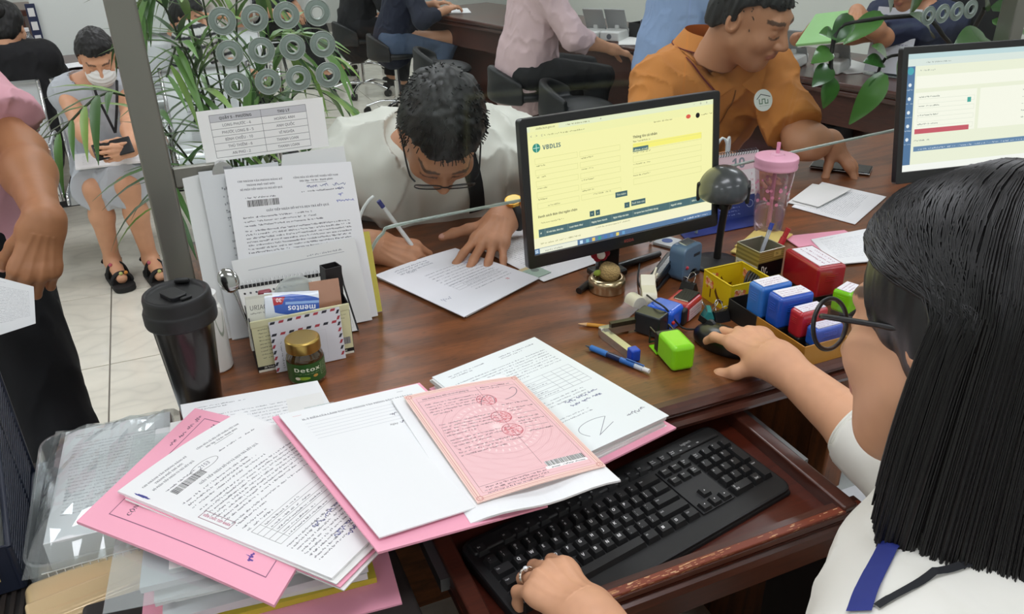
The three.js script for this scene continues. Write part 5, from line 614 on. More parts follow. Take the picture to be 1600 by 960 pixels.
const scr1 = canvas(1280, 720, (x, w, h) => {
  const g = x.createLinearGradient(0, 0, 0, 0); x.fillStyle = '#f4f2ae'; x.fillRect(0, 0, w, h); x.fillStyle = '#e3ecc6'; x.fillRect(0, 0, w, 34); x.fillStyle = '#eef0b4'; x.fillRect(24, 4, 180, 30); vtext(x, 'vbdlis.hcm.gov.vn', 60, 25, 15, { col: '#77784e' }); words(x, 250, 25, 150, 9, '#77784e', 3); txt(x, '+', 470, 26, font(22), '#666'); for (let i = 0; i < 3; i++) txt(x, ['-', 'o', 'x'][i], 1130 + i * 46, 24, font(18), '#666'); x.fillStyle = '#eff0ae'; x.fillRect(0, 34, w, 46); words(x, 110, 64, 260, 10, '#8b8c5c', 4); for (let i = 0; i < 3; i++) txt(x, ['<', '>', 'c'][i], 24 + i * 34, 64, font(20), '#777');
  x.fillStyle = '#2f8a7a'; x.beginPath(); x.arc(58, 122, 24, 0, 7); x.fill(); x.strokeStyle = '#bfe4d4'; x.lineWidth = 4; x.beginPath(); x.moveTo(58, 100); x.lineTo(58, 144); x.moveTo(38, 122); x.lineTo(78, 122); x.stroke(); txt(x, 'VBDLIS', 96, 136, font(34, true), '#4a6a70'); x.fillStyle = '#d95b48'; x.beginPath(); x.ellipse(1090, 84, 17, 12, 0, 0, 7); x.fill(); x.fillStyle = '#111'; x.beginPath(); x.arc(1160, 86, 15, 0, 7); x.fill(); words(x, 1186, 90, 80, 10, '#77784e', 7); words(x, 840, 88, 130, 10, '#8d8d60', 6);
  vtext(x, 'Thông tin cá nhân', 690, 158, 20, { bold: true, col: '#4b4c38' }); x.fillStyle = '#f6f07a'; x.fillRect(690, 188, 500, 36); x.fillStyle = '#4a6f74'; x.fillRect(688, 210, 110, 26); words(x, 694, 230, 98, 12, '#dfe6c8', 10);
  x.strokeStyle = '#dcdc92'; x.lineWidth = 2; for (let i = 0; i < 5; i++) { x.strokeRect(44, 180 + i * 62, 270, 30); x.strokeRect(330, 180 + i * 62, 270, 30); if (i < 4) { words(x, 50, 172 + i * 62 + 52, 60, 10, '#8b8c5c', 20 + i); words(x, 336, 172 + i * 62 + 52, 80, 10, '#8b8c5c', 30 + i); } } for (let i = 0; i < 4; i++) { words(x, 690, 180 + i * 66, 120, 10, '#8b8c5c', 40 + i); x.strokeRect(690, 196 + i * 66, 500, 34); }
  const B = (X, Y, W2, s) => { x.fillStyle = '#3f6066'; x.fillRect(X, Y, W2, 32); vtext(x, s, X + W2 / 2, Y + 22, 16, { col: '#e8ecd0', al: 'center' }); }; B(560, 452, 84, 'Tìm kiếm'); B(380, 532, 32, 'x'); B(420, 532, 30, 'v'); B(622, 524, 36, '+'); B(670, 520, 102, 'Xuất báo cáo'); vtext(x, 'Danh sách đơn thư ngăn chặn', 42, 510, 18, { bold: true, col: '#55563e' }); words(x, 60, 545, 150, 10, '#9a9b6a', 50); words(x, 110, 452, 80, 10, '#9a9b6a', 52); words(x, 410, 440, 120, 10, '#9a9b6a', 51);
  x.fillStyle = '#4b6b70'; x.fillRect(40, 576, 1210, 46); ['#', 'Số văn bản, đơn thư', 'Loại đơn thư', 'Ngày ban hành', 'Ngày nhập văn bản', 'Cơ quan ban hành', 'Nội dung', 'Người nhập', 'Ghi chú'].forEach((s, i) => { const X = [50, 90, 240, 390, 540, 690, 800, 960, 1120][i]; vtext(x, s, X, 604, 15, { bold: true, col: '#e6ecd4', maxW: 110 }); x.fillStyle = '#7d9794'; x.fillRect(X - 10, 576, 2, 46); }); x.fillStyle = '#f4f2cc'; x.fillRect(0, 624, w, 60); words(x, 420, 640, 240, 10, '#a3a37c', 55); words(x, 50, 664, 260, 11, '#a3a37c', 56);
  x.fillStyle = '#5b7ba0'; x.fillRect(0, 684, w, 36); x.fillStyle = '#e9edda'; x.fillRect(40, 686, 250, 32); words(x, 70, 708, 120, 10, '#8a8a80', 58); x.fillStyle = '#cfe0ee'; for (const a of [0, 1]) for (const b of [0, 1]) x.fillRect(12 + a * 10, 692 + b * 10, 8, 8); ['#cfe6f2', '#79b6c8', '#e8c66a', '#3f9a8c', '#4a78b8', '#5a86c0', '#e8d06a', '#6ba0c8'].forEach((c, i) => { x.fillStyle = c; x.fillRect(306 + i * 42, 692, 20, 20); }); words(x, 1060, 708, 180, 12, '#e9edf2', 60);
});
const scr2 = canvas(1024, 576, (x, w, h) => {
  x.fillStyle = '#e9eed6'; x.fillRect(0, 0, w, h); x.fillStyle = '#bcd6d8'; x.fillRect(0, 0, w, 28); x.fillStyle = '#d8e4dc'; x.fillRect(0, 28, w, 34); words(x, 110, 50, 140, 8, '#8a938c', 3); x.fillStyle = '#4f7399'; x.fillRect(0, 62, 50, 480); x.fillStyle = '#4aa5b0'; x.beginPath(); x.arc(25, 84, 18, 0, 7); x.fill(); for (let i = 0; i < 5; i++) { x.fillStyle = '#e3ebee'; x.beginPath(); x.arc(25, 150 + i * 66, 9, 0, 7); x.fill(); words(x, 8, 176 + i * 66, 36, 8, '#cfdbe2', 20 + i); } words(x, 80, 88, 90, 9, '#8a938c', 4);
  x.fillStyle = '#f4f6e6'; x.fillRect(60, 110, 900, 60); x.fillRect(60, 190, 360, 200); x.fillRect(440, 190, 520, 200); for (let i = 0; i < 4; i++) { words(x, 80, 215 + i * 44, 120, 9, '#7d867f', 30 + i); x.strokeStyle = '#cfd6c4'; x.strokeRect(78, 222 + i * 44, 330, 22); } x.fillStyle = '#c45a66'; x.fillRect(66, 366, 320, 24); x.fillStyle = '#49a59a'; x.fillRect(366, 230, 22, 24); for (let i = 0; i < 5; i++) words(x, 700, 220 + i * 34, 150, 9, '#8a938c', 40 + i); x.fillStyle = '#6486a8'; x.fillRect(66, 452, 930, 24); words(x, 90, 470, 860, 9, '#dfe7ec', 50, .6); words(x, 66, 426, 90, 9, '#8a938c', 51); x.fillStyle = '#d9a23a'; x.fillRect(900, 426, 90, 8); x.fillStyle = '#f2f5ee'; x.fillRect(0, 540, w, 36);
});
monitor({ label: 'black desktop monitor with a yellowish web form, standing behind the barcode scanner', x: .765, y: 1.135, z: -1.247, yaw: R(4.3), tilt: R(6.8), w: .41, tex: scr1, glow: 1.0, lc: 0xf4f29a, lp: .5, mark: 'KODA', feet: true });
monitor({ label: 'black desktop monitor with a pale web form and blue side menu, under the leafy houseplant', x: 1.640, y: 1.177, z: -1.196, yaw: R(-9), tilt: R(12), w: .435, tex: scr2, glow: 1.0, lc: 0xe9eed6, lp: .5 });
// ---------------------------------------------------------------- barcode scanner on stand
{
  const t = thing('barcode_scanner', 'dark grey barcode scanner head on a black stand', 'scanner', [.992, D - .0, -1.245], R(-38)); const bk = M(0x101011, .5);
  mesh('base', lathe([[0, 0], [.052, 0], [.053, .004], [.045, .009], [.015, .014], [0, .015]]), bk, t); mesh('stalk', tube([[0, .01, 0], [.001, .06, -.002], [.004, .11, .002], [.006, .135, .008]], .0075, 20, 10), bk, t); mesh('cradle', rbox(.03, .03, .03, .010, .004, .132, -.012, 0, 0, 0, 3), bk, t);
  const f0 = uni([ell([0, 0, .002], [.041, .035, .042], .01), rc([0, -.004, -.022], [0, -.002, .012], .03, .034, .02)]), f = (x, y, z) => smax(f0(x, y, z), -y - .016, .006); f.bb = [-.05, -.03, -.07, .05, .04, .06]; const h = mesh('head', nets(f, .003), P(0x3c4043, .3, { clearcoat: .3 }), t); h.scale.setScalar(1.18); h.position.set(-.002, .170, .010); for (const s of [-1, 1]) { const e = mesh('side_grip', rbox(.007, .032, .034, .003, s * .040, -.004, .004), bk, h); } mesh('indicator_light', place(rbox(.02, .002, .008, .001, 0, .026, .025, .75), 0, 0, 0), P(0xb9d3ea, .15), h); 
}
// ---------------------------------------------------------------- wall-type desk calendar behind the monitor, pink tumbler
{
  const ct = canvas(512, 512, (x, w, h) => { x.fillStyle = '#eae4e6'; x.fillRect(0, 0, w, h); x.fillStyle = '#f0cfd8'; x.fillRect(0, 20, w, 120); txt(x, '10', 330, 120, font(110, true), '#8d8f9a', 'center'); txt(x, '2024', 190, 110, font(44, true), '#a1607a', 'center'); for (let r = 0; r < 4; r++) for (let c = 0; c < 7; c++) txt(x, String(1 + r * 7 + c), 60 + c * 64, 190 + r * 44, font(26), c > 5 ? '#c06a7a' : '#8a8c96', 'center'); x.fillStyle = '#2c3f86'; x.fillRect(0, 340, w, 172); for (let i = 0; i < 4; i++) words(x, 150, 400 + i * 28, 180, 13, '#9fb0dd', 70 + i); x.strokeStyle = '#c4d0ee'; x.lineWidth = 4; x.beginPath(); x.arc(420, 410, 28, 0, 7); x.stroke(); });
  const o = [1.175, D, -1.46], t = thing('desk_calendar', 'pink and blue desk calendar showing month ten between monitor and pink tumbler', 'calendar', o, 0); mesh('page', sheetGeo(local([[1.098, 1.062, -1.475], [1.262, 1.06, -1.475], [1.262, .912, -1.44], [1.094, .912, -1.44]], o), .0003, 3), mapped(ct, .5), t); mesh('back_board', sheetGeo(local([[1.098, 1.06, -1.477], [1.262, 1.058, -1.477], [1.262, .9115, -1.52], [1.094, .9115, -1.52]], o), .0015, 2), M(0x2b3a78, .6), t); mesh('base_board', sheetGeo(local([[1.03, .9125, -1.46], [1.25, .9125, -1.46], [1.23, .9125, -1.385], [1.01, .9125, -1.385]], o), .0015, 1), M(0x1f2f78, .6), t); const lp = []; for (let i = 0; i < 22; i++) lp.push(place(new THREE.TorusGeometry(.0055, .0008, 6, 14), -.072 + i * .0072, .15, -.016, 0, Math.PI / 2)); mesh('wire_binding', lp, M(0x55565c, .3, { metalness: .8 }), t);
  for (const s of [0, 1]) tag(mesh('tethered_pen', merge([tube([[1.20 + s * .04, D + .002, -1.56], [1.20 + s * .04, D + .13, -1.555], [1.213 + s * .02, D + .165, -1.55], [1.225 + s * .0, D + .15, -1.545], [1.226, D + .11, -1.542]], .0035, 30, 8)]), M(0xe2e2e0, .4)), s ? 'white curved pen tether arching above the calendar, beside its twin' : 'white curved pen tether arching above the calendar', 'pen', 'pen tethers');
}
{
  const t = thing('drink_tumbler', 'clear plastic tumbler with pink lid and straw, half full of water', 'tumbler', [1.205, D, -1.346]); const cp = P(0xf6eef0, .04, { transmission: .96, thickness: 0 });
  const pt = canvas(512, 512, (x, w, h) => { x.clearRect(0, 0, w, h); const r = rng(5); for (let i = 0; i < 170; i++) { x.fillStyle = ['rgba(224,140,160,.8)', 'rgba(240,225,232,.8)', 'rgba(206,110,140,.75)'][r() * 3 | 0]; x.beginPath(); x.ellipse(r() * w, 120 + r() * 260, 6 + r() * 14, 4 + r() * 9, r() * 3, 0, 7); x.fill(); } });
  mesh('cup', lathe([[0, 0], [.030, 0], [.032, .003], [.0375, .10], [.0445, .155], [.0435, .155], [.0365, .10], [.031, .005], [0, .004]]), cp, t); mesh('water', lathe([[0, .006], [.0302, .006], [.0335, .064], [0, .064]]), P(0xf4f8fb, .02, { transmission: 1, thickness: .05, ior: 1.33 }), t);
  const fl = []; { const r = rng(8); for (let i = 0; i < 46; i++) { const a = r() * 6.283, y = .075 + r() * .055, q = .0372 + Math.max(0, y - .1) * .12; const g = new THREE.CircleGeometry(.0022 + r() * .0034, 7); g.translate(0, 0, q + .0004); g.rotateY(a); g.translate(0, y, 0); fl.push(g); } } mesh('blossom_print', fl, M(0xd98aa6, .5, { side: THREE.DoubleSide }), t).userData.label = 'pink blossom print on the cup';
  mesh('lid', lathe([[.0435, .150], [.0462, .151], [.0468, .156], [.0452, .160], [.0468, .164], [.0468, .174], [.0455, .1765], [.03, .1775], [.012, .1785], [0, .1785]]), P(0xe7a9c0, .35), t); mesh('straw', bar([-.006, .02, .008], [.004, .205, -.004], .0042, 12), P(0xe59ab6, .35), t); mesh('straw_collar', cyl(.014, .016, .004, .002, .180, -.002, 24), P(0xe9b3c7, .35), t);
}
// ---------------------------------------------------------------- stamps, tins and small things on the desk
function stamp(name, label, col, w, d, h, pos, turn, lab, tilt = [0, 0]) {
  const t = thing(name, label, 'stamp', pos, turn); t.rotation.x = tilt[0]; t.rotation.z = tilt[1]; const m = P(col, .25, { clearcoat: .4 }); mesh('housing', rbox(w, h * .72, d, .007, 0, h * .62, 0, 0, 0, 0, 3), m, t); mesh('foot_frame', rbox(w * .94, h * .3, d * .94, .004, 0, h * .15, 0), M(0x151516, .5), t); mesh('label', box(w * .8, .0012, d * .72, 0, h * .985, 0), mapped(lab, .5), t); const gr = []; for (let i = 0; i < 4; i++) gr.push(box(w * .5, .0012, .0012, 0, h * (.8 - i * .05), d / 2 + .0002)); for (let i = 0; i < 4; i++) gr.push(box(.0012, .0012, d * .4, -w / 2 - .0002, h * (.8 - i * .05), 0)); mesh('grip_ridges', gr, m, t); return t;
}
const slab = (s, c = '#e8e4ea', ink = '#8c5068') => canvas(256, 128, (x, w, h) => { x.fillStyle = c; x.fillRect(0, 0, w, h); para(x, 20, 46, 216, 3, 15, 32, ink, s, .8); });
stamp('rubber_stamp', 'light blue self-inking stamp with white label in the orange box', 0x2f6fc0, .068, .038, .085, [.906, D + .006, -.985], R(0), slab(1));
stamp('rubber_stamp', 'dark blue self-inking stamp between the light blue and the red one', 0x1f50b4, .072, .036, .082, [.914, D + .006, -.942], R(-2), slab(2));
stamp('rubber_stamp', 'small red self-inking stamp in the orange box', 0xb22430, .060, .030, .068, [.922, D + .006, -.904], R(0), slab(3));
stamp('rubber_stamp', 'blue stamp half hidden behind the spectacle lens in the orange box', 0x2458b8, .06, .026, .05, [.93, D + .006, -.872], 0, slab(4));
stamp('rubber_stamp', 'large deep red self-inking stamp behind the orange box', 0x9c1a24, .105, .062, .084, [1.062, D, -1.048], R(84), slab(5));
stamp('rubber_stamp', 'bright green stamp peeking out behind the large red stamp', 0x7cc81c, .05, .036, .06, [1.058, D, -.955], R(20), slab(6));
{ // stamps lying on the desk
  const t = thing('rubber_stamp', 'lime green self-inking stamp lying on its side near the mouse', 'stamp', [.694, D + .0005, -.962], R(-8)); mesh('housing', rbox(.040, .046, .062, .008, 0, .023, .014, 0, 0, 0, 3), P(0x86d412, .28, { clearcoat: .4 }), t); mesh('window', rbox(.041, .034, .014, .002, 0, .024, -.018), M(0x161718, .4), t); mesh('skirt', rbox(.040, .003, .03, .001, 0, .002, -.030), P(0x86d412, .3), t); const fr = []; for (const s of [-1, 1]) { fr.push(box(.002, .03, .003, s * .017, .02, -.05)); fr.push(box(.002, .003, .03, s * .017, .034, -.036)); } fr.push(box(.036, .003, .003, 0, .006, -.05)); mesh('foot_frame', fr, P(0x2c2d30, .25, { transmission: .3, thickness: 0 }), t);
  const b = thing('rubber_stamp', 'blue self-inking stamp lying on its side by the staple remover', 'stamp', [.735, D + .0005, -1.06], R(28)); mesh('housing', rbox(.048, .042, .055, .009, .014, .021, 0, 0, 0, 0, 3), P(0x1c5ad0, .28, { clearcoat: .4 }), b); mesh('foot_frame', rbox(.034, .04, .05, .003, -.026, .021, -.004), P(0x24282a, .25), b); mesh('label', box(.001, .026, .044, .0388, .021, 0), mapped(slab(7, '#9fb4bd', '#4a5560'), .4), b); mesh('rivet', sph(.0035, -.004, .02, .0275), P(0xc02a2a, .3), b);
  const r = thing('date_stamp', 'red stamp with a black and white ridged number band', 'stamp', [.800, D + .0005, -1.085], R(30)); mesh('housing', rbox(.062, .036, .048, .007, 0, .018, 0, 0, 0, 0, 3), P(0xa8202a, .3, { clearcoat: .4 }), r); const bd = []; for (let i = 0; i < 16; i++) bd.push(box(.0016, .004, .03, -.014 + i * .0028, .0365, .002)); mesh('number_band', bd, M(0x2a2a2a, .5), r); mesh('band_strip', box(.046, .003, .026, .006, .036, .002), M(0xb9b6a2, .5), r); mesh('label', box(.052, .022, .001, 0, .016, .0243), mapped(slab(8, '#d9b8b8', '#8c4048'), .4), r); mesh('end_cap', rbox(.018, .03, .046, .004, -.036, .017, 0), M(0x1a1a1c, .5), r);
  const g = thing('rubber_stamp', 'slate blue upright stamp with silver top in front of the scanner', 'stamp', [.898, D, -1.225], R(22)); const gm = P(0x56708a, .35, { clearcoat: .2 }); const sh = rrect(.058, .066, .012), ho = new THREE.Path(); ho.absarc(.006, -.033, .018, 0, Math.PI, false); sh.holes.push(ho); mesh('housing', place(extr(sh, .03, .003), 0, .036, -.015), gm, g); mesh('top_plate', rbox(.034, .006, .03, .002, .004, .070, .003, .2), M(0xb9c0c2, .2, { metalness: .8 }), g); mesh('maker_mark', box(.02, .006, .0008, .012, .05, .0186), M(0x1d2630, .4), g); mesh('rivet', sph(.004, -.02, .03, .018), P(0xb03040, .3), g); mesh('ink_pad', rbox(.06, .012, .036, .003, .002, .007, 0), M(0x151517, .5), g);
}
{ // staple remover, staplers, pencil, pen
  const t = thing('staple_remover', 'beige jaw staple remover lying open', 'staple remover', [.752, D + .002, -1.14], R(35)); const bm = P(0xdad6c2, .4); t.scale.setScalar(1.15); for (const s of [-1, 1]) { const g = extr((() => { const q = new THREE.Shape(); q.moveTo(-.024, 0); q.quadraticCurveTo(-.03, .016, -.012, .018); q.lineTo(.01, .008); q.lineTo(.028, .012); q.lineTo(.03, 0); q.closePath(); return q; })(), .022, .001); mesh('jaw', place(g, s * .012, s > 0 ? .016 : .006, -.011, 0, s * .5, s * .5), bm, t); } mesh('wings', extr(poly([[.02, .006], [.05, .03], [.044, .014], [.058, .016], [.046, .006], [.05, -.004]]), .003), bm, t).position.set(0, .02, -.004); mesh('spring', place(new THREE.TorusGeometry(.006, .0015, 6, 16), 0, .014, 0, Math.PI / 2), M(0xaaaaaa, .2, { metalness: 1 }), t);
  const s = thing('stapler', 'small silver stapler opened out with a blue end cap', 'stapler', [.640, D, -1.06], 0); const sm = M(0xc6c3ba, .25, { metalness: .9 }); const arm = (n, a, b, w, h, m) => { const d = sub(b, a), L = len(d), g = new THREE.BoxGeometry(w, h, L), q = new THREE.Quaternion().setFromUnitVectors(V(0, 0, 1), V(...nrm(d))); g.applyQuaternion(q); const c = mid(a, b); g.translate(...c); return mesh(n, g, m, s); }; arm('lower_arm', [-.012, .008, -.012], [-.006, .008, .07], .014, .015, sm); arm('upper_arm', [-.012, .012, -.014], [.068, .014, -.006], .012, .014, sm); arm('magazine', [.0, .022, -.012], [.066, .024, -.004], .010, .008, M(0x55524c, .3, { metalness: .9 })); mesh('end_cap', rbox(.017, .022, .018, .003, -.005, .011, .076), P(0x1e48b8, .35), s); mesh('rear_plate', rbox(.012, .018, .012, .003, -.013, .01, -.016), sm, s);
  const bs = thing('stapler', 'long black desk stapler lying behind the staple remover', 'stapler', [.845, D, -1.225], R(-52)); mesh('base', rbox(.025, .010, .12, .004, 0, .006, 0), M(0x131315, .4), bs); mesh('arm', rbox(.024, .018, .125, .006, 0, .026, .0, .08), P(0x121214, .3), bs); mesh('chrome_rail', rbox(.012, .006, .12, .002, .006, .036, 0, .08), M(0x8c8c8c, .2, { metalness: 1 }), bs); mesh('nose', place(new THREE.TorusGeometry(.009, .002, 6, 16), 0, .02, .063), M(0xaaaaaa, .2, { metalness: 1 }), bs);
  const pc = thing('pencil', 'short yellow wooden pencil', 'pencil', [.645, D + .004, -1.10]); pc.rotation.y = Math.atan2(-(.05), .07); mesh('barrel', place(cyl(.0036, .0036, .075, .006, 0, 0, 6, 0, 0, Math.PI / 2), 0, 0, 0), P(0xc88a2c, .4), pc); mesh('sharpened_tip', place(cyl(.0036, .0006, .016, -.0395, 0, 0, 6, 0, 0, -Math.PI / 2), 0, 0, 0), M(0xd8b084, .7), pc); pc.rotation.y = -.66;
  const a = [.581, D + .006, -1.05], b = [.634, D + .006, -.932], L = len(sub(b, a)); const pn2 = thing('ballpoint_pen', 'blue click ballpoint pen with white end lying on the desk', 'pen', a); pn2.quaternion.setFromUnitVectors(V(1, 0, 0), V(...nrm(sub(b, a)))); const X = (r, l, x, m, n) => mesh(n, place(cyl(r, r, l, x, 0, 0, 16, 0, 0, Math.PI / 2), 0, 0, 0), m, pn2); mesh('tip', place(cyl(.0032, .0006, .012, .005, 0, 0, 14, 0, 0, -Math.PI / 2), 0, 0, 0), M(0x55606e, .3, { metalness: .6 }), pn2); X(.0052, .034, .028, P(0x2f6fb8, .5), 'grip'); X(.005, .028, .058, P(0x14264e, .2), 'barrel'); X(.0048, .03, .086, P(0x2c66b0, .3), 'upper_barrel'); X(.0048, .016, .108, M(0xc9d3dc, .3), 'label_band'); X(.0038, .012, .122, M(0xe6e6e6, .4), 'end_cap'); mesh('clip', rbox(.036, .0022, .003, .001, .1, .0062, 0), P(0x2a5aa0, .3), pn2);
}
{ // gold tin with crochet
  const t = thing('gold_tin', 'round champagne gold tin with a crochet cactus pot', 'tin', [.728, D, -1.238]); mesh('tin', lathe([[0, 0], [.034, 0], [.0355, .002], [.0355, .014], [.0365, .015], [.0365, .022], [.034, .027], [.028, .029], [.0255, .0275], [.0255, .02], [0, .02]]), M(0xb8a684, .22, { metalness: .9 }), t);
  const c = thing('crochet_flower', 'small crochet pot with red and white flower on the gold tin', 'crochet toy', [.732, D + .022, -1.246]); const kt = dataTex(64, 64, (u, v) => { const a = Math.sin(u * 6.283 * 16) * Math.sin(v * 6.283 * 8 + Math.floor(u * 16) * 3.14); const k = .85 + .18 * a; return [190 * k, 160 * k, 104 * k]; }); mesh('pot', place(lathe([[0, .026], [.017, .026], [.0205, .02], [.021, .008], [.016, 0], [0, 0]], 28), 0, 0, 0, .2, 0, -.25), mapped(kt, .95), c); const red = M(0x8e1528, .95); const fl = []; for (let i = 0; i < 6; i++) { const a = i * 1.047; fl.push(sph(.0085, -.004 + .012 * Math.cos(a), .042 + .008 * Math.sin(a), -.022, 12)); } mesh('petals', fl, red, c); mesh('flower_centre', sph(.0085, -.008, .044, -.012, 14), M(0xd8cfc4, .95), c); mesh('leaf', place(new THREE.SphereGeometry(.009, 10, 8), -.022, .020, .002).scale(1, .7, .6), M(0x8a9a3a, .95), c);
}
{ // orange-brown box, yellow tin, drink tin with pens
  const t = thing('stamp_box', 'open shallow orange and black cardboard box holding stamps', 'box', [.912, D, -.945], R(0)); const om = M(0xb07a2c, .45), bk = M(0x171514, .5), W = .088, L = .195, H = .038; mesh('bottom', box(W, .002, L, 0, .001, 0), bk, t); mesh('left_wall', box(.002, H, L * .6, -W / 2, H / 2, L * .2), om, t); mesh('left_wall_dark', box(.002, H, L * .4, -W / 2, H / 2, -L * .3), bk, t); mesh('right_wall', box(.002, H, L, W / 2, H / 2, 0), om, t); mesh('front_wall', box(W, H, .002, 0, H / 2, L / 2), om, t); mesh('back_wall', box(W, H, .002, 0, H / 2, -L / 2), bk, t);
  const yt = canvas(256, 192, (x, w, h) => { x.fillStyle = '#d6b718'; x.fillRect(0, 0, w, h); const r = rng(6); for (let i = 0; i < 26; i++) { x.fillStyle = ['#e8a08a', '#e9d9a0', '#d06a3a'][r() * 3 | 0]; x.beginPath(); x.arc(60 + (r() - .5) * 60, 70 + (r() - .5) * 60, 5 + r() * 8, 0, 7); x.fill(); } x.fillStyle = '#5a3418'; x.beginPath(); x.moveTo(120, 70); x.quadraticCurveTo(150, 150, 200, 130); x.lineTo(196, 150); x.quadraticCurveTo(150, 180, 112, 100); x.fill(); x.fillRect(70, 100, 10, 60); });
  const y = thing('yellow_tin', 'open yellow printed tin holding a coil of black cable', 'tin', [.92, D, -1.092], R(0)); const ym = mapped(yt, .3), yi = M(0x8a6a12, .3, { metalness: .6 }), w = .086, l = .082, h = .056; for (const [n, g] of [['front_wall', box(w, h, .0015, 0, h / 2, l / 2)], ['back_wall', box(w, h, .0015, 0, h / 2, -l / 2)], ['left_wall', box(.0015, h, l, -w / 2, h / 2, 0)], ['right_wall', box(.0015, h, l, w / 2, h / 2, 0)]]) mesh(n, g, ym, y); mesh('bottom', box(w, .0015, l, 0, .001, 0), yi, y); const rp = [[-w / 2, h, -l / 2], [w / 2, h, -l / 2], [w / 2, h, l / 2], [-w / 2, h, l / 2]]; mesh('rolled_rim', [0, 1, 2, 3].map(i => bar(rp[i], rp[(i + 1) % 4], .0016, 8)), P(0xd9bd2a, .25), y);
  const cc = []; for (let i = 0; i < 5; i++) cc.push(place(new THREE.TorusGeometry(.022 - i * .0006, .0024, 8, 30), .0, 0, -.006 + i * .004, .1 * i, .6, .2)); const co = tag(mesh('cable_coil', cc, M(0x0e0e0f, .4)), 'coil of black cable standing in the yellow tin', 'cable'); co.position.set(.944, D + .034, -1.082);
  const dt = canvas(512, 384, (x, w, h) => { x.fillStyle = '#9c8a4a'; x.fillRect(0, 0, w, h); for (let i = 0; i < 40; i++) { x.fillStyle = i % 2 ? '#b3a05a' : '#86763c'; x.fillRect(0, i * 10, w, 5); } x.fillStyle = '#c9b468'; x.fillRect(300, 20, 150, 50); vtext(x, 'TSG', 330, 56, 32, { bold: true, col: '#54481e' }); x.fillStyle = '#121212'; x.fillRect(0, 110, w, 150); vtext(x, 'Dr.', 60, 220, 110, { bold: true, col: '#e9e6dc' }); }), dl = canvas(128, 192, (x, w, h) => { x.fillStyle = '#a08e4e'; x.fillRect(0, 0, w, h); for (let i = 0; i < 20; i++) { x.fillStyle = i % 2 ? '#b3a05a' : '#86763c'; x.fillRect(0, i * 10, w, 5); } x.fillStyle = '#e6e4d8'; x.fillRect(4, 70, 120, 122); para(x, 12, 90, 104, 9, 8, 11, '#6a6a60', 12); });
  const d = thing('tea_tin', 'square gold and black tin holding pens', 'tin', [1.008, D, -1.138], R(4)); const a = .062, hh = .082; mesh('front_wall', box(a, hh, .0012, 0, hh / 2, a / 2), mapped(dt, .3, { metalness: .4 }), d); mesh('left_wall', box(.0012, hh, a, -a / 2, hh / 2, 0), mapped(dl, .3, { metalness: .3 }), d); const gi = M(0xb9b6a4, .35, { metalness: .8 }); mesh('back_wall', box(a, hh, .0012, 0, hh / 2, -a / 2), gi, d); mesh('right_wall', box(.0012, hh, a, a / 2, hh / 2, 0), gi, d); mesh('bottom', box(a, .0012, a, 0, .001, 0), gi, d); const q = a / 2, rq = [[-q, hh, -q], [q, hh, -q], [q, hh, q], [-q, hh, q]]; mesh('rolled_rim', [0, 1, 2, 3].map(i => bar(rq[i], rq[(i + 1) % 4], .0014, 8)), gi, d);
  const p1 = thing('ballpoint_pen', 'clear ballpoint pen with blue cap leaning in the gold tin', 'pen', [.998, D + .01, -1.14]); mesh('barrel', bar([0, 0, 0], [.036, .094, -.008], .004, 10), P(0xdfe4ee, .1, { transmission: .6, thickness: 0 }), p1); mesh('cap', bar([.036, .094, -.008], [.041, .107, -.009], .0044, 10), P(0x2c3f98, .3), p1);
  const p2 = thing('marker_pen', 'red marker pen leaning in the gold tin', 'pen', [1.018, D + .01, -1.13]); mesh('barrel', bar([0, 0, 0], [.036, .082, .002], .0062, 12), P(0xb32028, .3), p2); mesh('cap', bar([.036, .082, .002], [.043, .1, .003], .005, 12), P(0xa81c24, .3), p2);
  tag(mesh('card_envelope', [rbox(.15, .004, .075, .001, 1.135, D + .004, -1.285, 0, .55), rbox(.14, .004, .07, .001, 1.15, D + .009, -1.29, 0, .45)], M(0xd8c070, .7)), 'yellow card envelopes under the pink lidded tumbler', 'envelope'); 
  for (let i = 0; i < 3; i++) { const b = thing('binder_clip', i == 2 ? 'teal binder clip beside the yellow tin' : 'black binder clip on the desk by the slate blue stamp', 'binder clip', [[.868, D, -1.165], [.85, D, -1.04], [.835, D, -1.055]][i], i * 1.1 + .4, i == 2 ? undefined : 'black binder clips'); mesh('jaw', place(extr(poly([[-.012, 0], [.012, 0], [.003, .018], [-.003, .018]]), .028, .0006), 0, 0, -.014), i == 2 ? P(0x2c8a8a, .35) : P(0x141416, .35), b); const w = []; for (const s of [-1, 1]) w.push(tube([[s * .003, .016, -.008], [s * .012, .03, -.006], [s * .014, .034, 0], [s * .012, .03, .006], [s * .003, .016, .008]], .0009, 16, 6)); mesh('wire_handle', w, M(0xbbbbbb, .2, { metalness: 1 }), b); }
  const wm = thing('memo_pad', 'white square pad with a blue round print behind the monitor foot', 'pad', [.963, D, -1.385], .5); mesh('pad', rbox(.05, .006, .045, .001, 0, .0035, 0), M(0xdfe2e4, .6), wm); mesh('round_print', cyl(.012, .012, .0006, 0, .0068, 0, 24), M(0x4a66a8, .5), wm);
}
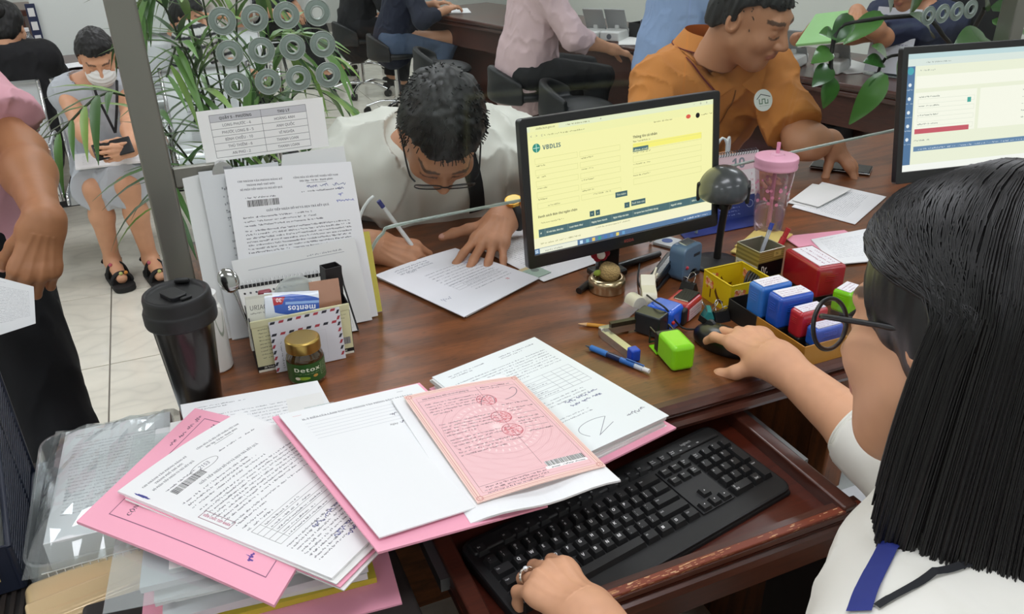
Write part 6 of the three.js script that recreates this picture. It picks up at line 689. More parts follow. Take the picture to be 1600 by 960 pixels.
{ // printed list under the desk on a low drawer unit at the right
  const t = thing('drawer_unit', 'dark low drawer unit beside the knee space', 'drawer unit', [1.16, 0, -.62]); mesh('body', rbox(.44, .58, .5, .008, 0, .29, -.05), M(0x241b18, .5), t); mesh('glass_top', box(.44, .008, .5, 0, .584, -.05), P(0xb9c0bd, .08, { clearcoat: 1 }), t); sheet('printed_table', 'printed grey table sheet lying on the low drawer unit', 'paper', [[.955, .5905, -.86], [1.20, .5905, -.86], [1.20, .5905, -.56], [.93, .5905, -.56]], mapped(page(512, 512, (x, w) => { for (let i = 0; i < 26; i++) words(x, 40, 90 + i * 15, 430, 9, '#90949a', 900 + i, .7); x.strokeStyle = '#a9adb2'; for (let i = 0; i < 8; i++) { x.beginPath(); x.moveTo(40 + i * 60, 80); x.lineTo(40 + i * 60, 480); x.stroke(); } }, '#d4d7d9')), { th: .001 });
  const f = thing('document_binder', 'green and pink folders standing under the keyboard drawer', 'folder', [.62, 0, -.78]); mesh('folder', rbox(.02, .5, .3, .003, 0, .25, 0, 0, .4), M(0x24452c, .6), f); mesh('folder', rbox(.014, .48, .28, .003, .03, .24, .02, 0, .4), M(0xa96a7c, .6), f);
  const bg = thing('plastic_bag', 'crumpled clear plastic bag with dark things under the desk', 'bag', [.2, 0, -.78]); const f1 = ell([0, .6, 0], [.14, .22, .12]), ff = (x, y, z) => f1(x, y, z) + .018 * noise.noise(x * 16, y * 16, z * 16) + .009 * noise.noise(x * 38, y * 38, z * 38); ff.bb = [-.16, .36, -.15, .16, .84, .15]; const bgm = nets(ff, .009); bgm.translate(0, -.2, 0); mesh('bag_film', bgm, P(0x8a9298, .15, { transmission: .5, thickness: 0 }), bg); const f2 = ell([0, .35, 0], [.10, .17, .09]); mesh('bag_contents', nets(f2, .015), M(0x4a1a2c, .7), bg); mesh('bag_stand', cyl(.1, .12, .2, 0, .1, 0, 20), M(0x151515, .8), bg);
}
{ const t = thing('smartphone', 'black smartphone with silver edge under the wrist of the man in orange', 'phone', [1.69, D + .001, -1.63], R(-52)); mesh('phone_body', rbox(.155, .008, .075, .004, 0, .0045, 0), P(0x16181a, .2), t); mesh('metal_edge', rbox(.157, .003, .077, .001, 0, .0045, 0), M(0xc9cbcc, .2, { metalness: 1 }), t); }
// ---------------------------------------------------------------- people
const SK1 = 0xc89472, SK2 = 0xb98361, SK3 = 0xd39d7a, SK4 = 0xa9744f;
function spectacles(label, fr, o = {}) {       // built in the head's own frame
  const t = thing('eyeglasses', label, 'eyeglasses'); const fm = P(o.color || 0x151517, .35), rx = o.rx || .025, ry = o.ry || .020, z = o.z || .113, q = []; const put = (n, g, m) => mesh(n, xform(g, fr), m, t);
  for (const s of [-1, 1]) { const pts = []; for (let i = 0; i < 28; i++) { const a = i / 28 * 6.2832, c = Math.cos(a), sn = Math.sin(a), e = o.square || 1; pts.push(V(s * .034 + rx * Math.sign(c) * Math.pow(Math.abs(c), e), -.003 + ry * Math.sign(sn) * Math.pow(Math.abs(sn), e), z - .35 * Math.pow(Math.abs(c * rx + s * .034) * 1, 2) * 4)); } put('rim', tube(pts, o.r || .0019, 56, 8, true), fm); const l = new THREE.CircleGeometry(1, 28); l.scale(rx * .97, ry * .97, 1); l.rotateY(s * .12); l.translate(s * .034, -.003, z - .004); put('lens', l, P(0xf2f6ff, .02, { transmission: 1, thickness: 0, ior: 1.5, specularIntensity: 1, side: THREE.DoubleSide })); put('temple', tube([[s * .060, .004, z - .012], [s * .071, .004, z - .03], [s * .080, .002, .02], [s * .083, -.002, -.012], [s * .081, -.022, -.03]], o.tr || .0019, 30, 6), fm); }
  put('bridge', tube([[-.009, .002, z], [0, .005, z + .002], [.009, .002, z]], .0016, 10, 6), fm); return t;
}
const unitNoiseDir = (r, b) => nrm([b[0] + (r() - .5) * .7, b[1] + (r() - .5) * .7, b[2] + (r() - .5) * .7]);
const spiky = (n, seed, l = .026) => () => tufts(n, l, .0011, r => { const u = r() * 2 - 1, a = r() * 6.2832, s = Math.sqrt(1 - u * u), d = [s * Math.cos(a), u, s * Math.sin(a)]; const p = [d[0] * .083, .034 + d[1] * .1, -.018 + d[2] * .102]; if (p[1] < -.01 + (p[2] > .03 ? .075 : 0)) return null; return [p, unitNoiseDir(r, nrm([d[0] * .6, d[1] * .35 + .1, d[2] * .5 + .45])), l * (.6 + r() * .7)]; }, seed);
const clothTex = (c, s = 1) => M(c, .88);
// --- the man writing at the desk
const man1 = person({
  label: 'man in a white shirt and glasses bent over the desk writing', skin: SK2, cell: .012, headCell: .003, fineArm: .006, baseY: 0, legs: true,
  J: pose({ hip: [.60, .64, -2.08], yaw: R(-8), lean: R(28), s: 1, look: [-.14, -.86, .48], headUp: [-.13, .50, .86], head: [.507, 1.176, -1.545], hunch: .05, kneeUp: -.02, handR: [.345, .947, -1.572], handL: [.640, .965, -1.552], poleR: [-.7, .1, -.5], poleL: [.8, .2, -.2], wide: .185, set: {} }),
  hands: { R: { dir: [.86, -.28, .42], back: [-.25, .75, .62], c: [[48, 62, 30], [52, 74, 40], [56, 78, 44], [60, 78, 44]], s: [3, 0, -2, -4], t: { out: 30, down: 48, b1: 20, b2: 30 }, cell: .003 }, L: { dir: [-.60, -.20, .66], back: [.05, 1, .25], c: [[14, 14, 8], [12, 16, 8], [12, 16, 8], [10, 14, 8]], s: [15, 4, -8, -22], t: { out: 62, down: 12, b1: 6, b2: 8 }, cell: .003, scale: 1.06 } },
  hair: { th: .016, fy: .068, sy: .0, ny: -.055, extra: spiky(1300, 11, .011) },
  shirt: { color: 0xd9d8cf, sleeve: 1.12, fit: .024, fold: .022, freq: 7, cell: .008, hem: .02, collar: true, seed: 3, flare: .012, neck: .03 }, pants: { color: 0x1b1c20 }, shoes: 0x141414
});
spectacles('thin dark rectangular glasses worn by the writing man', man1.hfr, { square: .6, ry: .017, rx: .027, r: .0014 });
{ const sn = p => { let z = -1.30; for (let i = 0; i < 500; i++) { const d = man1.cloth(p[0], p[1], z); if (d < .001) break; z -= Math.max(.0008, d * .5); } return [p[0], p[1], z + .003]; }, pos = [], idx = [], N = 30; for (let i = 0; i <= N; i++) { const t = i / N, x = lerp(.60, .640, t), y = lerp(1.155, .93, t); for (const k of [-1, 0, 1]) pos.push(...sn([x + k * .019, y + k * .004, 0])); } for (let i = 0; i < N; i++) for (let k = 0; k < 2; k++) { const o = i * 3 + k; idx.push(o, o + 3, o + 1, o + 1, o + 3, o + 4); } const g = new THREE.BufferGeometry(); g.setAttribute('position', new THREE.Float32BufferAttribute(pos, 3)); g.setIndex(idx); g.computeVertexNormals(); wear(man1, 'bag_strap', g, M(0x131315, .8, { side: THREE.DoubleSide }), 'black bag strap across the chest'); }
{
  const pen = thing('ballpoint_pen', 'white and blue pen in the writing hand', 'pen', [.441, .919, -1.538]); const a = [0, 0, 0], d = nrm(sub([.365, 1.052, -1.548], [.441, .919, -1.538])); const at = s => d.map(v => v * s); mesh('tip', bar(at(0), at(.022), .0006, 10, .0042), P(0x1e2566, .3), pen); mesh('barrel', bar(at(.022), at(.135), .0046, 12), P(0xdfdfdd, .35), pen); mesh('end_cap', bar(at(.135), at(.152), .0048, 12), P(0x353a80, .35), pen);
  mesh('tether_cord', tube([[.357, 1.062, -1.548], [.345, 1.055, -1.545], [.327, 1.035, -1.54], [.31, 1.0, -1.53], [.29, .95, -1.52], [.27, .914, -1.52]], .0035, 30, 8).translate(-.441, -.919, 1.538), P(0xe2e2e0, .35), pen);
  const c = man1.J.wrL, e = man1.J.elL, d2 = nrm(sub(e, c)), w = add(c, d2, .03); const wt = thing('wristwatch', 'gold wristwatch with black leather strap on the writing man', 'watch', w); wt.quaternion.setFromUnitVectors(V(0, 1, 0), V(...d2)); const st = place(new THREE.TorusGeometry(.033, .006, 8, 36), 0, 0, 0, Math.PI / 2); st.scale(1, 1.5, 1); mesh('strap', st, M(0x14110f, .6), wt);
  const up = V(0, 1, .25).applyQuaternion(wt.quaternion.clone().invert()); up.y = 0; up.normalize(); const ang = Math.atan2(up.x, up.z); const cg = place(cyl(.018, .018, .008, 0, 0, 0, 30, Math.PI / 2), 0, 0, .036, 0, ang); cg.translate(0, 0, 0); mesh('case', place(cyl(.0185, .0185, .008, 0, 0, 0, 32, Math.PI / 2), 0, 0, .037).rotateY(ang), M(0xcfa24a, .25, { metalness: .9 }), wt); mesh('dial', place(cyl(.015, .015, .002, 0, 0, 0, 32, Math.PI / 2), 0, 0, .0415).rotateY(ang), M(0xd8bd72, .3, { metalness: .5 }), wt);
}
// --- the man in orange
const man2 = person({
  label: 'man in an orange polo shirt with round badge leaning on the desk', skin: SK2, cell: .012, headCell: .003, fineArm: .006,
  J: pose({ hip: [1.42, .70, -2.16], yaw: R(8), lean: R(20), s: 1, look: [.42, -.40, .81], headUp: [.10, .93, .40], head: [1.418, 1.318, -1.742], hunch: .03, kneeUp: -.02, handR: [1.36, .952, -1.70], handL: [1.648, .990, -1.645], poleR: [-.8, .1, -.5], poleL: [-.1, -.3, .3], wide: .152, set: { shL: [1.578, 1.140, -1.84], elL: [1.522, 1.01, -1.615] } }),
  hands: { L: { dir: [.30, -.55, .55], back: [.45, .75, .45], c: [[18, 34, 22], [26, 36, 24], [32, 38, 24], [38, 40, 26]], s: [8, 1, -5, -10], t: { out: 34, down: 40, b1: -6, b2: 4 }, cell: .003 }, R: { dir: [.6, -.2, .7], c: [[20, 30, 20], [24, 32, 20], [26, 32, 20], [30, 34, 20]] } },
  hair: { color: 0x121214, th: .014, fy: .058, sy: .005, ny: -.05, extra: spiky(700, 17, .010) },
  shirt: { color: 0xc27d3a, sleeve: .82, fit: .015, fold: .013, freq: 9, cell: .009, hem: .03, collar: false, seed: 8, flare: .012, name: 'polo_shirt', neck: .04 }, pants: { color: 0x22242a }, shoes: 0x181818
});
{
  const J = man2.J, n = add(J.neck, J.up, .005), fr = frame(n, J.f, J.up), om = M(0xc27d3a, .88), col = (r1, r2, y1, y2, m, nm) => { const pos = [], idx = [], N = 36; for (let i = 0; i <= N; i++) { const a = -2.75 + 5.5 * i / N, b = a + Math.PI, front = Math.max(0, Math.cos(b - Math.PI + Math.PI)); for (let k = 0; k < 4; k++) { const t = k / 3, rr2 = lerp(r1, r2, t), fw = .5 - .5 * Math.cos(a); const p = fr.w([Math.sin(a + Math.PI) * rr2, lerp(y1, y2, t) - .028 * Math.pow(Math.abs(i / N - .5) * 2, 2), Math.cos(a + Math.PI) * (rr2 + .006 + .05 * Math.max(0, Math.cos(a + Math.PI))) + .004]); pos.push(...p); } } for (let i = 0; i < N; i++) for (let k = 0; k < 3; k++) { const o = i * 4 + k; idx.push(o, o + 4, o + 1, o + 1, o + 4, o + 5); } const g = new THREE.BufferGeometry(); g.setAttribute('position', new THREE.Float32BufferAttribute(pos, 3)); g.setIndex(idx); g.computeVertexNormals(); m.side = THREE.DoubleSide; wear(man2, nm, g, m); };
  col(.066, .098, .088, .050, om, 'collar'); const pp = []; for (let i = 0; i <= 30; i++) { const a = -2.75 + 5.5 * i / 30; pp.push(fr.w([Math.sin(a + Math.PI) * .099, .049 - .028 * Math.pow(Math.abs(i / 30 - .5) * 2, 2), Math.cos(a + Math.PI) * (.105 + .05 * Math.max(0, Math.cos(a + Math.PI))) + .004])); } wear(man2, 'collar_piping', tube(pp, .0018, 60, 6), M(0x6a2222, .8), 'dark red collar piping');
  const strip = (nm, pts, w, lift, mat, label) => { const sn = (x, y) => { let z = -1.5; for (let i = 0; i < 700; i++) { const d = man2.cloth(x, y, z); if (d < .001) break; z -= Math.max(.0008, d * .5); if (z < -2.2) break; } return [x, y, z + lift]; }, pos = [], idx = [], N = pts.length - 1, M2 = 10; const cv = new THREE.CatmullRomCurve3(pts.map(q => V(q[0], q[1], 0))); for (let i = 0; i <= M2; i++) { const t = i / M2, p = cv.getPoint(t), tg = cv.getTangent(t), ww = w * (nm === 'collar_flap' ? .45 + .9 * t : 1); for (const k of [-1, 0, 1]) pos.push(...sn(p.x - tg.y * k * ww, p.y + tg.x * k * ww)); } for (let i = 0; i < M2; i++) for (let k = 0; k < 2; k++) { const o = i * 3 + k; idx.push(o, o + 3, o + 1, o + 1, o + 3, o + 4); } const g = new THREE.BufferGeometry(); g.setAttribute('position', new THREE.Float32BufferAttribute(pos, 3)); g.setIndex(idx); g.computeVertexNormals(); mat.side = THREE.DoubleSide; wear(man2, nm, g, mat, label); };
  strip('collar_flap', [[1.352, 1.215], [1.375, 1.165], [1.415, 1.115]], .017, .006, M(0xc27d3a, .88)); strip('collar_flap', [[1.515, 1.20], [1.495, 1.155], [1.465, 1.12]], .016, .006, M(0xc27d3a, .88)); strip('collar_piping', [[1.338, 1.20], [1.358, 1.15], [1.398, 1.098]], .0022, .009, M(0x6a2222, .8)); strip('placket', [[1.437, 1.12], [1.432, 1.05], [1.428, 1.0]], .0016, .004, M(0x7a4a20, .85), 'button placket seam');
  const E = J.elL, A = J.shL, e = mid(A, E, .8), d = nrm(sub(E, A)); const tg = place(new THREE.TorusGeometry(.0655, .0022, 6, 40), 0, 0, 0); tg.applyQuaternion(new THREE.Quaternion().setFromUnitVectors(V(0, 0, 1), V(...d))); tg.translate(...e); wear(man2, 'sleeve_piping', tg, M(0x6a2222, .8), 'dark red sleeve piping');
  const bt = canvas(256, 256, (x) => { x.fillStyle = '#dfe3dc'; x.fillRect(0, 0, 256, 256); x.strokeStyle = '#333a38'; x.lineWidth = 9; x.beginPath(); x.moveTo(36, 112); x.lineTo(96, 56); x.lineTo(228, 92); x.stroke(); x.strokeStyle = '#5d7a62'; x.lineWidth = 12; x.beginPath(); x.moveTo(70, 110); x.lineTo(70, 165); x.lineTo(110, 165); x.lineTo(110, 115); x.lineTo(150, 115); x.lineTo(150, 165); x.lineTo(190, 165); x.lineTo(190, 120); x.stroke(); words(x, 60, 196, 140, 12, '#7c857e', 3); });
  const c = [1.437, 1.115, -1.685], f2 = nrm([-.05, .30, .95]), g = cyl(.028, .028, .002, 0, 0, 0, 40, Math.PI / 2); const uv = g.attributes.uv, po = g.attributes.position; for (let i = 0; i < uv.count; i++) uv.setXY(i, po.getX(i) / .056 + .5, po.getY(i) / .056 + .5); g.applyQuaternion(new THREE.Quaternion().setFromUnitVectors(V(0, 0, 1), V(...f2))); g.translate(...c); const bd = tag(mesh('badge', g, mapped(bt, .4)), 'round white badge with a house roof logo on the orange shirt', 'badge');
}
// --- the clerk in the foreground
const clerk = (() => {
  const head = [.593, 1.257, -.399], hf = [-.141, -.299, -.944], hu = [.278, .903, -.328];
  const J = pose({ hip: [.66, .60, -.02], yaw: Math.PI, lean: R(22), s: 1, look: hf, headUp: hu, head, wide: .17, kneeUp: 0, handR: [.790, .955, -.815], handL: [.315, .905, -.535], set: { neck: [.614, 1.075, -.352], shL: [.468, 1.005, -.285], shR: [.79, 1.03, -.34], elR: [.812, .905, -.545], elL: [.40, .84, -.30], chest: [.64, .88, -.17] } });
  const hairFrame = frame(head, hf, hu);
  const L = [ell([0, .036, -.02], [.088, .103, .108], .02)]; const W = p => hairFrame.w(p), drop = (p, d) => [p[0], p[1] - d, p[2]];
  const hairMat = P(0x0a090a, .36, { sheen: .5, sheenRoughness: .35, sheenColor: new THREE.Color(0x6a6460), anisotropy: .6 });
  const P0 = person({
    label: 'clerk with black bob hair and glasses in a white cardigan, seen from behind', skin: SK3, cell: .012, headCell: .003, fineArm: .004, J, headShape: { nl: .07 }, face: { lip: 0xb06a66 },
    hands: { R: { dir: [.02, .03, -1], back: [-.22, .95, .1], c: [[14, 30, 16], [22, 36, 20], [28, 42, 24], [30, 46, 26]], s: [8, 1, -5, -10], t: { out: 46, down: 26, b1: 14, b2: 20 }, cell: .0025, scale: .96 }, L: { dir: [-.16, -.05, -.98], back: [-.05, .95, -.1], c: [[30, 46, 20], [34, 52, 24], [36, 56, 26], [34, 52, 24]], s: [7, 1, -4, -9], t: { out: 40, down: 34, b1: 16, b2: 22 }, cell: .0025, scale: .93 } },
    shirt: { color: 0xe4e2da, sleeveR: 1.42, sleeveL: 1.5, fit: .02, fold: .007, freq: 9, cell: .008, hem: .06, name: 'cardigan', neck: .11, seed: 5 }, pants: { color: 0xb9ac90 }, shoes: 0x222222
  });
  // hair mass: skull cap plus a straight fall to the shoulders; the face side stays open
  const cap = ell([0, .036, -.016], [.090, .105, .110]), face = ell([.0, -.05, .115], [.085, .108, .100]), brow = ell([.05, .0, .10], [.055, .07, .08]);
  const falls = []; for (let i = 0; i <= 10; i++) { const a = R(98 + i * 16.4), p = [Math.sin(a) * .068, .012, Math.cos(a) * .078 - .016], q = W(p), out = sub(q, W([0, -.01, -.02])), e = add(drop(q, .19 + .17 * Math.min(1, 1.7 * Math.sin(Math.PI * i / 10))), [out[0], 0, out[2]], .06 + .25 * Math.sin(Math.PI * i / 10)); falls.push(rc(q, e, .017, .017, .025)); }
  const ff = uni(falls), fl = hairFrame.l; const f = (x, y, z) => { const l = fl(x, y, z); let d = cap(l[0], l[1], l[2]); d = smax(d, -face(l[0], l[1], l[2]), .012); d = smin(d, ff(x, y, z), .03); const n = noise.noise(l[0] * 70, y * 9, l[2] * 70) * .0028 + noise.noise(l[0] * 28, y * 5, l[2] * 28) * .004; return d + n; };
  const bb = [head[0] - .17, head[1] - .27, head[2] - .17, head[0] + .17, head[1] + .16, head[2] + .18]; const geos = [nets(f, .0042, null, 0, bb)];
  const r = rng(91), st = []; for (let i = 0; i < 4600; i++) {
    const side = r() < .68 ? 1 : -1, a0 = R(3 + r() * 176), off = .001 + r() * .007, pts = []; const part = -.012; const zr = Math.cos(a0);
    const aE = Math.max(a0, R(94 + r() * 16)); const n = 8; for (let k = 0; k <= n; k++) { const t = k / n, ph = t * R(98), a = lerp(a0, aE, t * t * t * (1.6 - .6 * t)); const s = Math.sin(ph), c = Math.cos(ph); const d = [side * Math.sin(a) * s, c, Math.cos(a) * s]; const rad = [.095 + off, .109 + off, .115 + off]; const x0 = part * (1 - s); const zc = Math.cos(a0) * .055 * (1 - s); pts.push(W([x0 + d[0] * rad[0], .036 + d[1] * rad[1] - .02 * (1 - s) * Math.abs(Math.cos(a0)) * .6, -.02 + d[2] * rad[2] + zc])); }
    const e = pts[n], c0 = W([0, 0, -.02]), o = nrm([e[0] - c0[0], 0, e[2] - c0[2]]), Ln = lerp(.165, .39, clamp((aE - R(94)) / R(34), 0, 1)) + r() * .03, wv = (r() - .5) * .012, fla = .085 * clamp((aE - R(105)) / R(40), 0, 1), tp = Math.abs(aE - R(100)) < .2 ? .004 : 0; for (let k = 1; k <= 6; k++) { const t = k / 6; pts.push([e[0] + o[0] * (.010 * Math.sin(t * 2.2) + wv * t + fla * t * t) + hf[0] * tp * t, e[1] - Ln * t, e[2] + o[2] * (.010 * Math.sin(t * 2.2) + wv * t + fla * t * t) + hf[2] * tp * t]); }
    st.push(tube(pts.map(q => V(...q)), (.0008 + r() * .0006), 15, 3));
  }
  geos.push(merge(st)); wear(P0, 'hair', merge(geos), hairMat, 'long glossy black bob hair');
  // fine flyaway strands near the temple
  const fw = []; for (let i = 0; i < 0; i++) { const q = r() * .03, a = W([.07 + r() * .01, .085 - q, .04 + r() * .012]), b = W([.086 + r() * .006, .035 - q, .05 + r() * .012]), c = W([.088 + r() * .004, -.01 - r() * .04, .02 + r() * .02]); fw.push(tube([a, b, c], .00028, 12, 3)); } 
  return P0;
})();
spectacles('black round-framed glasses worn by the clerk', clerk.hfr, { rx: .027, ry: .0245, r: .0022, tr: .0026, z: .117, color: 0x17171a });
{
  const ro = []; const LANY = [[.435, 1.10, -.322], [.46, 1.10, -.338], [.49, 1.10, -.352], [.53, 1.10, -.366]], STRP = [[.445, 1.09, -.315], [.475, 1.09, -.312], [.51, 1.09, -.302], [.55, 1.09, -.288], [.60, 1.09, -.272], [.68, 1.09, -.262]];
  const ribbon = (pts, w, n) => { const cv = new THREE.CatmullRomCurve3(pts.map(q => V(...q))), pos = [], idx = [], N = 40; for (let i = 0; i <= N; i++) { const p = cv.getPoint(i / N), t = cv.getTangent(i / N), sd = nrm(crs([t.x, t.y, t.z], [0, 1, 0])); for (const k of [-1, 0, 1]) pos.push(...snap(clerk.cloth, [p.x + sd[0] * k * w, p.y, p.z + sd[2] * k * w], .0025)); } for (let i = 0; i < N; i++) for (let k = 0; k < 2; k++) { const o = i * 3 + k; idx.push(o, o + 1, o + 3, o + 1, o + 4, o + 3); } const g = new THREE.BufferGeometry(); g.setAttribute('position', new THREE.Float32BufferAttribute(pos, 3)); g.setIndex(idx); g.computeVertexNormals(); return g; };
  wear(clerk, 'lanyard', ribbon(LANY, .009), M(0x1b2a7c, .7, { side: THREE.DoubleSide }), 'dark blue lanyard ribbon'); wear(clerk, 'trim_band', ribbon(STRP, .0035), M(0x14161c, .8, { side: THREE.DoubleSide }), 'thin dark trim along the yoke of the cardigan');
  const cu = clerk.J, a = mid(cu.elR, cu.wrR, .42), d = nrm(sub(cu.wrR, cu.elR)), rib = []; for (let i = 0; i < 10; i++) { const g = new THREE.TorusGeometry(.0515 - i * .0005, .0026, 6, 36); g.applyQuaternion(new THREE.Quaternion().setFromUnitVectors(V(0, 0, 1), V(...d))); g.translate(...add(a, d, -.03 + i * .0042)); rib.push(g); } wear(clerk, 'ribbed_cuff', rib, M(0xe6e4dc, .9));
  // ring on the left hand
  const H = clerk.J.wrL, fr = handFrame(add(H, nrm([-.16, -.05, -.98]), .006), [-.16, -.05, -.98], [-.05, .95, -.1], -1); const rg = thing('finger_ring', 'silver ring with a round stone on the hand at the keyboard', 'ring', add(add(add(fr.o, fr.x, -.0125), fr.y, .102), fr.z, -.010)); const q = new THREE.Quaternion().setFromUnitVectors(V(0, 0, 1), V(...nrm(add(fr.y, fr.z, -.75)))); rg.quaternion.copy(q); const sm = M(0xcfcac0, .15, { metalness: 1 }); mesh('band', new THREE.TorusGeometry(.0102, .0012, 8, 30), sm, rg); mesh('band', place(new THREE.TorusGeometry(.0102, .0010, 8, 30), 0, 0, .003), sm, rg); const upL = V(...fr.z).applyQuaternion(q.clone().invert()); mesh('stone', place(sph(.0034, 0, 0, 0, 12), upL.x * .0115, upL.y * .0115, 0), P(0xeef2f6, .05, { clearcoat: 1 }), rg); mesh('stone_halo', place(new THREE.TorusGeometry(.0042, .0009, 8, 20), 0, 0, 0).applyQuaternion(new THREE.Quaternion().setFromUnitVectors(V(0, 0, 1), V(upL.x, upL.y, 0).normalize())).translate(upL.x * .0112, upL.y * .0112, 0), sm, rg);
}
// --- the masked woman on the bench
const lady = person({
  label: 'woman in pale grey sleeveless dress and white face mask looking at a phone', skin: SK3, cell: .012, headCell: .0035, fineArm: .007,
  J: pose({ hip: [-.25, .46, -4.30], yaw: R(-6), lean: R(16), s: .9, look: [.05, -.52, .85], headUp: [0, .86, .5], head: [-.222, 1.0, -4.07], hunch: .03, handR: [-.285, .68, -3.72], handL: [-.155, .68, -3.69], poleR: [-.8, -.5, -.2], poleL: [.8, -.5, -.2], wide: .138, set: { knR: [-.345, .47, -3.90], knL: [-.212, .475, -3.86], anR: [-.362, .085, -3.99], anL: [-.195, .085, -3.94], toR: [-.33, .05, -3.85], toL: [-.165, .05, -3.80] } }),
  hands: { R: { dir: [.62, .05, .55], back: [-.3, .1, .9], c: [[30, 40, 25], [35, 45, 25], [40, 45, 25], [40, 45, 25]], t: { out: 30, down: 30 } }, L: { dir: [-.62, .05, .5], back: [.3, .1, .9], c: [[30, 40, 25], [35, 45, 25], [40, 45, 25], [40, 45, 25]], t: { out: 30, down: 30 } } },
  hair: { th: .018, fy: .068, sy: -.02, ny: -.085, extra: () => [place(new THREE.SphereGeometry(.05, 16, 12), 0, .0, -.115)] },
  shirt: { color: 0xb7bcc2, sleeve: 0, fit: .014, fold: .007, hem: .06, name: 'dress', cell: .009 }, pants: null
});
{
  const J = lady.J, L = []; for (const k of ['R', 'L']) L.push(cutRc(J['hip' + k], J['kn' + k], .115, .098, 1.02, .08)); L.push(rc(J.hipR, J.hipL, .125, .125, .06)); const f0 = uni(L), nz = clothNoise(.009, 10, 6), kz = -3.88; const f = (x, y, z) => Math.max(f0(x, y, z) + nz(x, y, z), y - .66); f.bb = f0.bb; wear(lady, 'skirt', nets(f, .009, null, .01), M(0xb7bcc2, .88));
  const mf = ell([0, -.05, .05], [.069, .062, .079]), m = (x, y, z) => smax(mf(x, y, z) + .0012 * Math.sin(y * 320), Math.max(-y - .104, y - .010), .004); m.bb = [-.075, -.115, -.035, .075, .02, .135]; wear(lady, 'face_mask', xform(nets(m, .003), lady.hfr, .9), M(0xe6e6e2, .8));
  wear(lady, 'lanyard', [tube([[-.26, .90, -4.06], [-.255, .86, -3.98], [-.235, .78, -3.955], [-.215, .70, -3.93]], .006, 20, 5), tube([[-.165, .90, -4.05], [-.175, .85, -3.965], [-.195, .77, -3.94], [-.215, .70, -3.93]], .006, 20, 5)], M(0x141417, .8), 'black lanyard');
  for (const k of ['R', 'L']) { const a = J['an' + k], b = J['to' + k], d = nrm([b[0] - a[0], 0, b[2] - a[2]]), c = [mid(a, b, .5)[0], 0, mid(a, b, .5)[2]], an = Math.atan2(d[0], d[2]); const sole = place(extr(rrect(.088, .25, .042), .018, .004), 0, 0, 0); sole.rotateX(-Math.PI / 2); sole.rotateY(an); sole.translate(c[0] + d[0] * .01, .006, c[2] + d[2] * .01); const str = []; for (const q of [.35, .95]) { const o = mid(a, b, q), st = new THREE.TorusGeometry(.043, .009, 6, 24, Math.PI); st.scale(1, q < .5 ? 1.5 : 1.05, 1.7); st.rotateY(an); st.translate(o[0], .03, o[2]); str.push(st); } const hl = new THREE.TorusGeometry(.04, .007, 6, 20, Math.PI); hl.rotateX(Math.PI / 2 + Math.PI); hl.rotateY(an); hl.translate(a[0] - d[0] * .02, .085, a[2] - d[2] * .02); wear(lady, 'sandal', [sole, ...str, hl], M(0x151516, .7)); const ch = [[0xc05a6a, .0], [0xb9c070, .5], [0xd08a3a, 1]]; ch.forEach(([cc, q], i) => { const o = mid(a, b, i < 1 ? .38 : .98), sx = crs([0, 1, 0], d); wear(lady, 'sandal_charm', sph(.009, o[0] + sx[0] * (i - 1) * .022 + d[0] * .012, i < 1 ? .096 : .077, o[2] + sx[2] * (i - 1) * .022 + d[2] * .012, 8), M(cc, .5)); }); }
  const ph = thing('smartphone', 'black smartphone held by the masked woman', 'phone', [-.222, .70, -3.655]); ph.rotation.set(-.7, 0, .15); mesh('phone_body', rbox(.15, .075, .009, .006, 0, 0, 0), P(0x121315, .2), ph); mesh('phone_screen', rbox(.14, .068, .002, .001, 0, 0, -.0045), P(0x0a0c10, .05), ph);
  sheet('document_sheet', 'white papers on the lap of the masked woman', 'paper', [[-.41, .592, -4.07], [-.09, .598, -4.02], [-.08, .585, -3.84], [-.40, .58, -3.87]], mapped(texPlain[1]), { th: .008 });
}
// --- the man standing at the desk end
const stand = person({
  label: 'standing man in a pink short-sleeved shirt and dark trousers holding out a paper slip', skin: SK4, cell: .012, headCell: .004, fineArm: .005,
  J: pose({ hip: [-.505, .955, -2.0], yaw: R(30), lean: R(3), sit: false, s: 1.02, look: [.5, -.4, .8], handR: [-.52, .95, -1.72], handL: [-.232, 1.100, -1.575], poleL: [-.3, -.2, -.6], wide: .19, set: { shL: [-.42, 1.335, -2.04], elL: [-.275, 1.165, -1.825], knL: [-.375, .50, -1.82], anL: [-.39, .08, -1.88], hipL: [-.425, .93, -2.0], toL: [-.33, .045, -1.76] } }),
  hands: { L: { dir: [-.34, -.78, .32], back: [.24, .3, .72], c: [[44, 46, 22], [36, 52, 26], [40, 54, 28], [44, 54, 28]], s: [4, 1, -3, -7], t: { out: 24, down: 44, b1: 10, b2: 16 }, cell: .003, scale: 1.05 } },
  hair: { th: .014 }, shirt: { color: 0xd9a3ae, sleeve: .80, fit: .024, fold: .012, freq: 9, cell: .009, flare: .022, hem: .05, seed: 2, collar: true }, pants: { color: 0x0e1015, fit: .022, hem: .065 }, shoes: 0x171412
});
sheet('paper_slip', 'white slip of paper held by the standing man', 'paper', [[-.335, 1.045, -1.505], [-.262, 1.02, -1.47], [-.272, .962, -1.448], [-.345, .945, -1.46]], mapped(texPlain[2]), { th: .0006 });
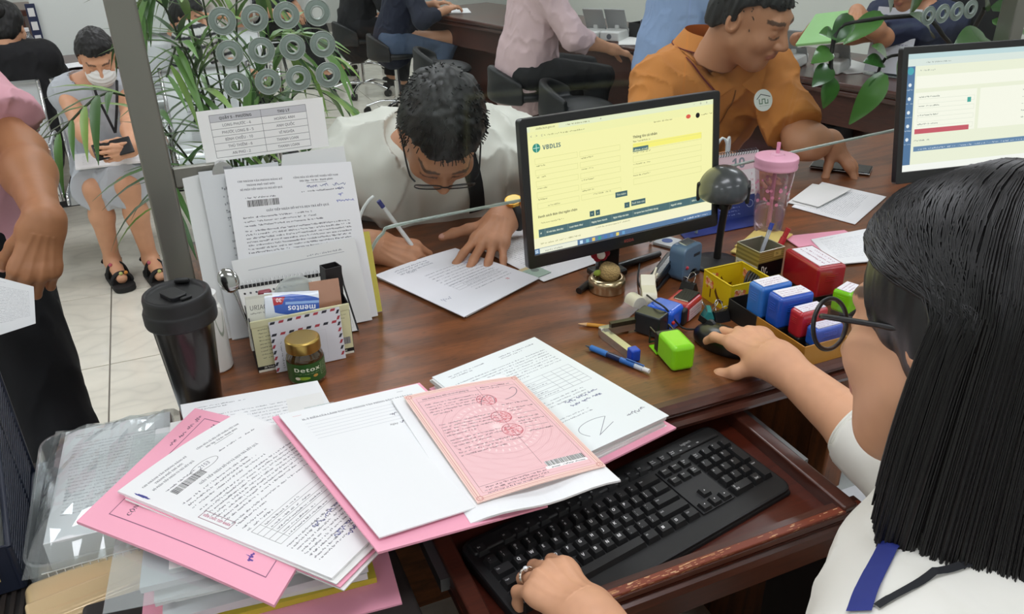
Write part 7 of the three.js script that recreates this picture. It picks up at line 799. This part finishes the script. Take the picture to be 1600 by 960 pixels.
// --- people further back in the hall
person({ label: 'person in a black jacket sitting with back turned at the table behind the bench', skin: SK1, cell: .018, headCell: .006, J: pose({ hip: [-.72, .46, -5.02], yaw: R(172), lean: R(12), s: .95, look: [.25, -.35, -.9], handR: [-.62, .78, -5.42], handL: [-.95, .78, -5.42], wide: .185, head: [-.665, 1.03, -5.14] }), hair: { th: .016, ny: -.09, extra: () => [place(new THREE.SphereGeometry(.045, 14, 10), 0, .06, -.11)] }, shirt: { color: 0x101013, sleeve: 1.95, fit: .03, hem: .08, name: 'jacket' }, pants: { color: 0x141416 }, shoes: 0x151515 });
person({ label: 'woman in a black and white striped top sitting behind the palm', skin: SK1, cell: .016, headCell: .006, J: pose({ hip: [.20, .45, -5.70], yaw: R(65), lean: R(14), s: .95, look: [.8, -.4, .4], handR: [.5, .62, -5.5], handL: [.52, .62, -5.7], head: [.25, .98, -5.62] }), hair: { th: .02, sy: -.05, ny: -.11 }, shirt: { sleeve: 1.3, fit: .02, name: 'striped_top', colour: (x, y, z) => Math.sin(y * 110) > .45 ? lin(0x2a2c30) : lin(0xd2d4d0), cell: .01, color: 0xffffff }, pants: { color: 0x16171a }, shoes: 0x222222 });
person({ label: 'person in a white top sitting beyond the speech rings', skin: SK1, cell: .02, headCell: .007, J: pose({ hip: [.70, .46, -8.68], yaw: R(15), lean: R(14), s: .95, handR: [.62, .66, -8.3], handL: [.82, .66, -8.3] }), hair: { th: .016 }, shirt: { color: 0xdadad6, sleeve: 1.2, fit: .02 }, pants: { color: 0x20242c }, shoes: 0x1a1a1a });
person({ label: 'person in black trousers with legs stretched out beyond the speech rings', skin: SK1, cell: .02, headCell: .007, J: pose({ hip: [1.16, .47, -8.68], yaw: R(48), lean: R(4), s: 1, foot: .2, handR: [1.25, .62, -8.3], handL: [1.4, .62, -8.5], kneeUp: .02 }), hair: { th: .014 }, shirt: { color: 0x2c2f36, sleeve: .8, fit: .02 }, pants: { color: 0x101114 }, shoes: 0x0e0e0e });
person({ label: 'person in dark clothes on a stool at the far end of the counter', skin: SK1, cell: .02, headCell: .007, J: pose({ hip: [1.72, .60, -7.45], yaw: R(95), lean: R(10), s: 1, handR: [2.1, .80, -7.3], handL: [2.1, .80, -7.6], foot: -.1 }), hair: { th: .014 }, shirt: { color: 0x17181b, sleeve: 1.8, fit: .024, hem: .15 }, pants: { color: 0x15161a }, shoes: 0x101010 });
person({ label: 'person in a navy top and blue jeans on a stool at the counter', skin: SK1, cell: .016, headCell: .006, J: pose({ hip: [1.80, .585, -6.55], yaw: R(82), lean: R(16), s: 1, handR: [2.16, .82, -6.3], handL: [2.2, .82, -6.7], foot: -.22 }), hair: { th: .014 }, shirt: { color: 0x1b2133, sleeve: 1.6, fit: .024, hem: .05 }, pants: { color: 0x4a5a72, fit: .02, len: 1.9 }, shoes: 0x111113 });
person({ label: 'person in a pale pink shirt on a stool facing the far counter', skin: SK3, cell: .014, headCell: .006, J: pose({ hip: [1.98, .70, -4.40], yaw: R(80), lean: R(10), s: .98, handR: [2.36, .83, -4.05], handL: [2.36, .83, -4.68], foot: -.12, kneeUp: -.04 }), hair: { th: .018 }, shirt: { color: 0xcdb4b6, sleeve: 1.35, fit: .032, hem: .10, fold: .01, cell: .012 }, pants: { color: 0x15171a }, shoes: 0x0f0f10 });
person({ label: 'person in a light blue shirt standing behind the man in orange', skin: SK1, cell: .016, headCell: .006, J: pose({ hip: [2.44, .86, -3.62], yaw: R(75), lean: R(8), sit: false, s: 1, handR: [2.75, .84, -3.35], handL: [2.8, .86, -3.7] }), hair: { th: .014 }, shirt: { color: 0x8ea6cc, sleeve: 1.0, fit: .03, hem: .06 }, pants: { color: 0x22262e }, shoes: 0x151515 });
const clerk2 = person({ label: 'clerk behind the far counter holding a green folder, wearing a watch', skin: SK2, cell: .014, headCell: .006, fineArm: .008, J: pose({ hip: [3.62, .62, -3.05], yaw: R(-80), lean: R(22), s: 1, look: [-.9, -.4, 0], handR: [3.02, 1.10, -2.98], handL: [2.96, .94, -3.28], poleR: [0, -.6, .6], poleL: [0, -1, -.5] }), hands: { R: { dir: [-.5, -.25, .5], back: [0, .9, .3] }, L: { dir: [-.2, .2, .9], back: [-.4, -.6, .2] } }, hair: { th: .014 }, shirt: { color: 0x28304a, sleeve: .9, fit: .02 }, pants: { color: 0x22242a }, shoes: 0x151515 });
{ const g = thing('folder_green', 'light green folder held over the far counter', 'folder', [2.92, 1.03, -3.03]); g.name = 'green_folder'; g.rotation.set(-.2, .5, .45); mesh('cover', rbox(.30, .012, .22, .002, 0, 0, 0), M(0x8fbf7c, .6), g); mesh('pages', rbox(.29, .008, .21, .001, 0, -.01, 0), paperMat, g);
  const a = clerk2.J.wrL, d = nrm(sub(clerk2.J.elL, a)), w = thing('wristwatch', 'steel wristwatch on the arm holding the green folder', 'watch', add(a, d, .03)); w.quaternion.setFromUnitVectors(V(0, 1, 0), V(...d)); const st = place(new THREE.TorusGeometry(.033, .005, 8, 30), 0, 0, 0, Math.PI / 2); st.scale(1, 1.6, 1); mesh('strap', st, M(0xa9a89c, .3, { metalness: .9 }), w); mesh('case', place(cyl(.019, .019, .01, 0, 0, .036, 28, Math.PI / 2), 0, 0, 0), M(0xb9b8ac, .25, { metalness: .9 }), w); }
// ---------------------------------------------------------------- plants
function leafGeo(L, W, fold = .25, droop = .3, seg = 6) {    // blade along +z, face up
  const pos = [], uv = [], idx = []; for (let i = 0; i <= seg; i++) { const t = i / seg, w = W / 2 * Math.pow(Math.sin(Math.PI * Math.pow(t * .94 + .04, .75)), .9), y = -droop * L * t * t; for (let k = -1; k <= 1; k++) { pos.push(k * w, y + Math.abs(k) * w * fold, t * L * (1 - droop * .25 * t)); uv.push(.5 + k * .5, t); } }
  for (let i = 0; i < seg; i++) for (let k = 0; k < 2; k++) { const a = i * 3 + k; idx.push(a, a + 3, a + 1, a + 1, a + 3, a + 4); } const g = new THREE.BufferGeometry(); g.setAttribute('position', new THREE.Float32BufferAttribute(pos, 3)); g.setAttribute('uv', new THREE.Float32BufferAttribute(uv, 2)); g.setIndex(idx); g.computeVertexNormals(); return g;
}
function aim(m, p, dir, up = [0, 1, 0]) { const z = nrm(dir), x = nrm(crs(up, z)), y = crs(z, x); m.matrixAutoUpdate = true; const q = new THREE.Matrix4().makeBasis(V(...x), V(...y), V(...z)); m.quaternion.setFromRotationMatrix(q); m.position.set(...p); }
{
  const greens = [0x4a7530, 0x628c42, 0x3a6229, 0x7fa14c].map(c => P(c, .45, { side: THREE.DoubleSide, transmission: .12, thickness: 0 })), stemM = M(0x2c3a1c, .6);
  const o = [.14, 0, -2.08], t = thing('areca_palm', 'areca palm with narrow arching green leaflets behind the steel post', 'palm', o);
  mesh('planter', lathe([[0, 0], [.10, 0], [.11, .02], [.135, .74], [.14, .75], [.128, .75], [.125, .72], [0, .72]]), M(0x4a3a30, .6), t); mesh('soil', cyl(.124, .124, .01, 0, .722, 0, 24), M(0x2a2018, .95), t);
  const lg = [leafGeo(.15, .015, .35, .35, 5), leafGeo(.12, .013, .35, .3, 5), leafGeo(.17, .018, .3, .45, 5)]; const r = rng(33);
  const tips = [[.019, 1.401, -2.076], [.118, 1.422, -2.168], [.283, 1.39, -2.135], [-.21, 1.185, -1.84], [-.055, 1.02, -1.80], [.417, 1.251, -2.068], [.149, 1.31, -2.03], [.335, 1.246, -2.10], [-.03, 1.36, -2.02], [.36, 1.045, -1.95], [.059, 1.16, -1.942], [.02, 1.263, -1.94], [.22, 1.17, -1.99], [.30, 1.12, -2.0], [.12, 1.05, -1.93], [.44, 1.12, -2.1]];
  tips.forEach((T, i) => {
    const b = [.01 * Math.cos(i), .72, .01 * Math.sin(i * 2)], e = sub(T, o), m1 = [lerp(b[0], e[0], .25), lerp(b[1], e[1], .55) + .05, lerp(b[2], e[2], .2)], m2 = [lerp(b[0], e[0], .65), Math.max(e[1], lerp(b[1], e[1], .8)) + .06, lerp(b[2], e[2], .65)]; const cv = new THREE.CatmullRomCurve3([V(...b), V(...m1), V(...m2), V(...e)]); const fr = mesh('frond', new THREE.TubeGeometry(cv, 20, .0026, 5), stemM, t); const n = 9;
    for (let k = 0; k < n; k++) for (const s of [-1, 1]) { const u = .36 + .62 * k / (n - 1), p = cv.getPoint(u), tg = cv.getTangent(u), sd = nrm(crs([tg.x, tg.y, tg.z], [0, 1, 0])), dir = nrm([tg.x * .75 + sd[0] * s * .8, tg.y * .75 + .12 + (r() - .5) * .3, tg.z * .75 + sd[2] * s * .8]); const m = mesh('leaflet', lg[(k + i) % 3], greens[(r() * 4) | 0], fr); aim(m, p.toArray(), dir); m.scale.setScalar(.72 + .38 * Math.sin(Math.PI * (k + 1) / (n + 1)) + r() * .12); }
  });
}
{
  const gm = [0x2f5a26, 0x3f6d30, 0x4f7d3a].map(c => P(c, .22, { side: THREE.DoubleSide, clearcoat: .5, clearcoatRoughness: .2 })), sm = M(0x14120c, .6), o = [1.99, D, -1.62], t = thing('houseplant', 'glossy broad-leaved houseplant with dark arching stems above the second monitor', 'plant', o);
  mesh('pot', lathe([[0, 0], [.06, 0], [.07, .01], [.085, .13], [.088, .135], [.078, .135], [.074, .12], [0, .12]]), M(0x77503a, .6), t); mesh('soil', cyl(.075, .075, .008, 0, .122, 0, 20), M(0x2a2018, .95), t);
  const w = p => sub(p, o); mesh('stem', tube([[0, .12, 0], w([1.96, 1.2, -1.58]), w([1.839, 1.27, -1.52]), w([1.78, 1.315, -1.53]), w([1.708, 1.318, -1.554]), w([1.62, 1.31, -1.58]), w([1.572, 1.294, -1.60]), w([1.545, 1.24, -1.583]), w([1.538, 1.185, -1.565])], .0055, 44, 7), sm, t); mesh('stem', tube([[.01, .12, 0], w([1.97, 1.2, -1.56]), w([1.93, 1.33, -1.49])], .006, 16, 7), sm, t); mesh('stem', tube([[0, .12, 0], w([1.93, 1.18, -1.55]), w([1.80, 1.22, -1.53]), w([1.68, 1.225, -1.535]), w([1.645, 1.17, -1.525])], .004, 24, 7), sm, t);
  const L = [[1.60, 1.325, -1.60, .085, .052, [-.5, -.55, .2]], [1.56, 1.275, -1.595, .07, .045, [-.75, .35, .3]], [1.545, 1.245, -1.588, .075, .048, [-.8, -.1, .3]], [1.54, 1.21, -1.575, .075, .05, [-.8, -.4, .3]], [1.54, 1.185, -1.568, .08, .052, [-.2, -.9, .3]], [1.68, 1.325, -1.575, .13, .05, [-.8, -.3, .15]], [1.70, 1.325, -1.57, .13, .055, [-.35, .8, .2]], [1.75, 1.325, -1.55, .12, .055, [-.1, .85, .3]], [1.665, 1.19, -1.52, .15, .062, [-.68, -.7, .2]], [1.66, 1.215, -1.525, .075, .045, [-.75, .25, .2]], [1.65, 1.18, -1.52, .07, .045, [-.35, -.85, .2]], [1.675, 1.225, -1.53, .075, .045, [-.6, .5, .2]], [1.86, 1.23, -1.47, .17, .085, [-.75, -.12, .3]], [1.92, 1.265, -1.46, .18, .09, [-.8, .0, .35]], [1.93, 1.30, -1.46, .13, .045, [.75, -.1, .3]], [1.93, 1.33, -1.47, .13, .045, [.7, .2, .35]], [1.92, 1.33, -1.48, .14, .06, [-.5, .6, .3]], [1.72, 1.225, -1.53, .07, .045, [.1, -.9, .3]], [1.80, 1.27, -1.52, .14, .06, [-.6, .5, .3]]];
  L.forEach(([x, y, z, l, wd, d], i) => { const m = mesh('leaf', leafGeo(l, wd, .22, .25, 8), gm[i % 3], t); aim(m, w([x, y, z]), d, [0, .75, .66]); });
}
// ---------------------------------------------------------------- waiting bench
const benchSteel = M(0xb4b7b6, .3, { metalness: .75 }), benchDark = M(0x17181a, .5);
const perfTex = canvas(256, 256, (x) => { x.fillStyle = '#fff'; x.fillRect(0, 0, 256, 256); x.fillStyle = '#000'; for (let i = 0; i < 16; i++) for (let j = 0; j < 16; j++) { x.beginPath(); x.arc(8 + i * 16 + (j & 1) * 8, 8 + j * 16, 3.6, 0, 7); x.fill(); } }); perfTex.colorSpace = THREE.NoColorSpace;
const perfMat = M(0xa9acac, .35, { metalness: .7, alphaMap: perfTex, alphaTest: .5, side: THREE.DoubleSide });
function bench(x, z, n, label) {
  const t = thing('waiting_bench', label, 'bench', [x, 0, z]); const W = .5; const prof = [[.0, .37], [.03, .405], [.12, .41], [.30, .40], [.42, .40], [.47, .43], [.50, .50], [.56, .68], [.605, .82], [.60, .84]]; const cv = new THREE.CatmullRomCurve3(prof.map(p => V(0, p[1], -p[0])));
  const shell = (w, a, b) => { const pos = [], uv = [], idx = [], N = 30; for (let i = 0; i <= N; i++) { const u = a + (b - a) * i / N, p = cv.getPoint(u); for (let k = 0; k <= 1; k++) { pos.push((k - .5) * w, p.y, p.z); uv.push(k * 4 * w / .4, i / N * 8 * (b - a)); } } for (let i = 0; i < N; i++) { const q = i * 2; idx.push(q, q + 1, q + 2, q + 1, q + 3, q + 2); } const g = new THREE.BufferGeometry(); g.setAttribute('position', new THREE.Float32BufferAttribute(pos, 3)); g.setAttribute('uv', new THREE.Float32BufferAttribute(uv, 2)); g.setIndex(idx); g.computeVertexNormals(); return g; };
  const sm = benchSteel.clone(); sm.side = THREE.DoubleSide; const g0 = shell(W - .06, 0, .62), g1 = shell(W - .06, .84, 1), gp = shell(.26, .62, .84), ge = [-1, 1].map(s => shell((W - .06 - .26) / 2, .62, .84).translate(s * (.13 + (W - .32) / 4), 0, 0)), side = s => tube(cv.getPoints(24).map(p => [s * (W / 2 - .03), p.y, p.z]), .009, 40, 6);
  for (let i = 0; i < n; i++) { const cx = i * W; const put = (nm, g, m) => { const q = mesh(nm, g, m, t); q.position.x = cx; }; put('seat_shell', merge([g0, g1, ...ge]), sm); put('perforated_panel', gp, perfMat); put('edge_tube', merge([side(1), side(-1)]), chrome); }
  for (let i = 0; i <= n; i++) { const cx = i * W - W / 2; mesh('armrest', tube([[cx, .38, -.06], [cx, .60, -.08], [cx, .625, -.14], [cx, .62, -.4], [cx, .55, -.5]], .014, 30, 8), chrome, t); }
  mesh('beam', rbox(n * W, .05, .07, .006, (n - 1) * W / 2, .32, -.26), benchDark, t); for (const cx of [0, (n - 1) * W]) { mesh('leg', merge([bar([cx, .3, -.26], [cx, .04, -.02], .018), bar([cx, .3, -.26], [cx, .04, -.5], .018)]), chrome, t); }
}
bench(-1.26, -4.03, 4, 'perforated steel waiting bench on which the masked woman sits'); bench(-.02, -5.40, 2, 'perforated steel waiting bench under the striped top woman'); bench(.2, -8.38, 3, 'perforated steel waiting bench far behind the speech rings');
// ---------------------------------------------------------------- stools along the far counter
{
  const vinyl = M(0x1c1f20, .5); const seat = (() => { const f0 = ell([0, .03, 0], [.21, .055, .2]), bk = (x, y, z) => { const q = Math.hypot(x, z * .98), a = Math.atan2(x, -z); return Math.abs(a) < 1.25 ? smax(Math.abs(q - .195) - .022, Math.max(y - .19 + .05 * a * a, -y), .02) : 9; }; const f = (x, y, z) => smin(smax(f0(x, y, z), -(y - .0), .02), bk(x, y, z), .05); f.bb = [-.25, -.03, -.25, .25, .25, .25]; return nets(f, .012); })();
  const foot = []; for (let i = 0; i < 5; i++) { const a = i * 1.2566; foot.push(tube([[0, .10, 0], [.13 * Math.cos(a), .105, .13 * Math.sin(a)], [.27 * Math.cos(a), .065, .27 * Math.sin(a)]], .014, 14, 6)); } const baseG = merge(foot), poleG = merge([cyl(.016, .016, .40, 0, .3, 0, 14), cyl(.026, .026, .2, 0, .2, 0, 16)]), cast = merge([cyl(.028, .028, .02, 0, 0, .012, 16, Math.PI / 2), cyl(.028, .028, .02, 0, 0, -.012, 16, Math.PI / 2)]), cm = M(0x0e0e0f, .5);
  const spots = [[.60, -2.12, -8, .5, 'dark stool under the writing man'], [1.42, -2.2, 8, .56, 'dark stool under the man in orange'], [.66, .0, 180, .46, 'dark stool under the clerk'], [1.72, -7.45, 95, .46, 'dark stool under the person in dark clothes'], [1.80, -6.55, 82, .46, 'dark stool under the person in jeans'], [1.93, -5.72, 70, .46, 'empty dark stool beyond the hair of the writing man'], [1.98, -4.40, 80, .54, 'dark stool under the person in the pale pink shirt'], [2.10, -3.95, 60, .52, 'empty dark stool behind the monitor with the yellowish form'], [1.98, -8.4, 100, .46, 'empty dark stool farthest along the hall']];
  for (const [x, z, a, h, l] of spots) { const t = thing('swivel_stool', 'black vinyl swivel stool: ' + l, 'stool', [x, 0, z], R(a), 'swivel stools'); t.userData.label = l.replace('dark stool', 'black vinyl swivel stool'); const s = mesh('seat', seat, vinyl, t); s.position.y = h; mesh('pole', poleG, chrome, t).scale.y = h / .5; mesh('star_base', baseG, chrome, t); for (let i = 0; i < 5; i++) { const q = i * 1.2566; const c = mesh('caster', cast, cm, t); c.position.set(.27 * Math.cos(q), .029, .27 * Math.sin(q)); c.rotation.y = -q; } }
}
// ---------------------------------------------------------------- things on the far counter and table
{
  const Y = .7795; function tablet(p, turn, label) { const t = thing('tablet_stand', label, 'tablet', p, turn, undefined); mesh('stand_body', rbox(.13, .06, .20, .012, 0, .03, 0), P(0xd9dbd8, .4), t); mesh('tablet_frame', rbox(.135, .012, .21, .006, 0, .10, -.03, -.95), P(0x9b9d9c, .3), t); mesh('tablet_screen', rbox(.118, .004, .19, .002, 0, .107, -.024, -.95), P(0x3a3d40, .15), t); mesh('support', rbox(.03, .08, .03, .006, 0, .06, -.05), P(0xd0d2cf, .4), t); mesh('emblem', cyl(.016, .016, .002, 0, .03, .101, 20, Math.PI / 2), M(0x6a6f74, .5), t); }
  tablet([2.60, Y, -4.72], R(-50), 'slanted tablet on a white stand next to the pink shirt person'); tablet([2.71, Y, -4.64], R(-50), 'slanted tablet on a white stand, second beside the first'); tablet([3.06, Y, -3.42], R(-60), 'white terminal with dark screen by the watch arm'); tablet([3.16, Y, -3.22], R(-60), 'white terminal with dark screen beneath the houseplant');
  const ph = (n, l, c, w, h, a, m = paperMat) => sheet(n, l, 'paper', flatQuad(c[0], Y + .006, c[1], w, h, a), m, { th: .004 });
  ph('document_sheet', 'white sheets with a green edge on the far counter', [2.78, -4.50], .21, .30, 30); ph('document_sheet', 'pink and white papers at the far end of the counter', [2.30, -6.5], .25, .3, 15, mapped(texPlain[0])); ph('document_sheet', 'stack of papers on the far counter below the leafy plant', [3.3, -3.25], .24, .32, 10);
  const pen = thing('pen_stand', 'white coiled pen stand on the far counter', 'pen stand', [2.79, Y, -4.25]); mesh('base', lathe([[0, 0], [.03, 0], [.03, .008], [.01, .012], [0, .012]]), P(0x8a8fae, .4), pen); mesh('pen', bar([0, .01, 0], [.01, .14, .01], .006), P(0xe6e6e4, .4), pen); const cl = []; for (let i = 0; i <= 60; i++) { const a = i * .9; cl.push([.03 + .012 * Math.cos(a), .02 + i * .0022, .012 * Math.sin(a)]); } mesh('coil', tube(cl, .0022, 160, 5), P(0xe0e0de, .4), pen);
  const bk = thing('desk_basket', 'black basket with assorted stationery on the far counter', 'basket', [2.98, Y, -4.62], .3); mesh('basket_wall', merge([box(.26, .09, .006, 0, .045, .09), box(.26, .09, .006, 0, .045, -.09), box(.006, .09, .18, .13, .045, 0), box(.006, .09, .18, -.13, .045, 0)]), M(0x141416, .5), bk); mesh('basket_floor', box(.26, .006, .18, 0, .003, 0), M(0x141416, .5), bk); const q = []; const r = rng(4); for (let i = 0; i < 14; i++) q.push(rbox(.05, .02, .03, .004, (r() - .5) * .2, .05 + r() * .05, (r() - .5) * .13, r(), r() * 3, r())); mesh('stationery', q, M(0x2c3550, .5), bk);
  const pl = thing('potted_plant', 'small bushy green plant on the far counter behind the orange shirt', 'plant', [3.05, Y, -4.30]); mesh('pot', lathe([[0, 0], [.06, 0], [.075, .12], [.066, .12], [0, .11]]), M(0x5a3a2a, .6), pl); const gm = P(0x4d7534, .5, { side: THREE.DoubleSide }); for (let i = 0; i < 44; i++) { const a = r() * 6.3, e = .2 + r() * 1.1, m = mesh('leaf', leafGeo(.13, .045, .2, .4, 4), gm, pl); aim(m, [.03 * Math.cos(a), .11 + r() * .14, .03 * Math.sin(a)], [Math.cos(a) * Math.cos(e), Math.sin(e), Math.sin(a) * Math.cos(e)], [0.01, 1, .02]); }
  const mo = thing('computer_monitor', 'dark monitor seen from behind on the clerks side of the far counter', 'monitor', [3.52, Y, -2.75], R(70)); mesh('rear_shell', rbox(.48, .30, .03, .01, 0, .27, 0), M(0x121315, .5), mo); mesh('neck', rbox(.05, .14, .03, .006, 0, .08, -.02), M(0x121315, .5), mo); mesh('base', rbox(.2, .012, .16, .005, 0, .007, -.02), M(0x121315, .5), mo);
  const nt = page(256, 320, (x, w) => { for (let i = 0; i < 6; i++) words(x, 40, 50 + i * 26, 176, 14, '#6a6e90', 40 + i); }, '#d9dbe4'); const sb = thing('notice_stand', 'upright white printed notice in a clear stand on the far counter', 'notice', [3.30, Y, -3.0], R(-70)); mesh('panel', rbox(.21, .30, .004, .001, 0, .165, 0, -.15), mapped(nt, .5), sb); mesh('base', rbox(.2, .006, .08, .002, 0, .004, 0), P(0xeaf0f0, .1, { transmission: .8, thickness: 0 }), sb);
  const tb = thing('side_table', 'brown wooden table behind the waiting bench', 'table', [-.75, 0, -5.66]); mesh('table_top', metric(rbox(1.15, .035, .62, .008, 0, .735, 0), 1.5), woodEdge, tb); for (const sx of [-1, 1]) for (const sz of [-1, 1]) mesh('leg', rbox(.05, .72, .05, .004, sx * .52, .36, sz * .26), woodDark, tb); mesh('apron', box(1.04, .09, .03, 0, .67, .26), woodDark, tb);
  sheet('document_sheet', 'white curled papers on the brown table behind the bench', 'paper', [[-.58, .756, -5.55], [-.30, .764, -5.62], [-.22, .757, -5.40], [-.50, .757, -5.36]], mapped(texPlain[2]), { th: .003, bow: (u, v) => .012 * Math.sin(u * 5) * v });
  const bt = thing('water_bottle', 'small clear water bottle with white cap on the brown table', 'bottle', [-.66, .753, -5.80]); mesh('bottle_body', lathe([[0, 0], [.03, 0], [.032, .01], [.032, .10], [.03, .13], [.014, .16], [.013, .175], [0, .175]]), P(0xe4ecef, .05, { transmission: .9, thickness: 0 }), bt); mesh('cap', cyl(.015, .015, .02, 0, .185, 0, 20), M(0xe9e9e9, .4), bt); mesh('label', cyl(.0326, .0326, .04, 0, .06, 0, 24), M(0x4a5aa0, .5), bt);
  const cb = thing('wood_cabinet', 'reddish wooden cabinet beside the white pillar', 'cabinet', [-.98, 0, -6.7]); mesh('cabinet_body', metric(rbox(.5, .95, .5, .006, 0, .475, 0), 1.5), woodDark, cb); mesh('cabinet_top', metric(rbox(.56, .04, .56, .008, 0, .97, 0), 1.5), woodEdge, cb); const bp = thing('info_board', 'narrow dark blue information board on the white pillar', 'board', [-.632, .93, -6.034]); mesh('board_panel', rbox(.055, .26, .01, .002, 0, 0, 0), M(0x27304e, .5), bp); for (let i = 0; i < 3; i++) mesh('card', rbox(.035, .05, .004, .001, 0, .08 - i * .08, .006), paperMat, bp);
}
renderer.render(scene, camera);
